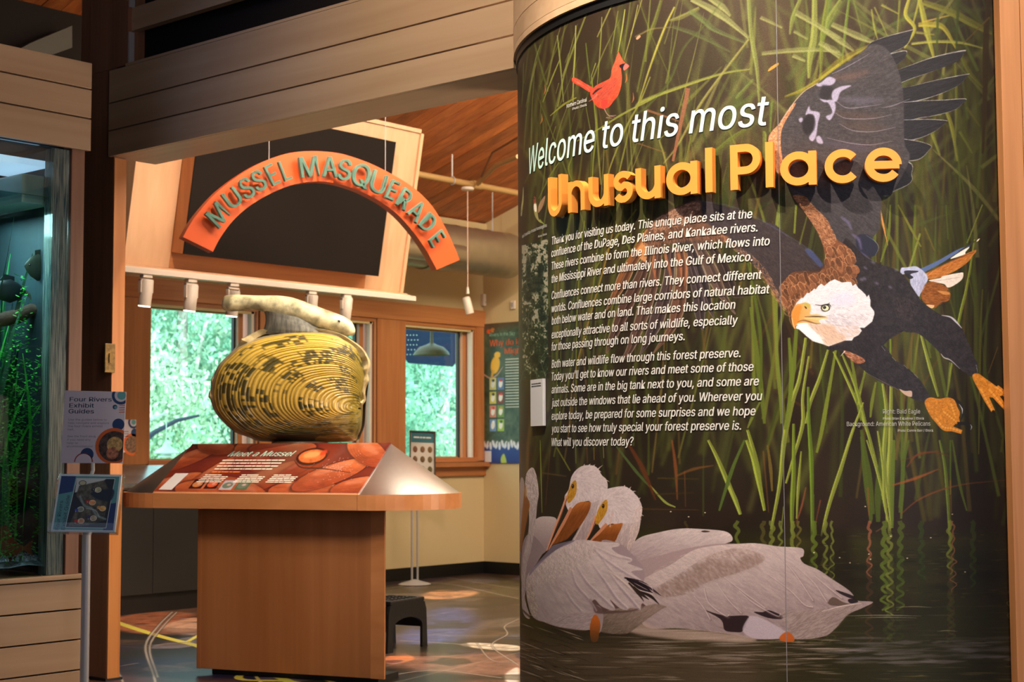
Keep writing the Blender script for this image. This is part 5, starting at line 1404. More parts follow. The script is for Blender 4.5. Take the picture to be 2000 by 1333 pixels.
# ---------------------------------------------------------------- sloping plank ceiling
SL = .31
def ceil_z(y):
    return 3.30 + SL * (YC - y)
ce = root('ceiling', (4.0, YC, 3.3), 'sloping ceiling of narrow red cedar planks', kind='structure')
x = 4.2
pi_ = 0
proto = None
while x < XC:
    y0, y1 = YC + .1, 2.6
    wd = .128
    v = [(x, y0, ceil_z(y0)), (x + wd, y0, ceil_z(y0)), (x + wd, y1, ceil_z(y1)), (x, y1, ceil_z(y1))]
    if proto is None:
        vv, ff = slab(v, (0, 0, .02))
        proto = mesh('plank', vv, ff, M_['cedar'], ce)
        px0 = x
    else:
        q = proto.copy()
        q.parent = ce
        COL.objects.link(q)
        q.location = (x - px0, 0, ((pi_ * 7) % 3) * .0012)
    x += wd + .005
    pi_ += 1
v = [(-4.2, YC + .1, ceil_z(YC + .1) + .025), (XC + .2, YC + .1, ceil_z(YC + .1) + .025), (XC + .2, 1.5, ceil_z(1.5) + .025), (-4.2, 1.5, ceil_z(1.5) + .025)]
vv, ff = slab(v, (0, 0, .1))
mesh('deck', vv, ff, M_['dark_panel'], ce)
v = [(-4.2, 1.5, ceil_z(1.5) + .025), (XC + .2, 1.5, ceil_z(1.5) + .025), (XC + .2, -5.2, 4.4), (-4.2, -5.2, 4.4)]
vv, ff = slab(v, (0, 0, .1))
mesh('deck', vv, ff, M_['cedar'], ce)
p0, p1 = hy(858, 424, YC - .04), None
struct(box('trim_1', (7.6, YC - .05, 3.24), (XC, YC, 3.30), M_['cream']), 'cream moulding where the window wall meets the ceiling')

# ---------------------------------------------------------------- glulam post
po = root('post', (4.57, 6.67, 0), 'tall fir post left of the gallery opening', kind='structure')
box('timber', (4.572, 6.668, 0), (4.645, 6.98, 5.0), M_['post'], po, .004)
box('lit_face_skin', (4.5725, 6.660, 0), (4.645, 6.6675, 2.66), wood('fir_lit_face', (190, 110, 48), (220, 142, 74), 2), po)  # thin skin added to put the narrow side's warm light into colour
box('foot_plate', (4.56, 6.655, 0), (4.66, 6.99, .012), M_['black'], po)

# ---------------------------------------------------------------- beam over the opening: three boards and a soffit
XB = 4.572
be = root('beam', (XB, 6.67, 2.66), 'maple clad beam over the gallery opening', kind='structure')
yl, yr = 6.69, 3.93
for z0, z1 in [(2.667, 2.797), (2.804, 2.941), (2.948, 3.115)]:
    box('board', (XB - .02, yr, z0), (XB, yl, z1), M_['maple'], be, .0015)
box('core', (XB, yr + .20, 2.69), (XB + .27, yl - .03, 3.10), M_['dark_panel'], be)
v, f = slab([(XB + .002, yr, 2.667), (XB + .275, yr + .185, 2.667), (XB + .275, yl, 2.667), (XB + .002, yl, 2.667)], (0, 0, .021))
mesh('soffit_board', v, f, M_['maple'], be)
box('ledge', (XB - .02, yr, 3.1165), (XB + .1, yl - .14, 3.13), M_['maple'], be)
struct(box('rail', (XB + .02, yr, 3.31), (XB + .06, yl - .13, 3.43), M_['maple']), 'maple rail above the beam')
# dark screen above the beam and pale strips standing in for the bright gap at its edge
up = root('wall_clerestory', (XB, 6.6, 3.12), 'dark screen wall above the beam', kind='structure')
box('screen', (XB + .10, yr + .1, 3.12), (XB + .13, yl + .4, 4.9), M_['dark_panel'], up)
box('side_stud', (XB - .005, yl - .135, 3.13), (XB + .1, yl + .2, 4.9), M_['post'], up)
box('edge_strip', (XB - .002, yl - .137, 3.13), (XB + .03, yl - .133 - .012, 3.30), M_['alu'], up)
box('edge_strip', (XB - .002, yl - .137, 3.43), (XB + .03, yl - .133 - .012, 3.6), M_['alu'], up)

# ---------------------------------------------------------------- drum with the printed mural
def cyl_hit(px, py, rad=CYR):
    d = ray(px, py)
    o2 = CAM[:2] - CYC[:2]
    a = d[:2] @ d[:2]
    b = d[:2] @ o2
    c = o2 @ o2 - rad * rad
    s = (-b - math.sqrt(max(b * b - a * c, 0))) / a
    p = CAM + d * s
    return math.atan2(p[1] - CYC[1], p[0] - CYC[0]) % (2 * math.pi), p[2]
TH0 = math.radians(112)
THR = cyl_hit(1990, 1000)[0] + math.radians(3)
ZTOP = cyl_hit(1105, 51.4)[1]
ZTOP = 2.665
def cyl_pt(th, z, rad=CYR):
    return np.array([CYC[0] + rad * math.cos(th), CYC[1] + rad * math.sin(th), z])

MUR = paint_mural()
TW, THH = 1700, 2050
ths = TH0 + (np.arange(TW) + .5) / TW * (THR - TH0)
zs = ZTOP * (1 - (np.arange(THH) + .5) / THH)
X = CYC[0] + CYR * np.cos(ths)[None, :] + 0 * zs[:, None]
Y = CYC[1] + CYR * np.sin(ths)[None, :] + 0 * zs[:, None]
Z = zs[:, None] + 0 * ths[None, :]
PX = X * FW[0] + Y * FW[1] + (Z - EYE) * FW[2]
U_ = CX + FPX * (X * RT[0] + Y * RT[1] + (Z - EYE) * RT[2]) / PX
V_ = CY - FPX * (X * UP[0] + Y * UP[1] + (Z - EYE) * UP[2]) / PX
back = ths[None, :] < cyl_hit(1013.5, 800)[0] + .01      # the part that turns away carries on with the reeds
U_ = np.where(back, 1014 + (cyl_hit(1013.5, 800)[0] - ths[None, :]) * 60, U_)
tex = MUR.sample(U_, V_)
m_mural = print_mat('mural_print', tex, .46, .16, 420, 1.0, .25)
del X, Y, Z, PX, U_, V_
drum = root('mural_drum', (CYC[0], CYC[1], 0), 'large curved panel printed with an eagle and white pelicans among reeds', 'mural')
seam = cyl_hit(1527, 700)[0]
for a, b in [(TH0, seam - .0009), (seam + .0009, THR)]:
    n = max(8, int((b - a) / .022))
    nz = 12
    vs, uv = [], []
    for j in range(nz + 1):
        for i in range(n + 1):
            t = a + (b - a) * i / n
            z = ZTOP * j / nz
            vs.append(cyl_pt(t, z))
            uv.append(((t - TH0) / (THR - TH0), z / ZTOP))
    fs = [(j * (n + 1) + i, j * (n + 1) + i + 1, (j + 1) * (n + 1) + i + 1, (j + 1) * (n + 1) + i) for j in range(nz) for i in range(n)]
    mesh('printed_panel', vs, fs, m_mural, drum, True, uv)
def fixn(o):
    bm = bmesh.new()
    bm.from_mesh(o.data)
    bmesh.ops.recalc_face_normals(bm, faces=bm.faces)
    bm.to_mesh(o.data)
    bm.free()

def ring(name, r0, r1, z0, z1, mat, parent, a=TH0, b=None, n=90):
    b = THR if b is None else b
    vs, fs = [], []
    for i in range(n + 1):
        t = a + (b - a) * i / n
        vs += [cyl_pt(t, z0, r0), cyl_pt(t, z0, r1), cyl_pt(t, z1, r1), cyl_pt(t, z1, r0)]
    for i in range(n):
        for k in range(4):
            fs.append((i * 4 + k, i * 4 + (k + 1) % 4, i * 4 + 4 + (k + 1) % 4, i * 4 + 4 + k))
    fs += [(3, 2, 1, 0), (n * 4, n * 4 + 1, n * 4 + 2, n * 4 + 3)]
    o = mesh(name, vs, fs, mat, parent)
    fixn(o)
    o.data.shade_smooth()
    o.data.set_sharp_from_angle(angle=math.radians(40))
    return o
ring('core_wall', CYR - .06, CYR - .006, 0, ZTOP, M_['black'], drum)
ring('seam_strip', CYR - .005, CYR - .0015, 0, ZTOP, M_['alu'], drum, seam - .004, seam + .004, 2)
ring('top_reveal', CYR - .02, CYR + .006, ZTOP, ZTOP + .030, M_['rubber'], drum)
# curved maple fascia above
fa = root('fascia', (CYC[0], CYC[1], ZTOP), 'curved pale maple fascia above the printed drum', kind='structure')
a0 = math.atan2(3.925 - CYC[1], XB - CYC[0])
for z0_, z1_ in ((ZTOP + .031, ZTOP + .056), (ZTOP + .0575, 2.797), (2.8, 2.941), (2.944, 3.6)):
    ring('veneer_panel', CYR - .03, CYR + .016, z0_, z1_, M_['maple_x'], fa, a0)

# ---------------------------------------------------------------- right-hand post
tr, zr = cyl_hit(1970, 700)
pr = cyl_pt(tr, 0)
e = hit(1949, 0, cyl_pt(tr, 0) - F0 * .05, F0)
e2 = hit(1990.5, 1333, cyl_pt(tr, 0) - F0 * .05, F0)
dpost = pr @ F0 - .06
rp = root('post', (0, 0, 0), 'orange fir post at the right end of the printed drum', kind='structure')
cpx = (hd_(1949, 0, dpost) @ R0 + hd_(1990.5, 1333, dpost) @ R0) / 2
c0 = R0 * cpx + F0 * dpost
c0 = np.array([c0[0], c0[1], 0])
for k, (w0, w1) in enumerate([(0, .062), (.063, .30)]):
    obox('timber', c0 + R0 * (w0 + w1) / 2 + F0 * .04 + np.array([0, 0, 2.0]), (R0, F0, (0, 0, 1)), ((w1 - w0) / 2, .04, 2.2), wood('post_right_%d' % k, (166, 108, 62), (196, 134, 84), 2, .5, 34, .03), rp, .002)
# ---------------------------------------------------------------- writing on the drum
mt_white = plain('print_white', (236, 232, 224), .5, 0, .01, 5, 0)
mt_mint = plain('print_mint', (206, 240, 228), .5, 0, .01, 5, 0)
mt_orange = plain('orange_acrylic', (255, 160, 66), .45, 0, .02, 5, 0)

def drum_text(s, x0, x1, y, mat, cap=.029, shear=.20, offset=.0, yr=None, name='lettering', rad=None):
    t0, z0 = cyl_hit(x0, y)
    t1, z1 = cyl_hit(x1, y if yr is None else yr)
    v, f = text_mesh(s, 1.0, 0, offset)
    sy = cap / CAPR
    xs = v[:, 0] + v[:, 1] * shear
    a, b = xs.min(), xs.max()
    u = (xs - a) / (b - a)
    th = t0 + (t1 - t0) * u
    z = (z0 + z1) / 2 + v[:, 1] * sy
    r = (rad or CYR) + .0022
    P = np.stack([CYC[0] + r * np.cos(th), CYC[1] + r * np.sin(th), z], 1)
    return mesh(name, P, f, mat, drum)
O1 = .004
drum_text('Welcome to this most', 1034.5, 1503, 341, mt_mint, .099, .2, .008, 244)
for s, x0, x1, y0, y1 in [
    ('Thank you for visiting us today. This unique place sits at the', 1079, 1470, 478.5, 426),
    ('confluence of the DuPage, Des Plaines, and Kankakee rivers.', 1078, 1480, 502.5, 452.5),
    ('These rivers combine to form the Illinois River, which flows into', 1078.5, 1504, 527, 480),
    ('the Mississippi River and ultimately into the Gulf of Mexico.', 1078.5, 1470, 553, 510),
    ('Confluences connect more than rivers. They connect different', 1078.5, 1488.5, 585.7, 544.5),
    ('worlds. Confluences combine large corridors of natural habitat', 1078.5, 1504, 610.9, 573.2),
    ('both below water and on land. That makes this location', 1078.5, 1437, 635.6, 602.5),
    ('exceptionally attractive to all sorts of wildlife, especially', 1078.5, 1442, 661.5, 634),
    ('for those passing through on long journeys.', 1078.5, 1338, 686, 664.5),
    ('Both water and wildlife flow through this forest preserve.', 1078.5, 1447, 719, 698.3),
    ("Today you'll get to know our rivers and meet some of those", 1078.5, 1472.5, 744, 724.6),
    ('animals. Some are in the big tank next to you, and some are', 1078.5, 1483, 768.5, 753.8),
    ('just outside the windows that lie ahead of you. Wherever you', 1078.5, 1489.5, 794.7, 782.5),
    ('explore today, be prepared for some surprises and we hope', 1078.5, 1476.5, 820.3, 812),
    ('you start to see how truly special your forest preserve is.', 1078.5, 1448, 845.8, 839.8),
    ('What will you discover today?', 1078.5, 1238.5, 871.5, 871)]:
    drum_text(s, x0, x1, y0, mt_white, .0285, .20, .014, y1)
sm_ = plain('print_grey', (206, 204, 196), .5, 0, .01, 5, 0)
drum_text('Northern Cardinal', 1107.5, 1147, 208.5, sm_, .0135, .1, 0, 201)
drum_text('Photo: iStock', 1119, 1147, 214, sm_, .0085, .1, 0, 208)
drum_text('Male & Female Ruby-throated Hummingbirds', 1021, 1069, 458.5, sm_, .012, .1, 0, 451)
drum_text('Photo: iStock', 1052, 1069, 463.5, sm_, .0075, .1, 0, 460)
drum_text('Right: Bald Eagle', 1724.5, 1797, 808.3, sm_, .0135, 0, .004)
drum_text('Photo: Brian E Kushner / iStock', 1724.5, 1804.5, 820, sm_, .0072, 0, 0)
drum_text('Background: American White Pelicans', 1654, 1817, 832.5, sm_, .0135, 0, .004)
drum_text('Photo: Connie Barr / iStock', 1753.5, 1822.5, 843.5, sm_, .0072, 0, 0)

# ---- raised orange letters, each one a thing fixed to the drum
RF = CYR + .040          # face radius
RB = CYR + .012
def ribbon(path, t):
    p = np.asarray(path, float)
    d = np.gradient(p, axis=0)
    d /= np.linalg.norm(d, axis=1)[:, None] + 1e-9
    n = np.stack([-d[:, 1], d[:, 0]], 1) * t / 2
    return p + n, p - n
def arcp(cx, cy, rx, ry, a0, a1, n=26):
    t = np.radians(np.linspace(a0, a1, n))
    return [(cx + rx * math.cos(q), cy + ry * math.sin(q)) for q in t]
def letter_shapes(ch, w, xh, cap, t):
    """centre-line strokes of a round geometric sans; w = width, everything in metres"""
    h = t / 2
    rx, ry = w / 2 - h, xh / 2 - h
    if ch == 'U':
        return [[(h, cap), (h, w / 2)] + arcp(w / 2, w / 2, w / 2 - h, w / 2 - h, 180, 360)[1:-1] + [(w - h, w / 2), (w - h, cap)]]
    if ch == 'n':
        return [[(h, 0), (h, xh)], arcp(w / 2, xh - w / 2, rx, w / 2 - h, 172, 0) + [(w - h, 0)]]
    if ch == 'u':
        return [[(w - h, 0), (w - h, xh)], [(h, xh)] + arcp(w / 2, w / 2, rx, w / 2 - h, 180, 352)]
    if ch == 'a':
        return [arcp(w / 2, xh / 2, rx, ry, 0, 360, 44), [(w - h, 0), (w - h, xh)]]
    if ch == 'l':
        return [[(w / 2, 0), (w / 2, cap)]]
    if ch == 'P':
        r = (cap - .40 * cap) / 2 - h + t * .2
        cy = cap - h - r
        return [[(h, 0), (h, cap)], [(h, cap - h), (w - r - h, cap - h)] + arcp(w - r - h, cy, r, r, 90, -90)[1:-1] + [(w - r - h, cy - r), (h, cy - r)]]
    if ch == 'c':
        return [arcp(w / 2, xh / 2, rx, ry, 40, 320, 40)]
    if ch == 'e':
        return [arcp(w / 2, xh / 2, rx, ry, 0, 325, 44), [(h, xh / 2), (w - h * .6, xh / 2)]]
    if ch == 's':
        r1, r2 = xh * .25 - h * .35, xh * .27 - h * .35
        cx = w / 2
        k = (w / 2 - h) / r1
        up_ = [(cx + x * k, y) for x, y in arcp(0, xh - h - r1, r1, r1, 25, 255, 22)]
        dn = [(cx + x * k * r1 / r2 * 1.0, y) for x, y in arcp(0, h + r2, r2, r2, 75, -155, 22)]
        return [up_ + dn]
    return []
_, ZB = cyl_hit(1430, 371.5, RF)
XH, CAPH, TT = .107, .144, .0245
LET = [('U', 1070, 1096.5), ('n', 1109, 1141), ('u', 1149, 1188), ('s', 1198, 1235), ('u', 1241, 1290), ('a', 1301, 1362), ('l', 1377, 1392), ('P', 1426.5, 1485.5), ('l', 1496, 1510), ('a', 1524, 1595), ('c', 1611, 1682), ('e', 1690, 1762)]
ORD = {('u', 2): 'first letter u', ('u', 4): 'second letter u'}
LABS = ['capital U starting the upper word', 'letter n in the upper word', 'letter u after the n', 'letter s between two letters u', 'letter u before the letter a', 'letter a followed by an l', 'last letter l of Unusual', 'capital P of Place', 'letter l just right of capital P', 'letter a beside the eagle wing edge', 'letter c in Place', 'final letter e under the spread wing']
for k, (ch, xa, xb) in enumerate(LET):
    ta, tb = cyl_hit(xa, 350, RF)[0], cyl_hit(xb, 350, RF)[0]
    w = (tb - ta) * RF
    t = TT * [.84, .84, .88, .92, .96][k] if k < 5 else TT
    parts = []
    for path in letter_shapes(ch, w, XH, CAPH, t):
        if len(path) == 2:
            path = [tuple(np.array(path[0]) * (1 - q) + np.array(path[1]) * q) for q in np.linspace(0, 1, 4)]
        L1, L2 = ribbon(path, t)
        n = len(L1)
        vs = []
        for rad in (RB, RF):
            for A in (L1, L2):
                vs += [cyl_pt(ta + x / RF, ZB + y, rad) for x, y in A]
        fs = []
        for i in range(n - 1):
            fs += [(2 * n + i, 2 * n + i + 1, 3 * n + i + 1, 3 * n + i), (i, n + i, n + i + 1, i + 1), (i, i + 1, 2 * n + i + 1, 2 * n + i), (n + i, 3 * n + i, 3 * n + i + 1, n + i + 1)]
        fs += [(0, 2 * n, 3 * n, n), (n - 1, 2 * n - 1, 4 * n - 1, 3 * n - 1)]
        parts.append((vs, fs))
    V, F = join(*parts)
    o = mesh('raised_letter', V, F, mt_orange)
    bm = bmesh.new()
    bm.from_mesh(o.data)
    bmesh.ops.recalc_face_normals(bm, faces=bm.faces)
    bm.to_mesh(o.data)
    bm.free()
    tagit(o, 'raised orange %s on the printed drum' % LABS[k], 'letter', 'raised orange letters on the drum')
# small card at the left of the text
ta, za = cyl_hit(1042, 743)
tb, zb = cyl_hit(1066.5, 832)
vs, fs = [], []
cd = root('info_card', cyl_pt((ta + tb) / 2, zb, CYR), 'small white card on the drum below the satellite picture', 'card')
n = 6
for rad in (CYR + .001, CYR + .012):
    for i in range(n + 1):
        t = ta + (tb - ta) * i / n
        vs += [cyl_pt(t, zb, rad), cyl_pt(t, za, rad)]
for i in range(n):
    a = 2 * i
    b = 2 * (n + 1) + a
    fs += [(b, b + 2, b + 3, b + 1), (a, a + 1, a + 3, a + 2), (a + 1, b + 1, b + 3, a + 3), (a, a + 2, b + 2, b)]
fs += [(0, 2 * n + 2, 2 * n + 3, 1), (2 * n, 2 * n + 1, 4 * n + 3, 4 * n + 2)]
mesh('card_plate', vs, fs, plain('card_white', (214, 210, 208), .5, 0, .02), cd)
v, f = word_bars((4, 4, 3, 5, 8))
v2, _ = word_bars((6, 2, 4, 9, 3))
f = f + [tuple(i + len(v) for i in q) for q in f]
v2[:, 0] *= v[:, 0].max() / v2[:, 0].max()
v = np.vstack([v, v2 - (0, 1.1, 0)])
u = (v[:, 0] - v[:, 0].min()) / np.ptp(v[:, 0])
th = ta + (tb - ta) * (.12 + .76 * u)
z = za - .014 + (v[:, 1] - v[:, 1].max()) * .008
r = CYR + .0128
mesh('caption', np.stack([CYC[0] + r * np.cos(th), CYC[1] + r * np.sin(th), z], 1), f, plain('ink', (60, 56, 60), .6), cd)
# ---------------------------------------------------------------- mussel display table
EK = np.array([.315, -.949, 0])                    # along its front edge, towards the right of the picture
NK = np.array([.949, .315, 0])                     # inwards, away from the viewer
f0, f1 = hz(297, 963, .94), hz(703, 966, .94)
K0 = (f0 + f1) / 2
K0[2] = 0
KH = float((f1 - f0) @ EK) / 2
KR = .345
def kp(a, b, z):
    return K0 + EK * a + NK * b + np.array([0, 0, z])
def stadium(rad, z, seg=22, off=0.0, half=None):
    """outline of the table top, front left corner first"""
    half = KH if half is None else half
    pts = []
    for k in range(seg + 1):
        q = -math.pi / 2 + math.pi * k / seg
        pts.append(kp(half + rad * math.cos(q), KR + rad * math.sin(q), z))
    for k in range(seg + 1):
        q = math.pi / 2 + math.pi * k / seg
        pts.append(kp(-half + rad * math.cos(q), KR + rad * math.sin(q), z))
    return pts
tb_ = root('display_table', K0, 'brown veneer display table with metal cone ends under the giant mussel', 'display table')
v, f = slab(stadium(KR + .012, .862), (0, 0, .075))
mk_ = wood('kiosk_fascia', (190, 118, 66), (212, 140, 86), 1, .4, 14, .03, coat=.25)
# fascia in three parts: straight front with a curved length at each end
def band(name, outline, z0, z1, th=.02):
    n = len(outline)
    p = np.array(outline)
    c = kp(0, KR, 0)
    inn = []
    for q in p:
        d = q - c
        a_ = np.clip(d @ EK, -KH, KH)
        cc = c + EK * a_
        dd = (q - cc) * (1, 1, 0)
        inn.append(cc * (1, 1, 0) + dd * (1 - th / (np.linalg.norm(dd) + 1e-9)))
    vs = []
    for o_, i_ in zip(p, inn):
        vs += [(o_[0], o_[1], z0), (i_[0], i_[1], z0), (i_[0], i_[1], z1), (o_[0], o_[1], z1)]
    fs = [(4 * k + j, 4 * k + (j + 1) % 4, 4 * k + 4 + (j + 1) % 4, 4 * k + 4 + j) for k in range(n - 1) for j in range(4)]
    fs += [(3, 2, 1, 0), tuple(4 * (n - 1) + j for j in range(4))]
    o = mesh(name, vs, fs, mk_, tb_)
    return o
st = stadium(KR + .012, 0, 24)
band('fascia_end', st[0:25], .862, .938)
band('fascia_end', st[25:50], .862, .938)
sp = [st[49], st[0]]
band('fascia_front', [st[49] + EK * .003, st[0] - EK * .003], .862, .938)
band('fascia_back', [st[24], st[25]], .862, .938)
v, f = slab(stadium(KR - .0, .870), (0, 0, .03))
mesh('underside', v, f, M_['black'], tb_)
# cones
def cone(name, sgn):
    vs = [kp(sgn * KH, KR, 1.185)]
    n = 28
    for k in range(n + 1):
        q = -math.pi / 2 + math.pi * k / n
        vs.append(kp(sgn * (KH + KR * math.cos(q)), KR + KR * math.sin(q), .9385))
    fs = [(0, i, i + 1) if sgn > 0 else (0, i + 1, i) for i in range(1, n + 1)]
    m = mesh(name, vs, fs, M_['steel'], tb_, True)
    return m
cone('metal_cone', 1)
cone('metal_cone', -1)
# sloping faces
def paint_panel():
    P = Canvas(0, 0, 400, 100, 3.2, (110, 44, 30))
    R = RNG
    a = vnoise(P.h, P.w, 150, 90, 71)[..., None]
    P.im[:] = np.array([96, 34, 36]) / 255 * (1 - a) + np.array([150, 66, 28]) / 255 * a
    def shell(x, y, L, H, ang, c0, c1):
        t = np.linspace(0, 2 * math.pi, 26, endpoint=False)
        r = 1 + .12 * np.cos(2 * t) - .1 * np.cos(t)
        q = np.stack([L * r * np.cos(t), H * r * np.sin(t)], 1)
        ca, sa = math.cos(ang), math.sin(ang)
        rot = np.array([[ca, sa], [-sa, ca]])
        P.fill(q * 1.06 @ rot + (x, y), (50, 20, 22), .7, 2, smooth=False)
        P.fill(q @ rot + (x, y), c0, 1, .6, smooth=False, grad=(x, y - H, c1, x, y + H, c0), noise=.15, ns=(14, 5))
        for k in (.85, .7, .55, .4):
            P.blade([tuple(z) for z in (q[2:12] * k @ rot + (x, y))], .6, .6, (90, 34, 20), .35, .5, wm=1.4)
        P.fill(q * (.55, .3) @ rot + (x - L * .1, y - H * .45), (236, 190, 150), .35, 2, smooth=False)
    for x, y, L, H, an in [(20, 30, 50, 20, -.5), (60, 8, 40, 16, .2), (30, 80, 46, 18, -.3), (90, 60, 40, 17, -.9), (110, 96, 60, 20, .1), (150, 30, 50, 22, .5), (200, 10, 60, 18, 0), (210, 70, 60, 26, -.5), (180, 96, 60, 18, .3), (300, 94, 60, 20, 0),
                           (330, 62, 56, 26, -.4), (370, 20, 50, 22, .5), (392, 84, 40, 18, -.2), (260, 46, 40, 16, -.7)]:
        shell(x, y, L, H, an, (156, 74, 40), (198, 118, 62))
    P.fill([(120, 10), (240, 6), (262, 40), (250, 80), (130, 84), (110, 50)], (110, 40, 34), .45, 12)
    P.fill([(205, 0), (240, 4), (250, 30), (220, 70), (190, 90), (150, 84), (180, 50)], (150, 140, 90), .35, 8)
    P.dot((265, 28), 30, 18, (60, 26, 18), 1, 1, .1)
    P.dot((265, 27), 26, 14, (222, 130, 60), 1, .8, .05, noise=.2)
    P.dot((262, 24), 16, 7, (246, 196, 110), .9, 2, -.1)
    P.dot((283, 20), 6, 6, (214, 80, 40), .9, 1)
    P.blade([(236, 36), (260, 50), (300, 52), (360, 60)], 1, 1, (60, 26, 20), .8, .5, wm=3)
    for i in range(90):
        P.dot((R.normal(330, 20), R.normal(50, 14)), .8, .6, (250, 226, 206), .7, .3)
    for x, y, c in [(78, 84, (214, 150, 80)), (108, 84, (226, 110, 60)), (140, 86, (190, 206, 196)), (170, 86, (90, 120, 80))]:
        P.fill([(x - 12, y - 10), (x + 13, y - 10), (x + 13, y + 9), (x - 12, y + 9)], (60, 26, 22) if x < 120 else c, 1, smooth=False)
        P.dot((x, y), 10, 6, c if x < 120 else (110, 140, 110), 1, .6)
        P.dot((x + 2, y - 1), 4, 2, (236, 214, 190), .8, .8)
    P.im = (P.im * np.array([.86, .74, .80], np.float32)).astype(np.float32)
    return P
PAN = paint_panel()
def panel_pt(u, v, lift=0.0):
    """u 0..1 along the sloping front, v 0..1 from the top edge down"""
    a = (u * 2 - 1) * KH
    n = -NK * .247 + np.array([0, 0, .345])
    n /= np.linalg.norm(n)
    return kp(a, KR * (1 - v), 1.185 - .2465 * v) + n * lift
vs = [panel_pt(0, 1, .001), panel_pt(1, 1, .001), panel_pt(1, 0, .001), panel_pt(0, 0, .001)]
v, f = slab(vs, np.array(panel_pt(0, 0, .006)) - panel_pt(0, 0, 0))
pn = mesh('graphic_panel', v, [f[0], f[1]] + f[2:], print_mat('panel_print', PAN.im, .3, 0, spec=.4, coat=.3), tb_, uvs=[(0, 0), (1, 0), (1, 1), (0, 1)] * 2)
vs = [kp(-KH, 2 * KR, .9385), kp(KH, 2 * KR, .9385), kp(KH, KR, 1.185), kp(-KH, KR, 1.185)]
mesh('back_slope', vs, [(0, 1, 2, 3)], mk_, tb_)
obox('front_lip', kp(0, .004, .941), (EK, NK, (0, 0, 1)), (KH, .008, .0045), wood('lip', (232, 172, 122), (244, 190, 142), 1), tb_)
ex_ = EK
ey_ = panel_pt(0, 0) - panel_pt(0, 1)
SLOPE = float(np.linalg.norm(ey_))
ey_ = ey_ / SLOPE
def on_panel(s, u, v, width, cap, mat, shear=0.0, off=0, name='writing'):
    return text_on(name, s, panel_pt(u, v, .007), ex_, ey_, mat, tb_, width, cap, shear, off, lift=.0004)
mp_w = plain('panel_white', (244, 232, 214), .5, 0, .01, 5, 0)
mp_t = plain('panel_mint', (196, 232, 214), .5, 0, .01, 5, 0)
on_panel('Meet a Mussel', .235, .27, .385, .046, mp_t, .35, .01, 'title')
for k, (s, u, v, w) in enumerate([((10, 7, 4, 2, 3, 7, 4, 5, 5), .225, .365, .375), ((5, 6, 2, 3, 6, 2, 6, 3, 8, 9), .223, .425, .37),
                          ((5, 3, 5, 1, 7, 6, 3, 5, 1, 5, 6), .221, .485, .365), ((4, 7, 2, 1, 5, 2, 1, 6, 7, 3, 5), .219, .545, .345)]):
    on_panel(s, u, v, w, .0115, mp_w, .35, 0, 'line')
on_panel((4, 2, 5, 2, 5), .217, .605, .17, .011, plain('panel_orange', (236, 130, 60), .5), .35, 0, 'line')
for c, (u0, hd0) in enumerate([(.185, (3, 9, 4)), (.37, (3, 8)), (.53, (3, 4, 4))]):
    on_panel(hd0, u0 + .01, .665, .10, .0095, mp_w, .35, .006, 'line')
    for j in range(4):
        on_panel([(8, 1, 7, 4, 2), (6, 5, 5, 5), (6, 3, 3, 6, 2), (7, 3, 4, 6)][j], u0 + .006 - j * .004, .70 + j * .034, .15, .0085, mp_w, .35, 0, 'line')
# info card at lower left
q0, q1, q2, q3 = panel_pt(.02, .96, .0075), panel_pt(.085, .96, .0075), panel_pt(.105, .63, .0075), panel_pt(.04, .63, .0075)
v, f = slab([q0, q1, q2, q3], (0, 0, .002))
mesh('caption_card', v, f, plain('card_grey', (206, 198, 196), .5), tb_)
# pedestal
PB = .20
pl0, pl1 = hit(384.8, 1284.7, K0 + NK * PB, NK), hit(751, 1310, K0 + NK * PB, NK)
ka, kb = (pl0 - K0) @ EK, (pl1 - K0) @ EK
def pbox(name, a0, a1, b0, b1, z0, z1, mat, bev=0, taper=0.0):
    pts = [kp(a0, b0, z0), kp(a1, b0, z0), kp(a1 - taper, b1, z0), kp(a0 + taper, b1, z0)]
    v, f = slab(pts, (0, 0, z1 - z0))
    o = mesh(name, v, f, mat, tb_)
    if bev:
        bevelled(o.data, bev)
    return o
tp_ = .20
pbox('pedestal', ka, kb, PB, PB + .30, .03, .872, M_['kiosk'], .003, tp_)
pbox('edge_strip', ka + .0, ka + .022, PB - .004, PB + .01, .03, .87, M_['kiosk'])
pbox('edge_strip', kb - .075, kb, PB - .004, PB + .01, .03, .87, mk_)
pbox('toe_kick', ka + .06, kb - .06, PB + .05, PB + .27, 0, .03, M_['black'])

# ---------------------------------------------------------------- giant mussel sculpture
pbox('top_deck', -.34, .34, KR + .006, KR + .33, 1.0, 1.186, mk_)
SC = kp(.0, KR + .16, 0)
sd = (SC @ F0)
Ns = -F0                                   # faces the viewer's side of the room
Ds = SC @ F0
MS = frame(400, 550, 3.808)
def sp_(px, py, off=0.0):
    p = hd_(px, py, Ds)
    return p - F0 * off
mu = root('mussel_sculpture', hd_(568, 866, Ds), 'giant golden green mussel sculpture with a fish-shaped lure on top', 'sculpture')
outl = sm(MS((46, 800), (68, 700), (108, 620), (170, 555), (260, 480), (400, 420), (560, 385), (700, 368), (860, 372), (1000, 402), (1090, 450), (1152, 520), (1188, 610), (1200, 700), (1190, 820), (1176, 920), (1172, 1000), (1165, 1080), (1140, 1145),
               (1105, 1188), (900, 1198), (700, 1200), (560, 1195), (400, 1188), (320, 1158), (230, 1125), (150, 1060), (82, 980), (50, 900)), True, 9)
umb = np.array(MS((1166, 950))[0])
cen = outl.mean(0)
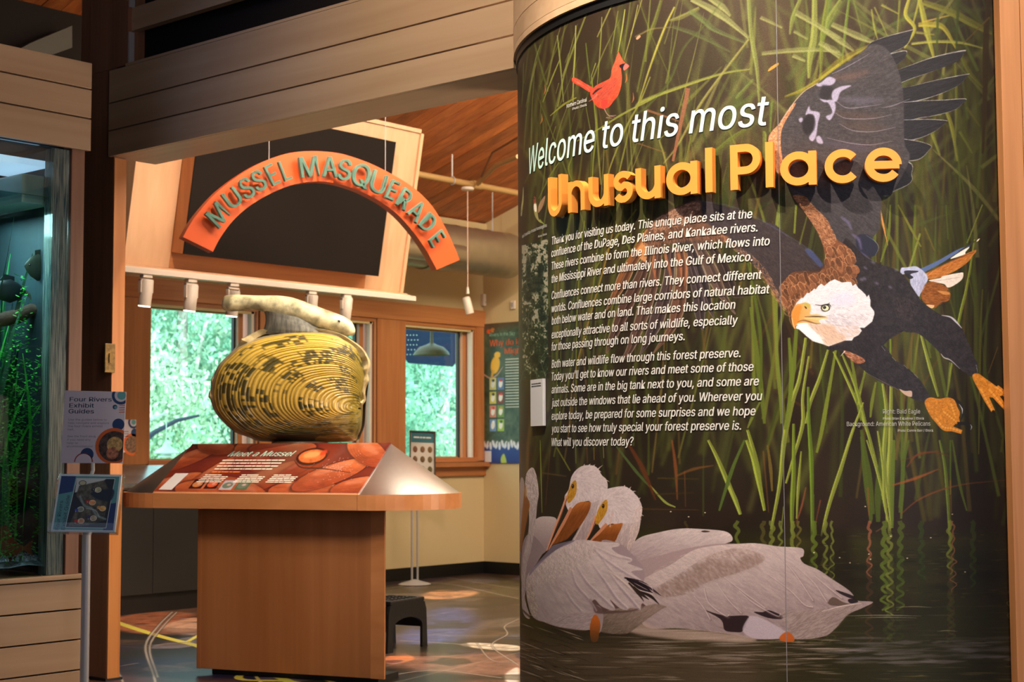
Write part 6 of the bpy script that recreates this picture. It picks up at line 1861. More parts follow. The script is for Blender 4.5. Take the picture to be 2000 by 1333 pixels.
# radius of the outline about its centre, by angle
ang = np.arctan2(outl[:, 1] - cen[1], outl[:, 0] - cen[0])
order = np.argsort(ang)
ar, rr = ang[order], np.hypot(*(outl - cen).T)[order]
ar = np.concatenate([ar[-3:] - 2 * math.pi, ar, ar[:3] + 2 * math.pi])
rr = np.concatenate([rr[-3:], rr, rr[:3]])
NS, NT = 210, len(outl)
PXM = Ds / FPX
HB = .24
rg = np.random.default_rng(11)
bw = rg.random((40, 64))
def shell_half(front):
    vs, cs, fs = [], [], []
    sgrid = (np.arange(1, NS + 1) / NS) ** .8
    bands = np.cumsum(rg.uniform(.6, 1.5, 34))
    bands /= bands[-1]
    toff = np.arctan2(outl[:, 1] - umb[1], outl[:, 0] - umb[0])
    for s in sgrid:
        for j in range(NT):
            p = umb + (outl[j] - umb) * s
            d = p - cen
            a = math.atan2(d[1], d[0])
            rho = min(1.0, math.hypot(*d) / np.interp(a, ar, rr))
            h = HB * (1 - rho ** 2.4) ** .55
            k = np.searchsorted(bands, s)
            lo = bands[k - 1] if k > 0 else 0
            hi_ = bands[min(k, 33)]
            t = (s - lo) / max(hi_ - lo, 1e-6)
            rid = math.sin(math.pi * min(max(t, 0), 1)) ** .7
            fade = (1 - rho ** 14)
            h += (.009 * rid - .004) * fade
            x, y = p
            P = sp_(x, y, h if front else -h)
            vs.append(P)
            # colour: gold, olive low down, dark rays broken by the growth rings
            ta_ = toff[j]
            an_ = (ta_ + math.pi) / (2 * math.pi)
            ray_i = int(an_ * 230)
            n1 = bw[ray_i % 40, (k * 3) % 64]
            n2 = bw[(ray_i * 7) % 40, (k // 4 * 5) % 64]
            grp = bw[int(an_ * 34) % 40, (k // 3 * 11 + 3) % 64]
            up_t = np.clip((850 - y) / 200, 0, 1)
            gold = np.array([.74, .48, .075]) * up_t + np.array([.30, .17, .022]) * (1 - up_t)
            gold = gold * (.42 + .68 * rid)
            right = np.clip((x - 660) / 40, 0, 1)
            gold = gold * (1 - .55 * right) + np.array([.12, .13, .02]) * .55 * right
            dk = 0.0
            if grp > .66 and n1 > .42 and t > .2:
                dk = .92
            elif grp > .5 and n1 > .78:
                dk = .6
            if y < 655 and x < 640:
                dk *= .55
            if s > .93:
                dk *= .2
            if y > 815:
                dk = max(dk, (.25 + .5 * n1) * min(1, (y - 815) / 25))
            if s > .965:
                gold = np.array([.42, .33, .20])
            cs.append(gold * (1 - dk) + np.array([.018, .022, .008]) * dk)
    for i in range(NS - 1):
        for j in range(NT):
            q = (i * NT + j, i * NT + (j + 1) % NT, (i + 1) * NT + (j + 1) % NT, (i + 1) * NT + j)
            fs.append(q[::-1] if front else q)
    c = sp_(umb[0], umb[1], 0)
    return vs, fs, cs
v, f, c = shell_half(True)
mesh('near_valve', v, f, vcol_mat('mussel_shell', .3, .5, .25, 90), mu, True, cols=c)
# far valve, smooth and grey-brown
vs, fs = [], []
n = 14
for i in range(n + 1):
    rho = i / n
    for j in range(0, NT, 3):
        x, y = cen + (outl[j] - cen) * rho * 1.01
        vs.append(sp_(x + 3, y - 2, -.035 - .20 * (1 - rho ** 2.4) ** .55))
m_ = len(range(0, NT, 3))
for i in range(n):
    for j in range(m_):
        fs.append((i * m_ + j, i * m_ + (j + 1) % m_, (i + 1) * m_ + (j + 1) % m_, (i + 1) * m_ + j))
mesh('far_valve', vs, fs, plain('far_valve', (96, 84, 56), .5, 0, .3, 14, .3), mu, True)
# mantle frill between the valves
fr_o = sm(MS((50, 860), (60, 740), (96, 660), (190, 560), (250, 480), (340, 405), (430, 362), (520, 372), (700, 356), (880, 360), (1010, 392), (1100, 446), (1170, 500), (1212, 560), (1228, 620), (1214, 690), (1220, 740), (1196, 800), (1190, 880), (1166, 940),
                (1140, 1000), (1120, 1060), (900, 1080), (500, 1080), (160, 1030)), True, 8)
g_ = np.random.default_rng(3)
vs, fs = [], []
n = len(fr_o)
wob = np.interp(np.arange(n), np.arange(0, n + 4, 4), g_.normal(0, .018, len(np.arange(0, n + 4, 4))))
cf = fr_o.mean(0)
for ring_i, (sc_, off, th) in enumerate([(.90, .03, 0), (.99, .05, .5), (1.012, .02, 1), (.995, -.02, .5), (.9, -.03, 0)]):
    for j in range(n):
        x, y = cf + (fr_o[j] - cf) * sc_
        vs.append(sp_(x, y, off + wob[j] * (.4 + .6 * th)))
for i in range(4):
    for j in range(n):
        fs.append((i * n + j, i * n + (j + 1) % n, (i + 1) * n + (j + 1) % n, (i + 1) * n + j))
m_mant = plain('mantle', (196, 176, 130), .4, 0, .28, 16, .35, coat=.2)
mesh('mantle_frill', vs, fs, m_mant, mu, True)
# neck and lure
def loft(rows, mat, name, dep, seg=20, smooth=True, streak=None):
    """rows: (x_top, y_top, x_bottom, y_bottom) slices across the form in the picture plane, rounded in depth"""
    vs, fs, cs = [], [], []
    R_ = np.array(rows, float)
    t = np.linspace(0, len(R_) - 1, (len(R_) - 1) * 5 + 1)
    R2 = np.stack([np.interp(t, np.arange(len(R_)), R_[:, k]) for k in range(4)], 1)
    R2 = np.apply_along_axis(lambda a: np.convolve(np.pad(a, 2, 'edge'), [.1, .2, .4, .2, .1], 'valid'), 0, R2)
    D = np.interp(t, np.arange(len(dep)), dep)
    for i, (x0, y0, x1, y1) in enumerate(R2):
        for k in range(seg):
            q = 2 * math.pi * k / seg
            w = (math.cos(q) + 1) / 2
            px, py = x0 * w + x1 * (1 - w), y0 * w + y1 * (1 - w)
            vs.append(sp_(px, py, D[i] * math.sin(q)))
    n = len(R2)
    for i in range(n - 1):
        for k in range(seg):
            fs.append((i * seg + k, i * seg + (k + 1) % seg, (i + 1) * seg + (k + 1) % seg, (i + 1) * seg + k))
    fs += [tuple(range(seg)), tuple((n - 1) * seg + k for k in range(seg))[::-1]]
    return mesh(name, vs, fs, mat, mu, smooth)
def rows(*r):
    return [MS((a, b))[0] + MS((c, d))[0] for a, b, c, d in r]
def neck_mat():
    m = plain('neck_grey', (104, 100, 88), .5, 0, .4, 30, .3)
    for nd in m.node_tree.nodes:
        if nd.type == 'TEX_NOISE':
            mp = m.node_tree.nodes.new('ShaderNodeMapping')
            mp.inputs['Scale'].default_value = (2.2, 2.2, .25)
            tc = [x for x in m.node_tree.nodes if x.type == 'TEX_COORD'][0]
            m.node_tree.links.new(tc.outputs['Object'], mp.inputs[0])
            m.node_tree.links.new(mp.outputs[0], nd.inputs['Vector'])
    return m
loft(rows((420, 385, 1010, 420), (440, 350, 960, 400), (452, 300, 900, 370), (450, 250, 840, 330), (435, 215, 800, 290)), neck_mat(), 'neck', [.07, .075, .07, .06, .055])
def lure_mat():
    m = plain('lure_skin', (214, 200, 156), .38, 0, .5, 14, .5, coat=.25)
    return m
lure = loft(rows((136, 130, 128, 190), (150, 104, 140, 215), (215, 97, 190, 226), (320, 102, 290, 216), (430, 105, 400, 215), (540, 104, 470, 240), (640, 116, 560, 268), (740, 148, 680, 300), (850, 192, 800, 335), (950, 226, 900, 368), (1040, 262, 985, 394), (1095, 300, 1050, 408),
          (1116, 345, 1092, 405), (1120, 370, 1112, 396)), lure_mat(), 'lure', [.02, .035, .045, .045, .045, .05, .055, .06, .06, .06, .055, .045, .03, .012])
ep = MS((1006, 300))[0]
v, f = lathe([(.001, .006), (.006, .005), (.0085, .002), (.0095, -.004)], sp_(ep[0], ep[1], .054), 16, -F0)
ey = mesh('eye', v, f, plain('eye_white', (236, 232, 220), .3), lure, True)
v, f = lathe([(.001, .0085), (.0045, .0075), (.006, .005), (.006, .002)], sp_(ep[0] + .6, ep[1] + .6, .054), 14, -F0)
pu = mesh('pupil', v, f, plain('pupil_black', (10, 8, 8), .15), lure, True)
# flat foot the shell stands on
v, f = lathe([(.135, 0), (.15, .004), (.148, .012), (.12, .014)], kp(-.03, KR + .16, 1.187), 30)
mesh('foot_plate', v, f, plain('foot_brown', (92, 62, 40), .5), mu, True)
v, f = lathe([(.10, 0), (.12, .02), (.20, .05), (.05, .08)], kp(-.03, KR + .16, 1.187), 24)
mesh('foot', v, f, plain('foot_dark', (46, 40, 22), .5, 0, .2), mu, True)

# ---------------------------------------------------------------- arched sign
pA = hd_(620, 320, 9.4)
dA = R0 * .84 + F0 * .543
nA = np.cross(dA, (0, 0, 1.0))
nA = nA / np.linalg.norm(nA)
if nA @ F0 > 0:
    nA = -nA
JA, JB = frame(350, 280, 6.061), frame(630, 280, 5.332)
outer = sm(JA((45, 1110), (140, 940), (270, 770), (420, 605), (580, 470), (760, 345), (950, 238), (1150, 158), (1350, 108), (1600, 92)) + JB((150, 100), (330, 148), (520, 220), (700, 310), (870, 408), (1010, 515), (1130, 640), (1230, 790), (1320, 960), (1390, 1120), (1428, 1215)), False, 4)
inner = sm(JA((400, 1285), (480, 1130), (600, 960), (730, 825), (870, 718), (1030, 622), (1200, 542), (1380, 482), (1560, 456)) + JB((0, 398), (150, 420), (320, 470), (480, 540), (640, 632), (780, 742), (900, 870), (1010, 1010), (1100, 1150), (1190, 1318)), False, 4)
_k = min(len(outer), len(inner))
def resamp(p, n):
    d = np.concatenate([[0], np.cumsum(np.hypot(*np.diff(p, axis=0).T))])
    t = np.linspace(0, d[-1], n)
    return np.stack([np.interp(t, d, p[:, 0]), np.interp(t, d, p[:, 1])], 1)
outer, inner = resamp(outer, 72), resamp(inner, 72)
def pl(p, off=0.0):
    return hit(p[0], p[1], pA, nA) + nA * off
TH_ = .07
m_or = plain('orange_sign_paint', (232, 96, 38), .42, 0, .03, 6, .01)
n = len(outer)
vs = [pl(p, 0) for p in outer] + [pl(p, 0) for p in inner] + [pl(p, -TH_) for p in outer] + [pl(p, -TH_) for p in inner]
fs = []
for i in range(n - 1):
    fs += [(i, n + i, n + i + 1, i + 1), (2 * n + i, 2 * n + i + 1, 3 * n + i + 1, 3 * n + i), (i, i + 1, 2 * n + i + 1, 2 * n + i), (n + i, 3 * n + i, 3 * n + i + 1, n + i + 1)]
fs += [(0, 2 * n, 3 * n, n), (n - 1, 2 * n - 1, 4 * n - 1, 3 * n - 1)]
sg = root('arched_sign', pl(outer[n // 2]), 'orange arched sign reading MUSSEL MASQUERADE in raised green letters', 'sign')
o = mesh('arch_board', vs, fs, m_or, sg)
def fix_normals(o):
    bm = bmesh.new()
    bm.from_mesh(o.data)
    bmesh.ops.recalc_face_normals(bm, faces=bm.faces)
    bm.to_mesh(o.data)
    bm.free()
fix_normals(o)
m_gr = plain('sage_letter_paint', (112, 162, 146), .45, 0, .03, 8, .01)
# letters: foot left, foot right, head left, as they stand on the arch
LM = [('M', JA((480, 1010), (610, 850), (310, 840))), ('U', JA((635, 790), (775, 685), (500, 610))), ('S', JA((795, 672), (919, 615), (691, 444))), ('S', JA((932, 582), (1058, 530), (837, 350))), ('E', JA((1120, 505), (1210, 460), (1005, 280))),
      ('L', JA((1260, 450), (1345, 415), (1175, 220))), ('M', JA((1455, 405), (1665, 385), (1420, 165))), ('A', JB((5, 345), (160, 350), (3, 135))), ('S', JB((158, 376), (287, 392), (185, 158))), ('Q', JB((292, 445), (474, 482), (343, 197))),
      ('U', JB((485, 476), (630, 551), (545, 270))), ('E', JB((655, 560), (740, 600), (735, 375))), ('R', JB((765, 630), (865, 705), (860, 455))), ('A', JB((880, 725), (985, 835), (993, 565))), ('D', JB((1000, 850), (1094, 940), (1120, 715))), ('E', JB((1110, 1010), (1155, 1090), (1245, 895)))]
for ch, q3 in LM:
    a, b, c = [hit(p[0], p[1], pA + nA * .055, nA) for p in q3]
    v, f = text_mesh(ch, 1.0, 0, .005, 4)
    x0, x1 = v[:, 0].min(), v[:, 0].max()
    y0, y1 = v[:, 1].min(), v[:, 1].max()
    u_, w_ = (v[:, :1] - x0) / (x1 - x0), (v[:, 1:2] - y0) / (y1 - y0)
    front = a + (b - a) * u_ + (c - a) * w_
    o = mesh('letter', front, f, m_gr, sg)
    bm = bmesh.new()
    bm.from_mesh(o.data)
    bmesh.ops.remove_doubles(bm, verts=bm.verts, dist=1e-6)
    r_ = bmesh.ops.extrude_face_region(bm, geom=bm.faces[:])
    vv = [e_ for e_ in r_['geom'] if isinstance(e_, bmesh.types.BMVert)]
    bmesh.ops.translate(bm, verts=vv, vec=Vector(tuple(-nA * .028)))
    bmesh.ops.recalc_face_normals(bm, faces=bm.faces)
    bm.to_mesh(o.data)
    bm.free()
for p in (outer[n // 3], outer[2 * n // 3]):
    b_ = pl(p, -TH_ * .6)
    v, f = tube([b_ - np.array([0, 0, .02]), b_ + np.array([0, 0, ceil_z(b_[1]) - b_[2] + .01])], .0025, 6)
    mesh('hanging_wire', v, f, M_['alu'], sg)

# ---------------------------------------------------------------- tilted hood over the counter
YB = 8.15
hb1, hb0 = hy(785, 580, YB), hy(228, 530, YB)
LEAN = math.radians(10.5)
nH = np.array([0, -math.cos(LEAN), -math.sin(LEAN)])
tH = np.array([0, -math.sin(LEAN), math.cos(LEAN)])
XV = np.array([1.0, 0, 0])
pH = np.array([0, YB, hb1[2]])
def hp(px, py, off=0.0):
    return hit(px, py, pH + nH * off, nH)
ho = root('display_hood', (hb1[0], YB, hb1[2]), 'pale maple hood leaning forward with a dark board, above the windows', 'display hood')
x0h, x1h = hp(245, 525)[0], hp(805, 420)[0]
zlen = float((hp(826, 262) - pH) @ tH)
mh = M_['maple_z']
def hbox(name, xa, xb, s0, s1, o0, o1, mat, bev=.002):
    return obox(name, XV * (xa + xb) / 2 + pH + tH * (s0 + s1) / 2 + nH * (o0 + o1) / 2, (XV, tH, nH), (abs(xb - xa) / 2, (s1 - s0) / 2, abs(o1 - o0) / 2), mat, ho, bev)
cx0, cx1 = hp(367, 420, .13)[0], hp(757, 400, .13)[0]
s_b0, s_b1 = float((hp(550, 522, .13) - pH) @ tH), float((hp(600, 250, .13) - pH) @ tH)
s_b0 = float((hp(738, 540, .13) - pH) @ tH)
s_b1 = float((hp(770, 277, .13) - pH) @ tH)
hbox('left_panel', x0h, cx0 - .001, .03, zlen, -.04, 0, mh)
hbox('right_panel', cx1, x1h - .03, .03, zlen, -.04, 0, mh)
hbox('top_panel', cx0, cx1, s_b1, zlen, -.04, 0, mh)
hbox('bottom_panel', cx0, cx1, .03, s_b0, -.04, .0, M_['fir_x'])
hbox('edge_strip', x1h - .03, x1h, .0, zlen, -.14, .015, mh)
hbox('edge_strip', x0h - .03, x0h, .0, zlen, -.14, .015, mh)
hbox('top_strip', x0h, x1h - .03, zlen, zlen + .03, -.14, .015, mh)
hbox('bottom_ledge', x0h - .06, x1h + .01, -.02, .03, -.2, .05, mh)
hbox('box_side', cx0, cx0 + .02, s_b0, s_b1, 0, .125, M_['fir'])
hbox('box_side', cx1 - .02, cx1, s_b0, s_b1, 0, .125, M_['fir'])
hbox('box_bottom', cx0 + .02, cx1 - .02, s_b0, s_b0 + .02, 0, .125, M_['fir_x'])
hbox('dark_board', cx0 + .0, cx1 - .0, s_b0, s_b1, .1255, .135, M_['dark_panel'])
hbox('backing', x0h, x1h, .0, zlen, -.2, -.14, M_['fir'])

# ---------------------------------------------------------------- track lights
tk = root('light_track', (hb0[0], YB - .08, hb1[2] - .06), 'white lighting track under the hood', 'light track')
yt = YB - .10
zt = hy(500, 553, yt)[2]
box('rail', (hy(222, 530, yt)[0] - .4, yt - .03, zt - .018), (hb1[0] + .02, yt + .03, zt + .018), M_['white'], tk, .003)
box('reflector', (hy(222, 530, yt)[0] - .4, yt + .03, zt + .0), (hb1[0] + .02, yt + .12, zt + .03), M_['white'], tk)
m_glow = plain('lamp_face', (255, 240, 220), .4, emit=(255, 236, 214), estr=6)
def track_head(px, py, label, rz=0.0, tilt=.06, group='white track lights under the hood'):
    p = hy(px, py, yt)
    x = p[0]
    r = root('track_light', (x, yt, zt - .018), label, 'track light', group)
    box('adapter', (x - .035, yt - .02, zt - .04), (x + .035, yt + .02, zt - .018), M_['white'], r, .003)
    for s in (-1, 1):
        box('yoke', (x + s * .044 - .004, yt - .012, p[2] - .0), (x + s * .044 + .004, yt + .012, zt - .05), M_['white'], r)
    box('yoke_bridge', (x - .048, yt - .012, zt - .058), (x + .048, yt + .012, zt - .048), M_['white'], r)
    ax = np.array([math.sin(tilt), -.10, 1.0])
    v, f = lathe([(.0, .085), (.034, .085), (.040, .078), (.040, -.085), (.0385, -.085)], (x, yt, p[2]), 22, ax)
    hg = mesh('housing', v, f, M_['white'], r, True)
    v, f = lathe([(.038, -.0855), (.036, -.089), (.001, -.090)], (x, yt, p[2]), 22, ax)
    mesh('lamp_face', v, f, m_glow, hg)
    return r
track_head(285, 572, 'leftmost white track light under the hood, over the first window')
track_head(373, 582, 'second white track light from the left under the hood')
track_head(455, 593, 'white track light just behind the tip of the lure')
track_head(608, 600, 'white track light partly hidden behind the lure back')
track_head(676, 604, 'rightmost white track light above the lure eye')

# ---------------------------------------------------------------- counter under the windows
c0_ = hz(215, 1202, 0)
YF = 9.22
ct = root('counter', (6.4, YF, 0), 'black counter with a sloping grey metal top below the first window', 'counter')
XR = 8.2
XL = 5.7
box('toe_kick', (XL, YF + .03, 0), (XR, YC - .11, .13), M_['rubber'], ct)
xs_ = [XL, hy(299, 1080, YF)[0], 7.55, XR]
for a, b in zip(xs_[:-1], xs_[1:]):
    box('door', (a + .002, YF, .135), (b - .002, YF + .02, .80), M_['black'], ct, .001)
box('carcass', (XL, YF + .021, .13), (XR, YC - .11, .84), M_['rubber'], ct)
zf = hy(280, 944, YF - .1)[2]
prof = [(YF - .12, zf - .045), (YF - .135, zf - .03), (YF - .135, zf - .012), (YF - .12, zf), (YC - .105, hy(300, 909, YC - .105)[2]), (YC - .105, zf - .05)]
vs = [(x, y, z) for x in (XL, XR) for y, z in prof]
k = len(prof)
fs = [(i, (i + 1) % k, k + (i + 1) % k, k + i) for i in range(k)] + [tuple(range(k))[::-1], tuple(range(k, 2 * k))]
o = mesh('sloping_top', vs, fs, plain('counter_top', (128, 128, 128), .22, .55, .35, 5, .05), ct)
fix_normals(o)

# ---------------------------------------------------------------- bird poster on the side wall
def paint_poster():
    P = Canvas(0, 0, 120, 140, 5, (60, 80, 56))
    a = vnoise(P.h, P.w, 60, 60, 81)[..., None] * .6 + vnoise(P.h, P.w, 14, 14, 82)[..., None] * .4
    P.im[:] = np.array([40, 58, 40]) / 255 * (1 - a) + np.array([96, 110, 84]) / 255 * a
    P.fill([(0, 0), (120, 0), (120, 5), (60, 3), (0, 8)], (110, 74, 64), .6, 3)
    for x, y, c, r in [(7, 8, (220, 90, 40), 3), (12, 7, (190, 120, 60), 3)]:
        P.dot((x, y), r, r * .8, c, 1, .3)
        P.blade([(x + 2, y), (x + 4, y + 3)], 1.6, .4, (90, 60, 50), 1)
    P.dot((15.5, 42), 6.0, 9, (236, 178, 40), 1, .4, .25)
    P.dot((18.4, 32), 4.4, 3.2, (240, 186, 50), 1, .3)
    P.blade([(13, 47), (11, 53), (9, 58)], 4.4, 1.4, (214, 160, 50), 1, .2)
    P.blade([(22, 32), (25, 32.6)], 1, .3, (90, 80, 80), 1)
    P.blade([(0, 51), (9, 55), (18, 52), (26, 44)], 1.4, .6, (190, 150, 130), 1, .2, wm=1.8)
    cols = [(206, 196, 120), (90, 110, 160), (200, 190, 90), (120, 60, 50), (196, 130, 110), (110, 140, 60), (110, 140, 180), (150, 180, 60)]
    for i in range(8):
        x, y = 7.8 + (i % 2) * 10.4, 55 + (i // 2) * 13.8
        P.fill([(x, y), (x + 8.8, y), (x + 8.8, y + 12), (x, y + 12)], cols[i], 1, smooth=False)
        P.dot((x + 4.4, y + 6), 2.6, 4, (232, 226, 214), 1, .3, .2)
        P.dot((x + 5, y + 2.6), 1.8, 1.4, [(50, 50, 60), (200, 60, 40), (60, 60, 40), (210, 60, 40), (206, 60, 50), (200, 150, 60), (236, 236, 230), (60, 90, 50)][i], 1, .2)
    for r in range(18):
        y = 37 + r * 2.8
        P.blade([(29, y), (66, y)], .9, .9, (214, 210, 196), .95, smooth=False)
        P.blade([(70, y), (108, y)], .9, .9, (214, 210, 196), .95, smooth=False)
    P.fill([(0, 122), (120, 120), (120, 140), (0, 140)], (34, 60, 130), 1, .4, smooth=False)
    for i in range(30):
        x = 1 + i * 4
        P.dot((x, 121 + (i * 7 % 3)), 1.8, 4.2, (226, 226, 226), .95, .5, (i * 1.7) % 1 - .5)
        P.dot((x + 1.5, 119 + (i * 5 % 3)), .8, 1.6, (120, 110, 120), .8, .3)
    P.fill([(1, 128), (10, 128), (10, 139), (1, 139)], (214, 214, 214), 1, smooth=False)
    P.fill([(23, 134), (27, 131), (30, 140), (23, 140)], (190, 210, 80), .9, .4)
    return P
PO = paint_poster()
pz1, pz0 = hx(1000, 629.5, XC)[2], hx(1000, 905, XC)[2]
py0 = YC - .02
PW, PH = (pz1 - pz0) * 120 / 140, pz1 - pz0
ps = root('bird_poster', (XC, py0 - PW / 2, pz0), 'green bird migration poster in the far corner beside the drum', 'poster')
sc_ = PH / 140
vs = [(XC - .016, py0, pz0), (XC - .016, py0 - PW, pz0), (XC - .016, py0 - PW, pz1), (XC - .016, py0, pz1)]
v, f = slab(vs, (.012, 0, 0))
mesh('printed_board', v, f, print_mat('poster_print', PO.im, .45), ps, uvs=[(0, 0), (1, 0), (1, 1), (0, 1)] * 2)
def on_poster(s, x, y, width, cap, mat, off=0):
    text_on('heading', s, (XC - .0165, py0 - x * sc_, pz1 - y * sc_), (0, -1, 0), (0, 0, 1), mat, ps, width * sc_, cap * sc_, 0, off, lift=.001)
m_po = plain('poster_orange', (236, 110, 50), .5, 0, .02)
on_poster('Rivers in the Sky', 8, 13.2, 34, 3.6, plain('poster_mint', (150, 196, 170), .5, 0, .02), .0)
on_poster('Why do Birds', 8, 23.2, 56, 6.6, m_po, .02)
on_poster('Migrate?', 28, 31.6, 38, 6.2, m_po, .02)

# ---------------------------------------------------------------- small boxes on the side wall
for (px, py, w, h, lab, nm) in [(943.5, 587, .075, .115, 'small white wall sensor high in the corner', 'wall_sensor'), (1003.5, 596, .05, .08, 'small white switch plate above the bird poster', 'switch_plate')]:
    wallx = px > 946
    p = hx(px, py, XC) if wallx else hy(px, py, YC)
    r = root(nm, p, lab, 'wall fitting')
    if wallx:
        box('plate', (XC - .02, p[1] - w / 2, p[2] - h / 2), (XC, p[1] + w / 2, p[2] + h / 2), M_['white'], r, .004)
        box('switch', (XC - .024, p[1] - w / 4, p[2] - h / 4), (XC - .02, p[1] + w / 4, p[2] + h / 4), M_['alu'], r)
    else:
        box('body', (p[0] - w / 2, YC - .04, p[2] - h / 2), (p[0] + w / 2, YC, p[2] + h / 2), M_['white'], r, .008)
        box('lens', (p[0] - w / 5, YC - .043, p[2] - h / 4), (p[0] + w / 5, YC - .04, p[2] - h / 8), M_['alu'], r)

# ---------------------------------------------------------------- pipes, conduit, duct under the ceiling
YP = 8.7
def P_(px, py, y=YP):
    return hy(px, py, y)
a_, b_ = P_(822, 341), P_(1012, 378)
zp = (a_[2] + b_[2]) / 2
pr_ = root('sprinkler_pipe', (a_[0], YP, zp), 'tan sprinkler pipe running under the plank ceiling', 'pipe')
v, f = tube([(a_[0] - .6, YP, zp), (b_[0] + .02, YP, zp)], .027, 14)
mesh('main_pipe', v, f, M_['pipe'], pr_, True)
j = P_(930, 360)
v, f = tube([(j[0] - .05, YP, zp), (j[0] + .05, YP, zp)], .037, 14)
mesh('coupling', v, f, M_['pipe'], pr_, True)
k1 = hit(1012, 306, (0, YP - .9, 0), (0, 1, 0))
v, f = tube([(j[0], YP, zp), (j[0] + (k1[0] - j[0]) * .5, YP - .45, zp + .08), (k1[0], YP - .9, k1[2])], .02, 12)
mesh('branch_pipe', v, f, M_['pipe'], pr_, True)
h_ = P_(883, 350)
v, f = tube([(h_[0], YP, zp + .02), (h_[0], YP, ceil_z(YP) + .01)], .007, 8)
mesh('hanger_rod', v, f, M_['alu'], pr_)
v, f = tube([(h_[0], YP + .034 * math.sin(t), zp + .034 * math.cos(t)) for t in np.linspace(0, 2 * math.pi, 17)], .005, 6)
mesh('hanger_ring', v, f, M_['alu'], pr_)
c1_, c2_, c3_ = hit(940, 345, (0, YP - .2, 0), (0, 1, 0)), hit(962, 298, (0, YP - .45, 0), (0, 1, 0)), hit(1013, 268, (0, YP - .9, 0), (0, 1, 0))
v, f = tube([c1_, c2_, c3_], .010, 8)
tagit(mesh('conduit', v, f, plain('conduit_brown', (120, 74, 44), .5), origin=c1_), 'thin brown conduit bent up along the plank ceiling', 'conduit')
# spiral duct
YD = 9.15
d0, d1 = hy(790, 470, YD), hy(1000, 500, YD)
rd_ = .205
zd = hy(930, 492, YD)[2]
du = root('spiral_duct', (d0[0], YD, zd), 'round galvanised spiral duct hanging before the cream wall', 'duct')
xe = hy(995, 500, YD)[0]
pr1 = []
xx = d0[0] - 1.4
v, f = [], []
n = 90
seg = 32
vs, fs = [], []
for i in range(n + 1):
    x = xx + (xe - xx) * i / n
    for k in range(seg):
        q = 2 * math.pi * k / seg
        ph = ((x / .14) + k / seg) % 1
        r = rd_ + (.005 if ph < .12 else 0)
        vs.append((x, YD + r * math.cos(q), zd + r * math.sin(q)))
for i in range(n):
    for k in range(seg):
        fs.append((i * seg + k, (i + 1) * seg + k, (i + 1) * seg + (k + 1) % seg, i * seg + (k + 1) % seg))
fs += [tuple(range(seg)), tuple(n * seg + k for k in range(seg))[::-1]]
mesh('main_run', vs, fs, M_['duct'], du, True)
v, f = lathe([(rd_ + .012, -.03), (rd_ + .012, .03)], (d0[0] + .25, YD, zd), 32, (1, 0, 0))
mesh('joint_band', v, f, M_['duct'], du, True)
bq = hy(860, 513, YD - .3)
v, f = tube([(bq[0] - 1.2, YD - .32, zd - .11), (bq[0] + .05, YD - .32, zd - .11), (bq[0] + .35, YD - .22, zd - .09)], .085, 20)
mesh('branch_duct', v, f, M_['duct'], du, True)
for px in (800, 962):
    q = hy(px, 470, YD)
    v, f = tube([(q[0], YD, zd + rd_), (q[0], YD, ceil_z(YD) + .01)], .006, 6)
    mesh('hanger_rod', v, f, M_['alu'], du)
# hanging white spot on a cord
pp = P_(908, 367)
pe = root('pendant_spotlight', (pp[0], YP - .03, zp - .05), 'white spotlight hanging on a long cord from the pipe', 'pendant light')
yq = YP - .03
v, f = lathe([(.005, .02), (.05, .012), (.056, 0), (.05, -.012), (.012, -.016)], (pp[0], yq, zp - .052), 20)
mesh('canopy', v, f, M_['white'], pe, True)
zq = hy(911, 574, yq)[2]
v, f = tube([(pp[0], yq, zp - .06), (pp[0], yq, zq + .03)], .0045, 8)
mesh('cord', v, f, plain('cord_pink', (214, 176, 156), .6), pe)
v, f = lathe([(.006, .06), (.012, .04), (.014, 0)], (pp[0], yq, zq), 14)
mesh('strain_relief', v, f, M_['white'], pe, True)
hc = hy(914, 597, yq)
v, f = lathe([(.002, .075), (.026, .072), (.034, .06), (.036, -.07), (.03, -.072), (.001, -.06)], hc, 22, (-.25, .1, 1))
mesh('housing', v, f, M_['white'], pe, True)

# ---------------------------------------------------------------- sign stand by the far window
ss = hz(810, 1143, 0)
sst = root('pedestal_sign', (ss[0], ss[1], 0), 'framed shell identification sign on a silver twin-pole stand by the window', 'sign stand')
v, f = lathe([(.135, 0), (.14, .006), (.12, .016), (.05, .034), (.02, .045), (.001, .046)], (ss[0], ss[1], 0), 32)
mesh('dome_base', v, f, M_['alu'], sst, True)
zb1 = hd_(800, 925, ss @ F0)[2]
for s in (-1, 1):
    q = ss + R0 * s * .024
    v, f = tube([(q[0], q[1], .03), (q[0], q[1], zb1 + .05)], .0095, 12)
    mesh('pole', v, f, M_['alu'], sst, True)
dS = ss @ F0
tl_, tr_, br_, bl_ = [hd_(a, b, dS - .02) for a, b in ((799, 845), (847, 847), (852, 921), (803, 924))]
bl_ = bl_ * 1.0
bl_[2] -= .02
br_[2] -= .02
ex = (tr_ - tl_) / np.linalg.norm(tr_ - tl_)
ez = np.array([0, 0, 1.0])
en = np.cross(ex, ez)
if en @ F0 > 0:
    en = -en
Wd_, Hd_ = float(np.linalg.norm(tr_ - tl_)), float(tl_[2] - bl_[2])
cc_ = (tl_ + br_) / 2
obox('board', cc_, (ex, ez, en), (Wd_ / 2, Hd_ / 2, .006), plain('sign_paper', (206, 196, 182), .5, 0, .05), sst)
mfr = plain('frame_brown', (74, 56, 40), .5)
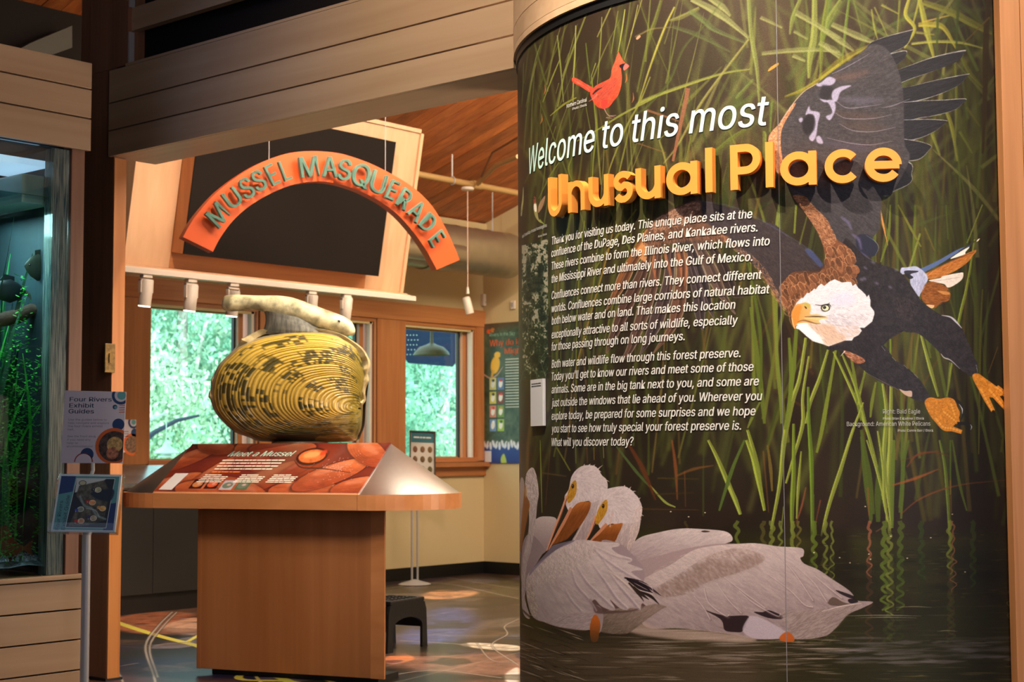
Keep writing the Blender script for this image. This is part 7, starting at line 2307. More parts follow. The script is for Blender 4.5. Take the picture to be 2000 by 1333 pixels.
for s in (-1, 1):
    obox('frame_bar', cc_ + ex * s * (Wd_ / 2) + en * .006, (ex, ez, en), (.006, Hd_ / 2 + .006, .01), mfr, sst)
    obox('frame_bar', cc_ + ez * s * (Hd_ / 2) + en * .006, (ex, ez, en), (Wd_ / 2, .006, .01), mfr, sst)
obox('header', cc_ + ez * (Hd_ / 2 - .05) + en * .0066, (ex, ez, en), (Wd_ / 2 - .008, .045, .001), plain('sign_teal', (56, 110, 120), .5), sst)
text_on('heading', (6, 2, 3, 5), cc_ - ex * Wd_ * .36 + ez * (Hd_ / 2 - .06) + en * .0085, ex, ez, plain('sign_cream', (220, 224, 214), .5), sst, Wd_ * .7, .018)
for i in range(3):
    for k in range(3):
        q = cc_ + ex * (k - 1) * Wd_ * .3 + ez * (.03 - i * .085) + en * .0075
        v, f = lathe([(.0, 0), (1, 0), (.8, .12), (.0, .2)], (0, 0, 0), 14)
        P = np.array([q + ex * a_ * .02 + ez * b_ * .028 + en * c_ * .015 for a_, b_, c_ in v])
        o = mesh('shell_picture', P, f, plain('shell_brown', (120 - 10 * i, 78 + 6 * k, 50), .5, 0, .2, 40), sst, True)

# ---------------------------------------------------------------- black step stool
s0_, s1_ = hz(757, 1278, 0), hz(835, 1262, 0)
sd0 = s0_ @ F0
sto = root('step_stool', (s0_[0], s0_[1], 0), 'black plastic step stool beside the display table', 'step stool')
m_st = plain('black_plastic', (26, 25, 27), .38, 0, .12, 60, .1)
ex = np.array([EK[0], EK[1], 0])
ex = (s1_ - s0_) * (1, 1, 0)
SWd = np.linalg.norm(ex)
ex /= SWd
eb = np.array([-ex[1], ex[0], 0])
if eb @ F0 < 0:
    eb = -eb
SH_ = hd_(800, 1178, sd0 + .12)[2]
SD_ = .24
def arch_side(base):
    """side board with a tall arched cut-out"""
    o = []
    W2, ww = SWd, .055
    outerp = [(0, 0), (.012, SH_ * .80), (.03, SH_ * .95), (.055, SH_), (W2 - .055, SH_), (W2 - .03, SH_ * .95), (W2 - .012, SH_ * .80), (W2, 0)]
    innerp = [(W2 - ww, 0), (W2 - ww * 1.0, SH_ * .48)] + [(W2 / 2 + (W2 / 2 - ww) * math.cos(t), SH_ * .48 + SH_ * .20 * math.sin(t)) for t in np.linspace(.3, math.pi - .3, 9)] + [(ww, SH_ * .48), (ww, 0)]
    return [base + ex * x + np.array([0, 0, z]) for x, z in outerp + innerp]
bs = np.array([s0_[0], s0_[1], 0])
for nm, b0 in (('front_side', bs), ('back_side', bs + eb * (SD_ - .016))):
    v, f = slab(arch_side(b0), eb * .016)
    o = mesh(nm, v, f, m_st, sto)
    fix_normals(o)
    bm = bmesh.new()
    bm.from_mesh(o.data)
    bmesh.ops.triangulate(bm, faces=[q for q in bm.faces if len(q.verts) > 4])
    bm.to_mesh(o.data)
    bm.free()
obox('tread', bs + ex * SWd / 2 + eb * SD_ / 2 + np.array([0, 0, SH_ + .004]), (ex, eb, (0, 0, 1)), (SWd / 2 - .03, SD_ / 2, .012), m_st, sto, .008)
for s, q in ((0, .006), (1, SWd - .006)):
    v, f = slab([bs + ex * (q - .008 + .02 * (1 - 2 * s) * (z > 0)) + np.array([0, 0, z * SH_ * .93]) + eb * y for z, y in ((0, .016), (1, .016), (1, SD_ - .016), (0, SD_ - .016))], ex * .014)
    # end wall with an open foot arch
    top_only = [(.016, SH_ * .42), (.016, SH_ * .95), (SD_ - .016, SH_ * .95), (SD_ - .016, SH_ * .42)]
    v, f = slab([bs + ex * (q + (.022 if s == 0 else -.032)) + eb * y + np.array([0, 0, z]) for y, z in top_only], ex * .012)
    mesh('end_wall', v, f, m_st, sto)
for i in range(7):
    for k in range(3):
        c_ = bs + ex * (SWd * (.22 + .093 * i)) + eb * (SD_ * (.2 + .3 * k)) + np.array([0, 0, SH_ + .017])
        obox('grip_rib', c_, (ex, eb, (0, 0, 1)), (.006, SD_ * .11, .0022), m_st, sto)
# ---------------------------------------------------------------- aquarium
AY = 6.0
aq = root('aquarium', (3.9, AY, 0), 'large planted aquarium in a maple boarded cabinet at the left edge', 'aquarium')
XA0 = 1.6
xb1 = hy(155, 1180, AY)[0]
xt1 = hy(172.5, 250, AY - .03)[0]
zl = .6
# base boards
zj = [hy(100, y, AY)[2] for y in (1136, 1197, 1254, 1312)] + [-.02]
zj = [.585, .452, .318, .184, .05]
for z1, z0 in zip(zj[:-1], zj[1:]):
    box('board', (XA0, AY - .022, z0 + .004), (xb1, AY, z1 - .003), M_['maple_x'], aq, .0015)
box('cabinet', (XA0, AY + .001, 0), (xb1 - .01, AY + .62, .588), M_['dark_panel'], aq)
box('ledge_board', (XA0, AY - .035, .588), (xb1 + .006, AY + .62, .608), M_['maple_x'], aq, .003)
# canopy boards
for z0, z1 in ((2.512, 2.655), (2.662, 2.79), (2.797, 2.915)):
    box('canopy_board', (XA0, AY - .052, z0), (xt1, AY - .03, z1), M_['maple_x'], aq, .0015)
box('canopy', (XA0, AY - .029, 2.53), (xt1 - .01, AY + .62, 2.91), M_['dark_panel'], aq)
# stile between the glass and the post
xg1 = hy(137, 330, AY)[0]
box('stile', (xg1 + .002, AY - .01, .608), (hy(157, 700, AY)[0], AY + .06, 2.53), M_['post'], aq, .002)
# glass, thick polished corner
xg0 = hy(100, 560, AY)[0]
box('front_glass', (XA0, AY + .0, .608), (xg0, AY + .02, 2.512), glass('tank_glass', (.86, .95, .93), .05), aq)
def edge_glass():
    m, nt, b = newmat('polished_acrylic')
    n = nt.nodes.new('ShaderNodeTexNoise')
    tc = nt.nodes.new('ShaderNodeTexCoord')
    mp = nt.nodes.new('ShaderNodeMapping')
    mp.inputs['Scale'].default_value = (40, 40, 1.2)
    nt.links.new(tc.outputs['Object'], mp.inputs[0])
    nt.links.new(mp.outputs[0], n.inputs['Vector'])
    cr = nt.nodes.new('ShaderNodeValToRGB')
    cr.color_ramp.elements[0].position, cr.color_ramp.elements[0].color = .35, lin((60, 96, 110))
    cr.color_ramp.elements[1].position, cr.color_ramp.elements[1].color = .68, lin((190, 200, 186))
    nt.links.new(n.outputs['Fac'], cr.inputs[0])
    nt.links.new(cr.outputs[0], b.inputs['Base Color'])
    b.inputs['Roughness'].default_value = .12
    b.inputs['Transmission Weight'].default_value = .55
    b.inputs['IOR'].default_value = 1.45
    return m
box('glass_corner', (xg0, AY, .608), (xg1, AY + .07, 2.512), edge_glass(), aq, .006)
mwater = plain('tank_backing', (14, 42, 50), .7, 0, .4, 3, 0)
XE = xg1 - .02
box('back_panel', (XA0, AY + .60, .608), (XE, AY + .62, 2.53), mwater, aq)
box('end_panel', (XE, AY + .07, .608), (XE + .015, AY + .60, 2.53), mwater, aq)
zw = 2.285
# water surface, hood, lights inside
box('water_surface', (XA0, AY + .02, zw), (XE, AY + .60, zw + .004), glass('water_sheet', (.7, .92, .9), .25, .06), aq)
box('overflow_box', (XE - .16, AY + .10, zw - .02), (XE - .01, AY + .58, zw + .11), plain('frosted_acrylic', (176, 186, 180), .3, 0, .1, 9, .1), aq, .004)
box('light_bar', (XE - .5, AY + .12, 2.44), (XE - .02, AY + .45, 2.47), plain('light_bar', (220, 236, 255), .3, emit=(190, 220, 255), estr=.8), aq)
g2 = np.random.default_rng(21)
vs, fs = [], []
nx, ny = 26, 10
for i in range(nx + 1):
    for j in range(ny + 1):
        x = XE - 1.2 + 1.2 * i / nx
        y = AY + .02 + .58 * j / ny
        vs.append((x, y, .64 + g2.uniform(0, .035) + .05 * j / ny))
fs = [(i * (ny + 1) + j, (i + 1) * (ny + 1) + j, (i + 1) * (ny + 1) + j + 1, i * (ny + 1) + j + 1) for i in range(nx) for j in range(ny)]
mesh('gravel_bed', vs, fs, plain('gravel', (96, 112, 130), .6, 0, .5, 90, .5), aq)
V, F, n = [], [], 0
for i in range(900):
    x, y = g2.uniform(XE - .8, XE - .02), g2.uniform(AY + .03, AY + .55)
    r = g2.uniform(.004, .010)
    z = .675 + .05 * (y - AY) / .6
    for k in range(3):
        t = k * 2.094 + g2.uniform(0, 1)
        V.append((x + r * math.cos(t), y + r * math.sin(t), z - r * .4))
    V.append((x, y, z + r))
    F += [(n, n + 1, n + 3), (n + 1, n + 2, n + 3), (n + 2, n, n + 3)]
    n += 4
o = mesh('pebble', V, F, plain('pebble', (150, 160, 176), .4, 0, .5, 70), aq)
o['kind'] = 'stuff'
# plants: ribbon leaves rising from the gravel
def ribbon_leaf(base, h, lean, w, twist, nseg=8):
    vs, fs = [], []
    for i in range(nseg + 1):
        t = i / nseg
        c = np.array(base) + np.array([lean[0] * t * t + .02 * math.sin(6 * t + twist), lean[1] * t * t, h * t])
        a = twist + 1.6 * t
        d = np.array([math.cos(a), math.sin(a), 0]) * w * (math.sin(math.pi * min(t * .9 + .1, 1)) + .15)
        vs += [c - d, c + d]
    fs = [(2 * i, 2 * i + 1, 2 * i + 3, 2 * i + 2) for i in range(nseg)]
    return vs, fs
for gi, (mat, cnt, hh, ww) in enumerate([(plain('plant_bright', (64, 190, 60), .5, 0, .25, 20), 46, (.5, 1.15), .009), (plain('plant_green', (26, 130, 60), .5, 0, .25, 20), 60, (.6, 1.45), .011), (plain('plant_dark', (18, 70, 44), .5, 0, .3, 20), 50, (.9, 1.6), .016)]):
    for c in range(3):
        parts = []
        cx = XE - g2.uniform(.04, .34)
        cy = AY + g2.uniform(.12, .5)
        for i in range(cnt // 3):
            parts.append(ribbon_leaf((cx + g2.normal(0, .05), cy + g2.normal(0, .06), .66), g2.uniform(*hh), (g2.normal(0, .08), g2.normal(0, .08)), ww, g2.uniform(0, 6)))
        v, f = join(*parts)
        o = mesh('water_plant', v, f, mat, aq, True)
        o['kind'] = 'stuff'
# leafy stems
parts = []
for s in range(9):
    bx, by = XE - g2.uniform(.05, .22), AY + g2.uniform(.08, .3)
    hgt = g2.uniform(.7, 1.35)
    for i in range(int(hgt * 60)):
        z = .66 + i / 60
        for k in range(3):
            t = g2.uniform(0, 6.28)
            L = g2.uniform(.012, .04)
            c = np.array([bx + .03 * math.sin(z * 4 + s), by, z]) + g2.normal(0, .012, 3)
            d = np.array([math.cos(t), math.sin(t), .35])
            e_ = np.array([-math.sin(t), math.cos(t), 0]) * .006
            parts.append(([c, c + d * L * .5 + e_, c + d * L, c + d * L * .5 - e_], [(0, 1, 2, 3)]))
v, f = join(*parts)
o = mesh('leafy_stem', v, f, plain('stem_leaf', (70, 200, 70), .5, 0, .3, 30), aq)
o['kind'] = 'stuff'
v, f = tube([hy(-40, 632, AY + .28), hy(30, 620, AY + .27), hy(62, 606, AY + .25), hy(100, 612, AY + .22)], [.03, .035, .03, .02], 12)
mesh('driftwood', v, f, plain('driftwood', (70, 44, 30), .8, 0, .3, 30, .6), aq, True)
v, f = tube([hy(40, 560, AY + .3), hy(56, 576, AY + .28), hy(66, 590, AY + .26), hy(90, 545, AY + .2)], [.008, .007, .007, .004], 8)
mesh('driftwood', v, f, plain('driftwood_b', (60, 56, 36), .8, 0, .3, 30, .6), aq, True)
lamp('AREA', 'aquarium_light', (XE - .35, AY + .3, 2.20), (XE - .25, AY + .3, 1.0), 15, (.6, .95, 1.0), .5)
# fish, each its own thing
def fish(px, py, y, L, col, lab, tall=.5, flip=1):
    c = hy(px, py, y)
    f_ = root('fish', c, lab, 'fish')
    prof = [(-.5, .02), (-.36, .07), (-.15, .20), (.1, .25), (.32, .17), (.45, .07), (.5, .01)]
    vs, fs = [], []
    seg = 12
    for t, h in prof:
        for k in range(seg):
            q = 2 * math.pi * k / seg
            vs.append(c + np.array([t * L * flip, .35 * h * L * math.cos(q), h * L * tall * 2 * math.sin(q)]))
    n = len(prof)
    fs = [(i * seg + k, i * seg + (k + 1) % seg, (i + 1) * seg + (k + 1) % seg, (i + 1) * seg + k) for i in range(n - 1) for k in range(seg)]
    m = plain('fish_%d' % px, col, .4, 0, .2, 30)
    mesh('body', vs, fs, m, f_, True)
    tl = [(-.48, .03), (-.72, .18), (-.66, 0), (-.72, -.18), (-.48, -.03)]
    v, f = slab([c + np.array([a * L * flip, -.002, b * L]) for a, b in tl], (0, .004, 0))
    mesh('tail_fin', v, f, m, f_)
    v, f = slab([c + np.array([a * L * flip, -.002, b * L * tall * 2]) for a, b in [(-.2, .18), (-.05, .34), (.2, .3), (.2, .2)]], (0, .004, 0))
    mesh('dorsal_fin', v, f, m, f_)
    e_ = c + np.array([.36 * L * flip, -.05 * L, .04 * L])
    v, f = lathe([(.03 * L, 0), (.02 * L, .012 * L), (.001, .014 * L)], e_, 10, (0, -1, 0))
    mesh('eye', v, f, plain('fish_eye', (20, 20, 20), .2), f_)
fish(80, 523, AY + .2, .17, (46, 50, 40), 'dark round fish near the water line of the tank', .75, -1)
fish(12, 568, AY + .25, .2, (20, 26, 30), 'black fish at the left edge of the tank', .55, 1)
fish(8, 1074, AY + .2, .2, (150, 70, 30), 'orange brown fish low over the gravel', .8, -1)
# dark ceiling structure seen over the canopy
cb = hit(140, 70, (0, 8.0, 0), (0, 1, 0))
v, f = slab([hy(30, 100, 7.9), hy(60, 84, 7.9), hy(141, 50, 7.9), hy(141, 93, 7.9), hy(60, 122, 7.9)], (0, .12, 0))
struct(mesh('ceiling_beam', v, f, plain('dim_timber', (70, 66, 56), .7), origin=hy(100, 80, 7.9)), 'pale ceiling beam in the dark above the aquarium')
pwl = root('wall_aquarium_side', (3.0, 8.05, 2.0), 'dark wall area above and behind the aquarium', kind='structure')
box('dark_wall', (-3.9, 8.05, 0.0), (5.38, 8.12, 3.83), M_['dark_panel'], pwl)

# ---------------------------------------------------------------- brass plate on the post
bp_ = hy(212.5, 700, 6.66)
b0, b1 = hy(203.5, 671, 6.655), hy(222.5, 729, 6.655)
r = root('wall_plate', (b0[0], 6.655, b1[2]), 'small gilded plate on the post above the leaflet stand', 'wall plate')
box('plate', (b0[0], 6.645, b1[2]), (b1[0], 6.662, b0[2]), plain('gilt', (120, 92, 44), .4, .4, .3, 60, .3), r, .003)
box('toggle', ((b0[0] + b1[0]) / 2 - .008, 6.638, b1[2] + .05), ((b0[0] + b1[0]) / 2 + .008, 6.645, b0[2] - .05), plain('gilt_dark', (120, 90, 40), .4, .5), r)

# ---------------------------------------------------------------- leaflet stand
LD = 6.55
m_pap = plain('paper_white', (206, 196, 206), .6, 0, .02)
m_navy, m_teal, m_org = plain('ink_navy', (26, 58, 106), .5, 0, .02), plain('ink_teal', (92, 158, 160), .5, 0, .02), plain('ink_orange', (206, 96, 34), .5, 0, .02)
m_ink = plain('ink_slate', (44, 66, 96), .5, 0, .02)
def lf(px, py, d=LD):
    return hd_(px, py, d)
ls = root('leaflet_stand', (lf(164, 1400)[0], lf(164, 1400)[1], 0), 'silver pole stand holding exhibit guide leaflets in front of the post', 'leaflet stand')
pb = lf(159, 1333)
pt = lf(167, 1044)
pbz = R0 * (pb @ R0 + pt @ R0) / 2 + F0 * (LD + .03)
v, f = tube([(pbz[0], pbz[1], .012), (pbz[0], pbz[1], 1.0)], .0185, 18)
mesh('pole', v, f, M_['alu'], ls, True)
v, f = lathe([(.16, 0), (.165, .006), (.15, .014), (.03, .02), (.02, .03)], (pbz[0], pbz[1], 0), 32)
mesh('base_disc', v, f, M_['alu'], ls, True)
# upright notice
q = [lf(118, 905), lf(239.5, 905.5), lf(246.5, 766), lf(127, 763)]
exl = (q[1] - q[0]) / np.linalg.norm(q[1] - q[0])
eyl = (q[3] - q[0]) / np.linalg.norm(q[3] - q[0])
nl = np.cross(exl, eyl)
v, f = slab(q, -nl * .004)
nt_ = mesh('notice', v, f, m_pap, ls)
Wn, Hn = float(np.linalg.norm(q[1] - q[0])), float(np.linalg.norm(q[3] - q[0]))
def npt(u, v_, l=.0):
    a = q[0] + (q[1] - q[0]) * u
    b = q[3] + (q[2] - q[3]) * u
    return b + (a - b) * v_ + nl * l
def ntext(s, u, v_, w, cap, mat=m_ink, off=0, nm='line'):
    text_on(nm, s, npt(u, v_, .0006), exl, eyl, mat, ls, w * Wn, cap, 0, off, lift=.0003)
ntext('Four Rivers', .085, .15, .68, .018, m_ink, .01, 'heading')
ntext('Exhibit', .085, .235, .40, .018, m_ink, .01, 'heading')
ntext('Guides', .08, .315, .41, .018, m_ink, .01, 'heading')
m_lt = plain('ink_light', (120, 116, 132), .5, 0, .02)
for k, (s, w) in enumerate([('Use the guides below to', .62), ('help navigate and explore', .66), ('the four rivers exhibit', .56), ('hall.', .10)]):
    ntext(s, .085, .415 + k * .045, w, .0085, m_lt)
for k, (s, w) in enumerate([('See the front desk', .46), ('if you need any', .38), ('help or', .18), ('accommodations!', .42)]):
    ntext(s, .085, .645 + k * .046, w, .0085, m_lt)
def disc(cu, cv, r, mat, l, nm, a0=0, a1=360, clipu=(0, 1), clipv=(0, 1), seg=32):
    pts = []
    for k in range(seg + 1):
        t = math.radians(a0 + (a1 - a0) * k / seg)
        u, v_ = cu + r * math.cos(t) / Wn, cv - r * math.sin(t) / Hn
        pts.append(npt(min(max(u, clipu[0]), clipu[1]), min(max(v_, clipv[0]), clipv[1]), l))
    v, f = slab(pts[:-1] if a1 - a0 == 360 else pts, nl * .0004)
    return mesh(nm, v, f, mat, ls)
disc(.92, .05, .040, m_navy, .0006, 'dot_mark')
disc(.92, .05, .028, m_pap, .0011, 'dot_mark')
disc(.93, .05, .019, m_teal, .0016, 'dot_mark')
disc(.83, .215, .010, m_navy, .0006, 'dot_mark')
disc(.84, .22, .006, m_teal, .0011, 'dot_mark')
for k in range(5):
    v, f = slab([npt(.90, .155 + k * .032, .0006), npt(.99, .15 + k * .032, .0006), npt(.99, .161 + k * .032, .0006), npt(.90, .165 + k * .032, .0006)], nl * .0003)
    mesh('stripe_mark', v, f, m_org, ls)
disc(.90, .46, .026, m_navy, .0006, 'dot_mark')
disc(.42, .88, .028, m_navy, .0006, 'dot_mark')
disc(.84, .76, .078, m_org, .0011, 'photo_ring')
disc(.85, .765, .066, plain('photo_brown', (70, 50, 42), .5, 0, .6, 60), .0016, 'photo')
disc(.86, .74, .034, plain('photo_shell', (186, 150, 90), .5, 0, .4, 80), .0021, 'photo')
disc(.83, .86, .026, plain('photo_hand', (176, 110, 80), .5, 0, .5, 80), .0026, 'photo', clipv=(0, .99))
disc(.37, .985, .040, plain('ring_red', (150, 56, 56), .5), .0006, 'dot_mark', 0, 180)
disc(.37, .985, .035, m_pap, .0011, 'dot_mark', 0, 180)
# sloping leaflet tray
tq = [lf(98, 1038, LD - .08), lf(223, 1040, LD - .08), lf(236.5, 927, LD - .02), lf(116, 925.5, LD - .02)]
ext = (tq[1] - tq[0]) / np.linalg.norm(tq[1] - tq[0])
eyt = (tq[3] - tq[0]) / np.linalg.norm(tq[3] - tq[0])
ntl = np.cross(ext, eyt)
ntl /= np.linalg.norm(ntl)
def tpt(u, v_, l=0.0):
    a = tq[0] + (tq[1] - tq[0]) * u
    b = tq[3] + (tq[2] - tq[3]) * u
    return b + (a - b) * v_ + ntl * l
v, f = slab([tpt(-.02, 1.02, -.03), tpt(1.02, 1.02, -.03), tpt(1.02, -.03, -.03), tpt(-.02, -.03, -.03)], -ntl * .006)
mesh('tray_back', v, f, M_['acrylic'], ls)
v, f = slab([tpt(-.03, 1.03, -.03), tpt(1.03, 1.03, -.03), tpt(1.03, 1.03, .018), tpt(-.03, 1.03, .018)], eyt * .006)
mesh('tray_lip', v, f, M_['acrylic'], ls)
for u0 in (-.03, 1.03):
    v, f = slab([tpt(u0, 1.03, -.03), tpt(u0, 1.03, .02), tpt(u0, .1, -.005), tpt(u0, -.03, -.03)], ext * .004)
    mesh('tray_side', v, f, M_['acrylic'], ls)
v, f = slab([tpt(-.03, 1.03, .016), tpt(1.03, 1.03, .016), tpt(1.03, .86, .0155), tpt(-.03, .86, .0155)], ntl * .003)
mesh('tray_front', v, f, M_['acrylic'], ls)
v, f = tube([(pbz[0], pbz[1], .99), tuple(tpt(.5, .8, -.04))], .012, 10)
mesh('bracket', v, f, M_['alu'], ls)
v, f = slab([npt(.45, 1.0, -.012), npt(.58, 1.0, -.012), npt(.58, .6, -.012), npt(.45, .6, -.012)], -nl * .004)
mesh('notice_back_bar', v, f, M_['alu'], ls)
for s in (.5,):
    v, f = tube([tuple(npt(.5, .9, -.01)), tuple(npt(.5, 1.1, -.03)), (pbz[0], pbz[1], 1.0)], .008, 8)
    mesh('bracket', v, f, M_['alu'], ls)
lfs = root('leaflet', tpt(.5, .5, -.02), 'teal and navy exhibit guide leaflet with a map lying in the tray', 'leaflet')
v, f = slab([tpt(0, 1, -.022), tpt(1, 1, -.022), tpt(1, 0, -.022), tpt(0, 0, -.022)], ntl * .014)
mesh('sheet_stack', v, f, plain('leaflet_edge', (214, 224, 226), .6), lfs)
def paint_leaflet():
    P = Canvas(0, 0, 120, 110, 4, (86, 150, 154))
    P.fill([(0, 0), (30, 0), (28, 32), (0, 38)], (24, 54, 110), 1, smooth=False)
    P.fill([(106, 56), (120, 54), (120, 110), (100, 110)], (24, 54, 110), 1, smooth=False)
    P.fill([(32, 4), (112, 4), (106, 106), (24, 106)], (220, 226, 226), 1, smooth=False)
    P.fill([(33, 5), (111, 5), (105, 105), (25, 105)], (28, 34, 44), 1, smooth=False)
    P.fill([(33, 5), (94, 5), (60, 28), (33, 34)], (206, 208, 206), 1, .3, smooth=False)
    a = P.mask(P.tp(np.array([(40, 20), (90, 8), (104, 30), (100, 90), (70, 100), (30, 104), (40, 70), (54, 60), (36, 40)], float)), 2)
    n = vnoise(a[2].shape[0], a[2].shape[1], 26, 26, 91)[..., None] * .6 + vnoise(a[2].shape[0], a[2].shape[1], 7, 7, 92)[..., None] * .4
    P.comp(a, np.array([84, 80, 66]) / 255 * (.5 + n) , 1)
    P.fill([(66, 34), (110, 26), (108, 50), (84, 48)], (22, 32, 50), .9, 1)
    P.blade([(44, 40), (56, 60), (72, 66), (84, 80), (104, 88)], 4, 4, (140, 160, 158), .8, .8)
    P.blade([(60, 66), (80, 70), (90, 84)], 1.6, 2, (190, 200, 196), .8, .5)
    P.dot((46, 14), 8, 5.4, (60, 60, 50), 1)
    P.dot((46, 14), 6.6, 4.4, (190, 184, 150), 1)
    for x, y, c in [(80, 28, (190, 186, 140)), (72, 54, (226, 150, 90)), (94, 66, (230, 176, 90)), (50, 68, (170, 176, 160)), (78, 86, (190, 170, 140)), (54, 92, (226, 160, 120))]:
        P.dot((x, y), 7, 5.6, (230, 224, 210), 1)
        P.dot((x, y), 6, 4.8, c, 1, .3, noise=.3)
    for x, y, c in [(70, 28, (20, 24, 40)), (62, 52, (190, 40, 30)), (86, 64, (220, 150, 70)), (42, 70, (60, 70, 170)), (68, 84, (60, 50, 110)), (44, 92, (206, 50, 40))]:
        P.dot((x, y), 3.8, 3.2, c, 1)
    return P
PL = paint_leaflet()
v, f = slab([tpt(.03, .965, -.0078), tpt(.97, .965, -.0078), tpt(.97, .035, -.0078), tpt(.03, .035, -.0078)], ntl * .0004)
mesh('printed_sheet', v, f, print_mat('leaflet_print', PL.im, .4), lfs, uvs=[(0, 0), (1, 0), (1, 1), (0, 1)] * 2)
HT = float(np.linalg.norm(tq[3] - tq[0]))
def vtext(s, u, v_, length, cap, mat, nm='heading', off=0):
    text_on(nm, s, tpt(u, v_, -.0072), eyt, -ext, mat, lfs, length, cap, 0, off, lift=.0003)
m_dk = plain('ink_dark', (30, 44, 70), .5)
vtext('Four Rivers', .12, .97, HT * .50, .015, m_dk, off=.0)
vtext('Exhibit Guide', .215, .97, HT * .60, .015, m_dk, off=.0)
m_w = plain('ink_white', (236, 236, 236), .5)
for s, x, y in [('1', 70, 28), ('2', 62, 52), ('6', 86, 64), ('3', 42, 70), ('5', 68, 84), ('4', 44, 92)]:
    text_on('number', s, tpt(x / 120 - .012, y / 110 + .022, -.0072), ext, eyt, m_w, lfs, None, .0055, 0, .01, lift=.0003)

# ---------------------------------------------------------------- second notice on the far timber wall
g0, g1 = hy(242, 820, 9.2), hy(265, 884, 9.2)
ns_ = root('wall_notice', (g1[0], 9.2, g1[2]), 'white exhibit guide notice standing on the counter left of the window', 'notice')
g0x = hy(228, 820, 9.2)[0]
box('sheet', (g0x, 9.2, g1[2]), (g1[0], 9.206, g0[2]), m_pap, ns_)
Wg, Hg = g1[0] - g0x, g0[2] - g1[2]
for (u, w_, r_, m, l) in [(.86, .92, .045, m_navy, .001), (.86, .92, .03, m_pap, .002), (.86, .92, .018, m_teal, .003), (.93, .6, .03, m_navy, .001), (.80, .24, .078, m_org, .001), (.80, .24, .06, plain('photo_b', (110, 80, 60), .5, 0, .5, 60), .002)]:
    pts = [(min(g0x + Wg * u + r_ * math.cos(t), g1[0]), 9.2 - l, min(g1[2] + Hg * w_ + r_ * math.sin(t), g0[2])) for t in np.linspace(0, 2 * math.pi, 25)[:-1]]
    v, f = slab(pts, (0, .0005, 0))
    mesh('dot_mark', v, f, m, ns_)
for k in range(3):
    box('text_line', (g0x + Wg * .1, 9.199, g1[2] + Hg * (.62 - .07 * k)), (g0x + Wg * .62, 9.2, g1[2] + Hg * (.645 - .07 * k)), m_lt, ns_)
box('foot_bar', (g0x, 9.17, g1[2] - .012), (g1[0], 9.25, g1[2]), M_['acrylic'], ns_)
box('foot_post', (g0x + .02, 9.2, zf - .03), (g0x + .04, 9.22, g1[2] - .01), M_['acrylic'], ns_)

# ---------------------------------------------------------------- outside: trees, feeders
def leaf_cloud(seed, n, size):
    g = np.random.default_rng(seed)
    cl = g.normal(0, 1, (60, 3)) * (.42, .42, .36) + (0, 0, .0)
    k = g.integers(0, 60, n)
    c = cl[k] + g.normal(0, .12, (n, 3))
    a = g.normal(0, 1, (n, 3))
    a /= np.linalg.norm(a, axis=1)[:, None]
    b = np.cross(a, g.normal(0, 1, (n, 3)))
    b /= np.linalg.norm(b, axis=1)[:, None]
    s = size * g.uniform(.6, 1.4, (n, 1))
    V = np.stack([c - a * s, c + b * s * .5, c + a * s, c - b * s * .5], 1).reshape(-1, 3)
    me = bpy.data.meshes.new('foliage')
    me.vertices.add(4 * n)
    me.vertices.foreach_set('co', V.astype(np.float32).ravel())
    me.loops.add(4 * n)
    me.loops.foreach_set('vertex_index', np.arange(4 * n, dtype=np.int32))
    me.polygons.add(n)
    me.polygons.foreach_set('loop_start', np.arange(0, 4 * n, 4, dtype=np.int32))
    me.update()
    me.validate()
    return me
def leaf_mat(name, col):
    m, nt, b = newmat(name)
    oi = nt.nodes.new('ShaderNodeTexNoise')
    oi.inputs['Scale'].default_value = 3
    oi.inputs['Detail'].default_value = 3
    tc = nt.nodes.new('ShaderNodeTexCoord')
    nt.links.new(tc.outputs['Object'], oi.inputs['Vector'])
    cr = nt.nodes.new('ShaderNodeValToRGB')
    cr.color_ramp.elements[0].position, cr.color_ramp.elements[1].position = .35, .65
    cr.color_ramp.elements[0].color = tuple(v * .5 for v in lin(col)[:3]) + (1,)
    cr.color_ramp.elements[1].color = tuple(min(1, v * 1.35) for v in lin(col)[:3]) + (1,)
    nt.links.new(oi.outputs['Fac'], cr.inputs[0])
    nt.links.new(cr.outputs[0], b.inputs['Base Color'])
    b.inputs['Roughness'].default_value = .5
    tr = nt.nodes.new('ShaderNodeBsdfTranslucent')
    nt.links.new(cr.outputs[0], tr.inputs[0])
    mx = nt.nodes.new('ShaderNodeMixShader')
    mx.inputs[0].default_value = .4
    nt.links.new(b.outputs[0], mx.inputs[1])
    nt.links.new(tr.outputs[0], mx.inputs[2])
    nt.links.new(mx.outputs[0], nt.nodes['Material Output'].inputs[0])
    return m
LM_ = [leaf_mat('leaf_a', (162, 202, 176)), leaf_mat('leaf_b', (116, 168, 146)), leaf_mat('leaf_c', (206, 224, 196))]
FM = [leaf_cloud(100 + i, 10000, .022) for i in range(3)]
for m, me in zip(LM_, FM):
    me.materials.append(m)
bark = plain('pale_bark', (200, 196, 186), .8, 0, .3, 12, .4)
bark2 = plain('grey_bark', (120, 116, 110), .8, 0, .3, 12, .4)
g3 = np.random.default_rng(5)
desc = ['with a slim pale trunk', 'with a forked trunk', 'leaning slightly', 'with dense low foliage']
TREES = [(276, 20, 3.0), (322, 25, 4.2), (372, 19, 2.6), (430, 23, 3.8), (300, 33, 6.5), (420, 36, 7), (560, 30, 5), (672, 21, 3.4), (738, 27, 4.6), (784, 19.5, 2.6), (830, 24, 4), (878, 20, 2.8), (905, 29, 5), (800, 37, 7.5)]
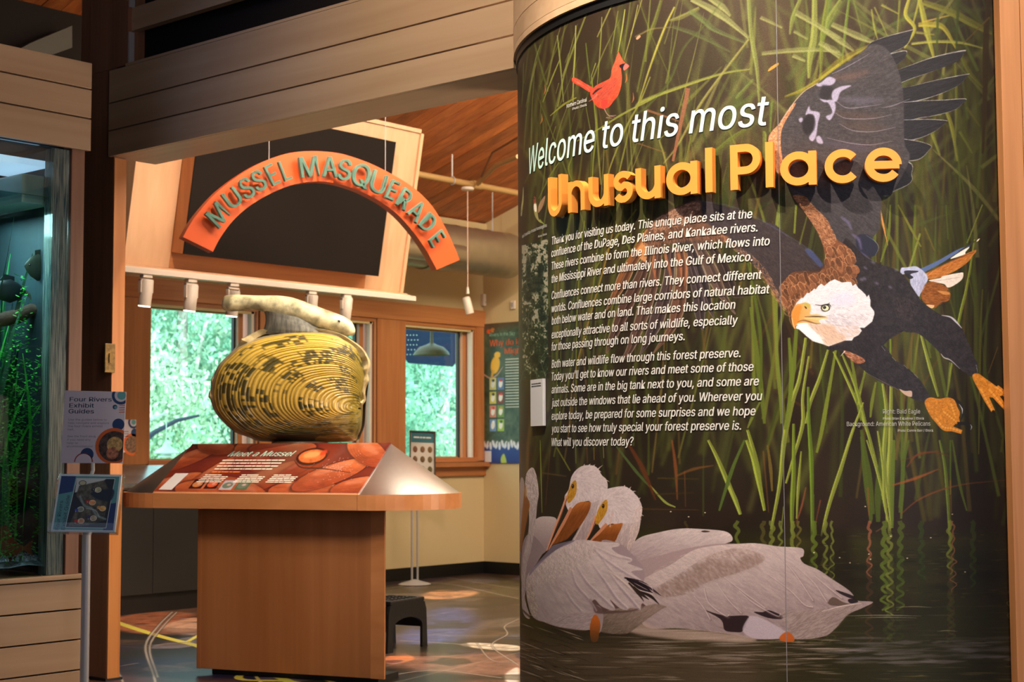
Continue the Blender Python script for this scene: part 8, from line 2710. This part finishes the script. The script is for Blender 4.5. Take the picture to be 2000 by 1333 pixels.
TDES = ['slim pale trunked tree at the left edge of the first window', 'mid green tree behind the bird feeder, framed by the first window', 'light green tree right of the feeder arm in the first window', 'tree with pale trunk at the right of the first window', 'tall far tree filling the upper left of the first window', 'tall far tree filling the upper right of the first window', 'tree hidden mostly behind the mussel sculpture', 'tree showing in the gap under the lure head', 'tree behind the pier between the middle and right windows', 'near tree at the left edge of the right window', 'tree in the middle of the right window below the dome lamp', 'tree at the right edge of the right window', 'far tree behind the right window frame', 'tallest far tree seen through the right window']
for i, (px, d, s) in enumerate(TREES):
    win = 'first window' if px < 480 else ('middle window' if px < 700 else 'window beside the poster')
    p = hd_(px, 880, d)
    zb = -2.2
    r = root('tree', (p[0], p[1], zb), '%s' % TDES[i], 'tree', 'trees outside the windows')
    zc = g3.uniform(.6, 2.6)
    for k, (dz, sc2) in enumerate([(zc + 2.2, s), (zc - s * .55 + 2.0, s * .9)]):
        o = bpy.data.objects.new('foliage', FM[(i + k) % 3])
        COL.objects.link(o)
        o.parent = r
        o.location = (g3.normal(0, .3), g3.normal(0, .3), dz)
        o.scale = (sc2 * .62, sc2 * .62, sc2 * .8)
        o.rotation_euler = (0, 0, g3.uniform(0, 6))
        o['kind'] = 'stuff'
    ln = g3.normal(0, .12)
    v, f = tube([(p[0], p[1], zb), (p[0] + ln, p[1] + .1, 1.0), (p[0] + ln * 2, p[1], 3.6), (p[0] + ln * 3, p[1], 5.2)], [.11, .08, .06, .03], 8)
    mesh('trunk', v, f, bark if i % 2 else bark2, r, True)
    if i % 3 == 0:
        v, f = tube([(p[0] + ln, p[1], .6), (p[0] + .5, p[1] - .3, 1.7), (p[0] + .8, p[1] - .4, 3.2)], [.05, .035, .02], 7)
        mesh('branch', v, f, bark, r, True)
gp = plain('meadow_grass', (96, 140, 80), .9, 0, .3, 2, .3)
struct(box('ground', (-10, 10.4, -2.5), (60, 60, -2.2), gp), 'green ground falling away outside the windows')
# bird feeder pole outside the first window
FD = 13.6
def fp(px, py, d=FD):
    return hd_(px, py, d)
fe = root('bird_feeder', (*fp(325, 895)[:2], -2.2), 'white bird feeder with a cone baffle hanging from a curved arm outside', 'bird feeder')
mwh = plain('feeder_white', (226, 236, 236), .4)
v, f = tube([fp(240, 860), fp(270, 838), fp(296, 820), (fp(325, 807))], .012, 8)
mesh('curved_arm', v, f, mwh, fe, True)
a_ = fp(240, 860)
v, f = tube([(a_[0], a_[1], -2.2), tuple(a_)], .02, 8)
mesh('pole', v, f, mwh, fe)
v, f = tube([fp(325, 807), fp(325, 868)], .006, 6)
mesh('hanging_rod', v, f, mwh, fe)
c_ = fp(325.5, 880)
v, f = lathe([(.012, .075), (.03, .05), (.04, .03), (.10, -.01), (.112, -.022), (.10, -.03), (.01, -.028)], c_, 26)
mesh('cone_baffle', v, f, mwh, fe, True)
v, f = lathe([(.04, -.03), (.042, -.045), (.075, -.05), (.075, -.062), (.01, -.064)], c_, 20)
mesh('seed_tray', v, f, mwh, fe, True)
v, f = tube([fp(262, 882, 15), fp(300, 846, 15), (fp(345, 822, 15)), fp(389, 812, 15)], [.03, .025, .02, .012], 8)
tagit(mesh('fallen_branch', v, f, plain('dark_branch', (52, 66, 96), .7), origin=fp(300, 850, 15)), 'dark arching branch behind the bird feeder', 'branch')
hk = root('shed_corner', (*fp(278, 880, 14.5)[:2], -2.2), 'blue grey garden box at the lower left of the first window', 'garden box')
q0 = fp(270, 825, 14.5)
q1 = fp(287, 890, 14.5)
obox('body', ((q0[0] + q1[0]) / 2, (q0[1] + q1[1]) / 2, (-2.2 + q0[2]) / 2), (R0, F0, (0, 0, 1)), (.045, .1, (q0[2] + 2.2) / 2), plain('box_blue', (76, 90, 120), .7), hk)
obox('lid', ((q0[0] + q1[0]) / 2, (q0[1] + q1[1]) / 2, q0[2] + .01), (R0, F0, (0, 0, 1)), (.052, .11, .01), plain('lid_blue', (56, 66, 92), .7), hk)
# blue canopy and brass dome lamp outside the right window
DE = 15.2
ea = root('garden_canopy', fp(820, 660, DE), 'dark blue perforated canopy outside the right window', 'canopy')
v, f = slab([fp(762, 640, DE), fp(905, 640, DE), fp(905, 690, DE), fp(884, 716, DE), fp(797, 709, DE), fp(772, 676, DE)], F0 * .08)
mesh('panel', v, f, plain('canopy_blue', (24, 44, 92), .6), ea)
for i in range(5):
    for k in range(6):
        c_ = fp(783 + k * 6.2 + (i % 2) * 2, 655 + i * 9.5, DE - .01)
        v, f = lathe([(.006, 0), (.006, .004)], c_, 6, -F0)
        mesh('stud', v, f, mwh, ea)
v, f = tube([fp(905, 640, DE + .05), fp(905, 640, DE + .05) + np.array([0, 0, -4.6])], .05, 8)
mesh('support_post', v, f, bark2, ea)
c_ = fp(843, 694, DE - .5)
dl = root('dome_lamp', c_, 'brass dome lamp hanging before the blue canopy outside', 'lamp')
v, f = lathe([(.012, .26), (.016, .12), (.05, .10), (.12, .075), (.165, .03), (.175, 0), (.165, 0), (.11, .06), (.01, .09)], c_, 30)
mesh('shade', v, f, plain('lamp_brass', (84, 62, 34), .45, .3, .2, 20), dl, True)
v, f = tube([c_ + np.array([0, 0, .2]), c_ + np.array([0, 0, .6])], .008, 6)
mesh('stem', v, f, M_['black'], dl)
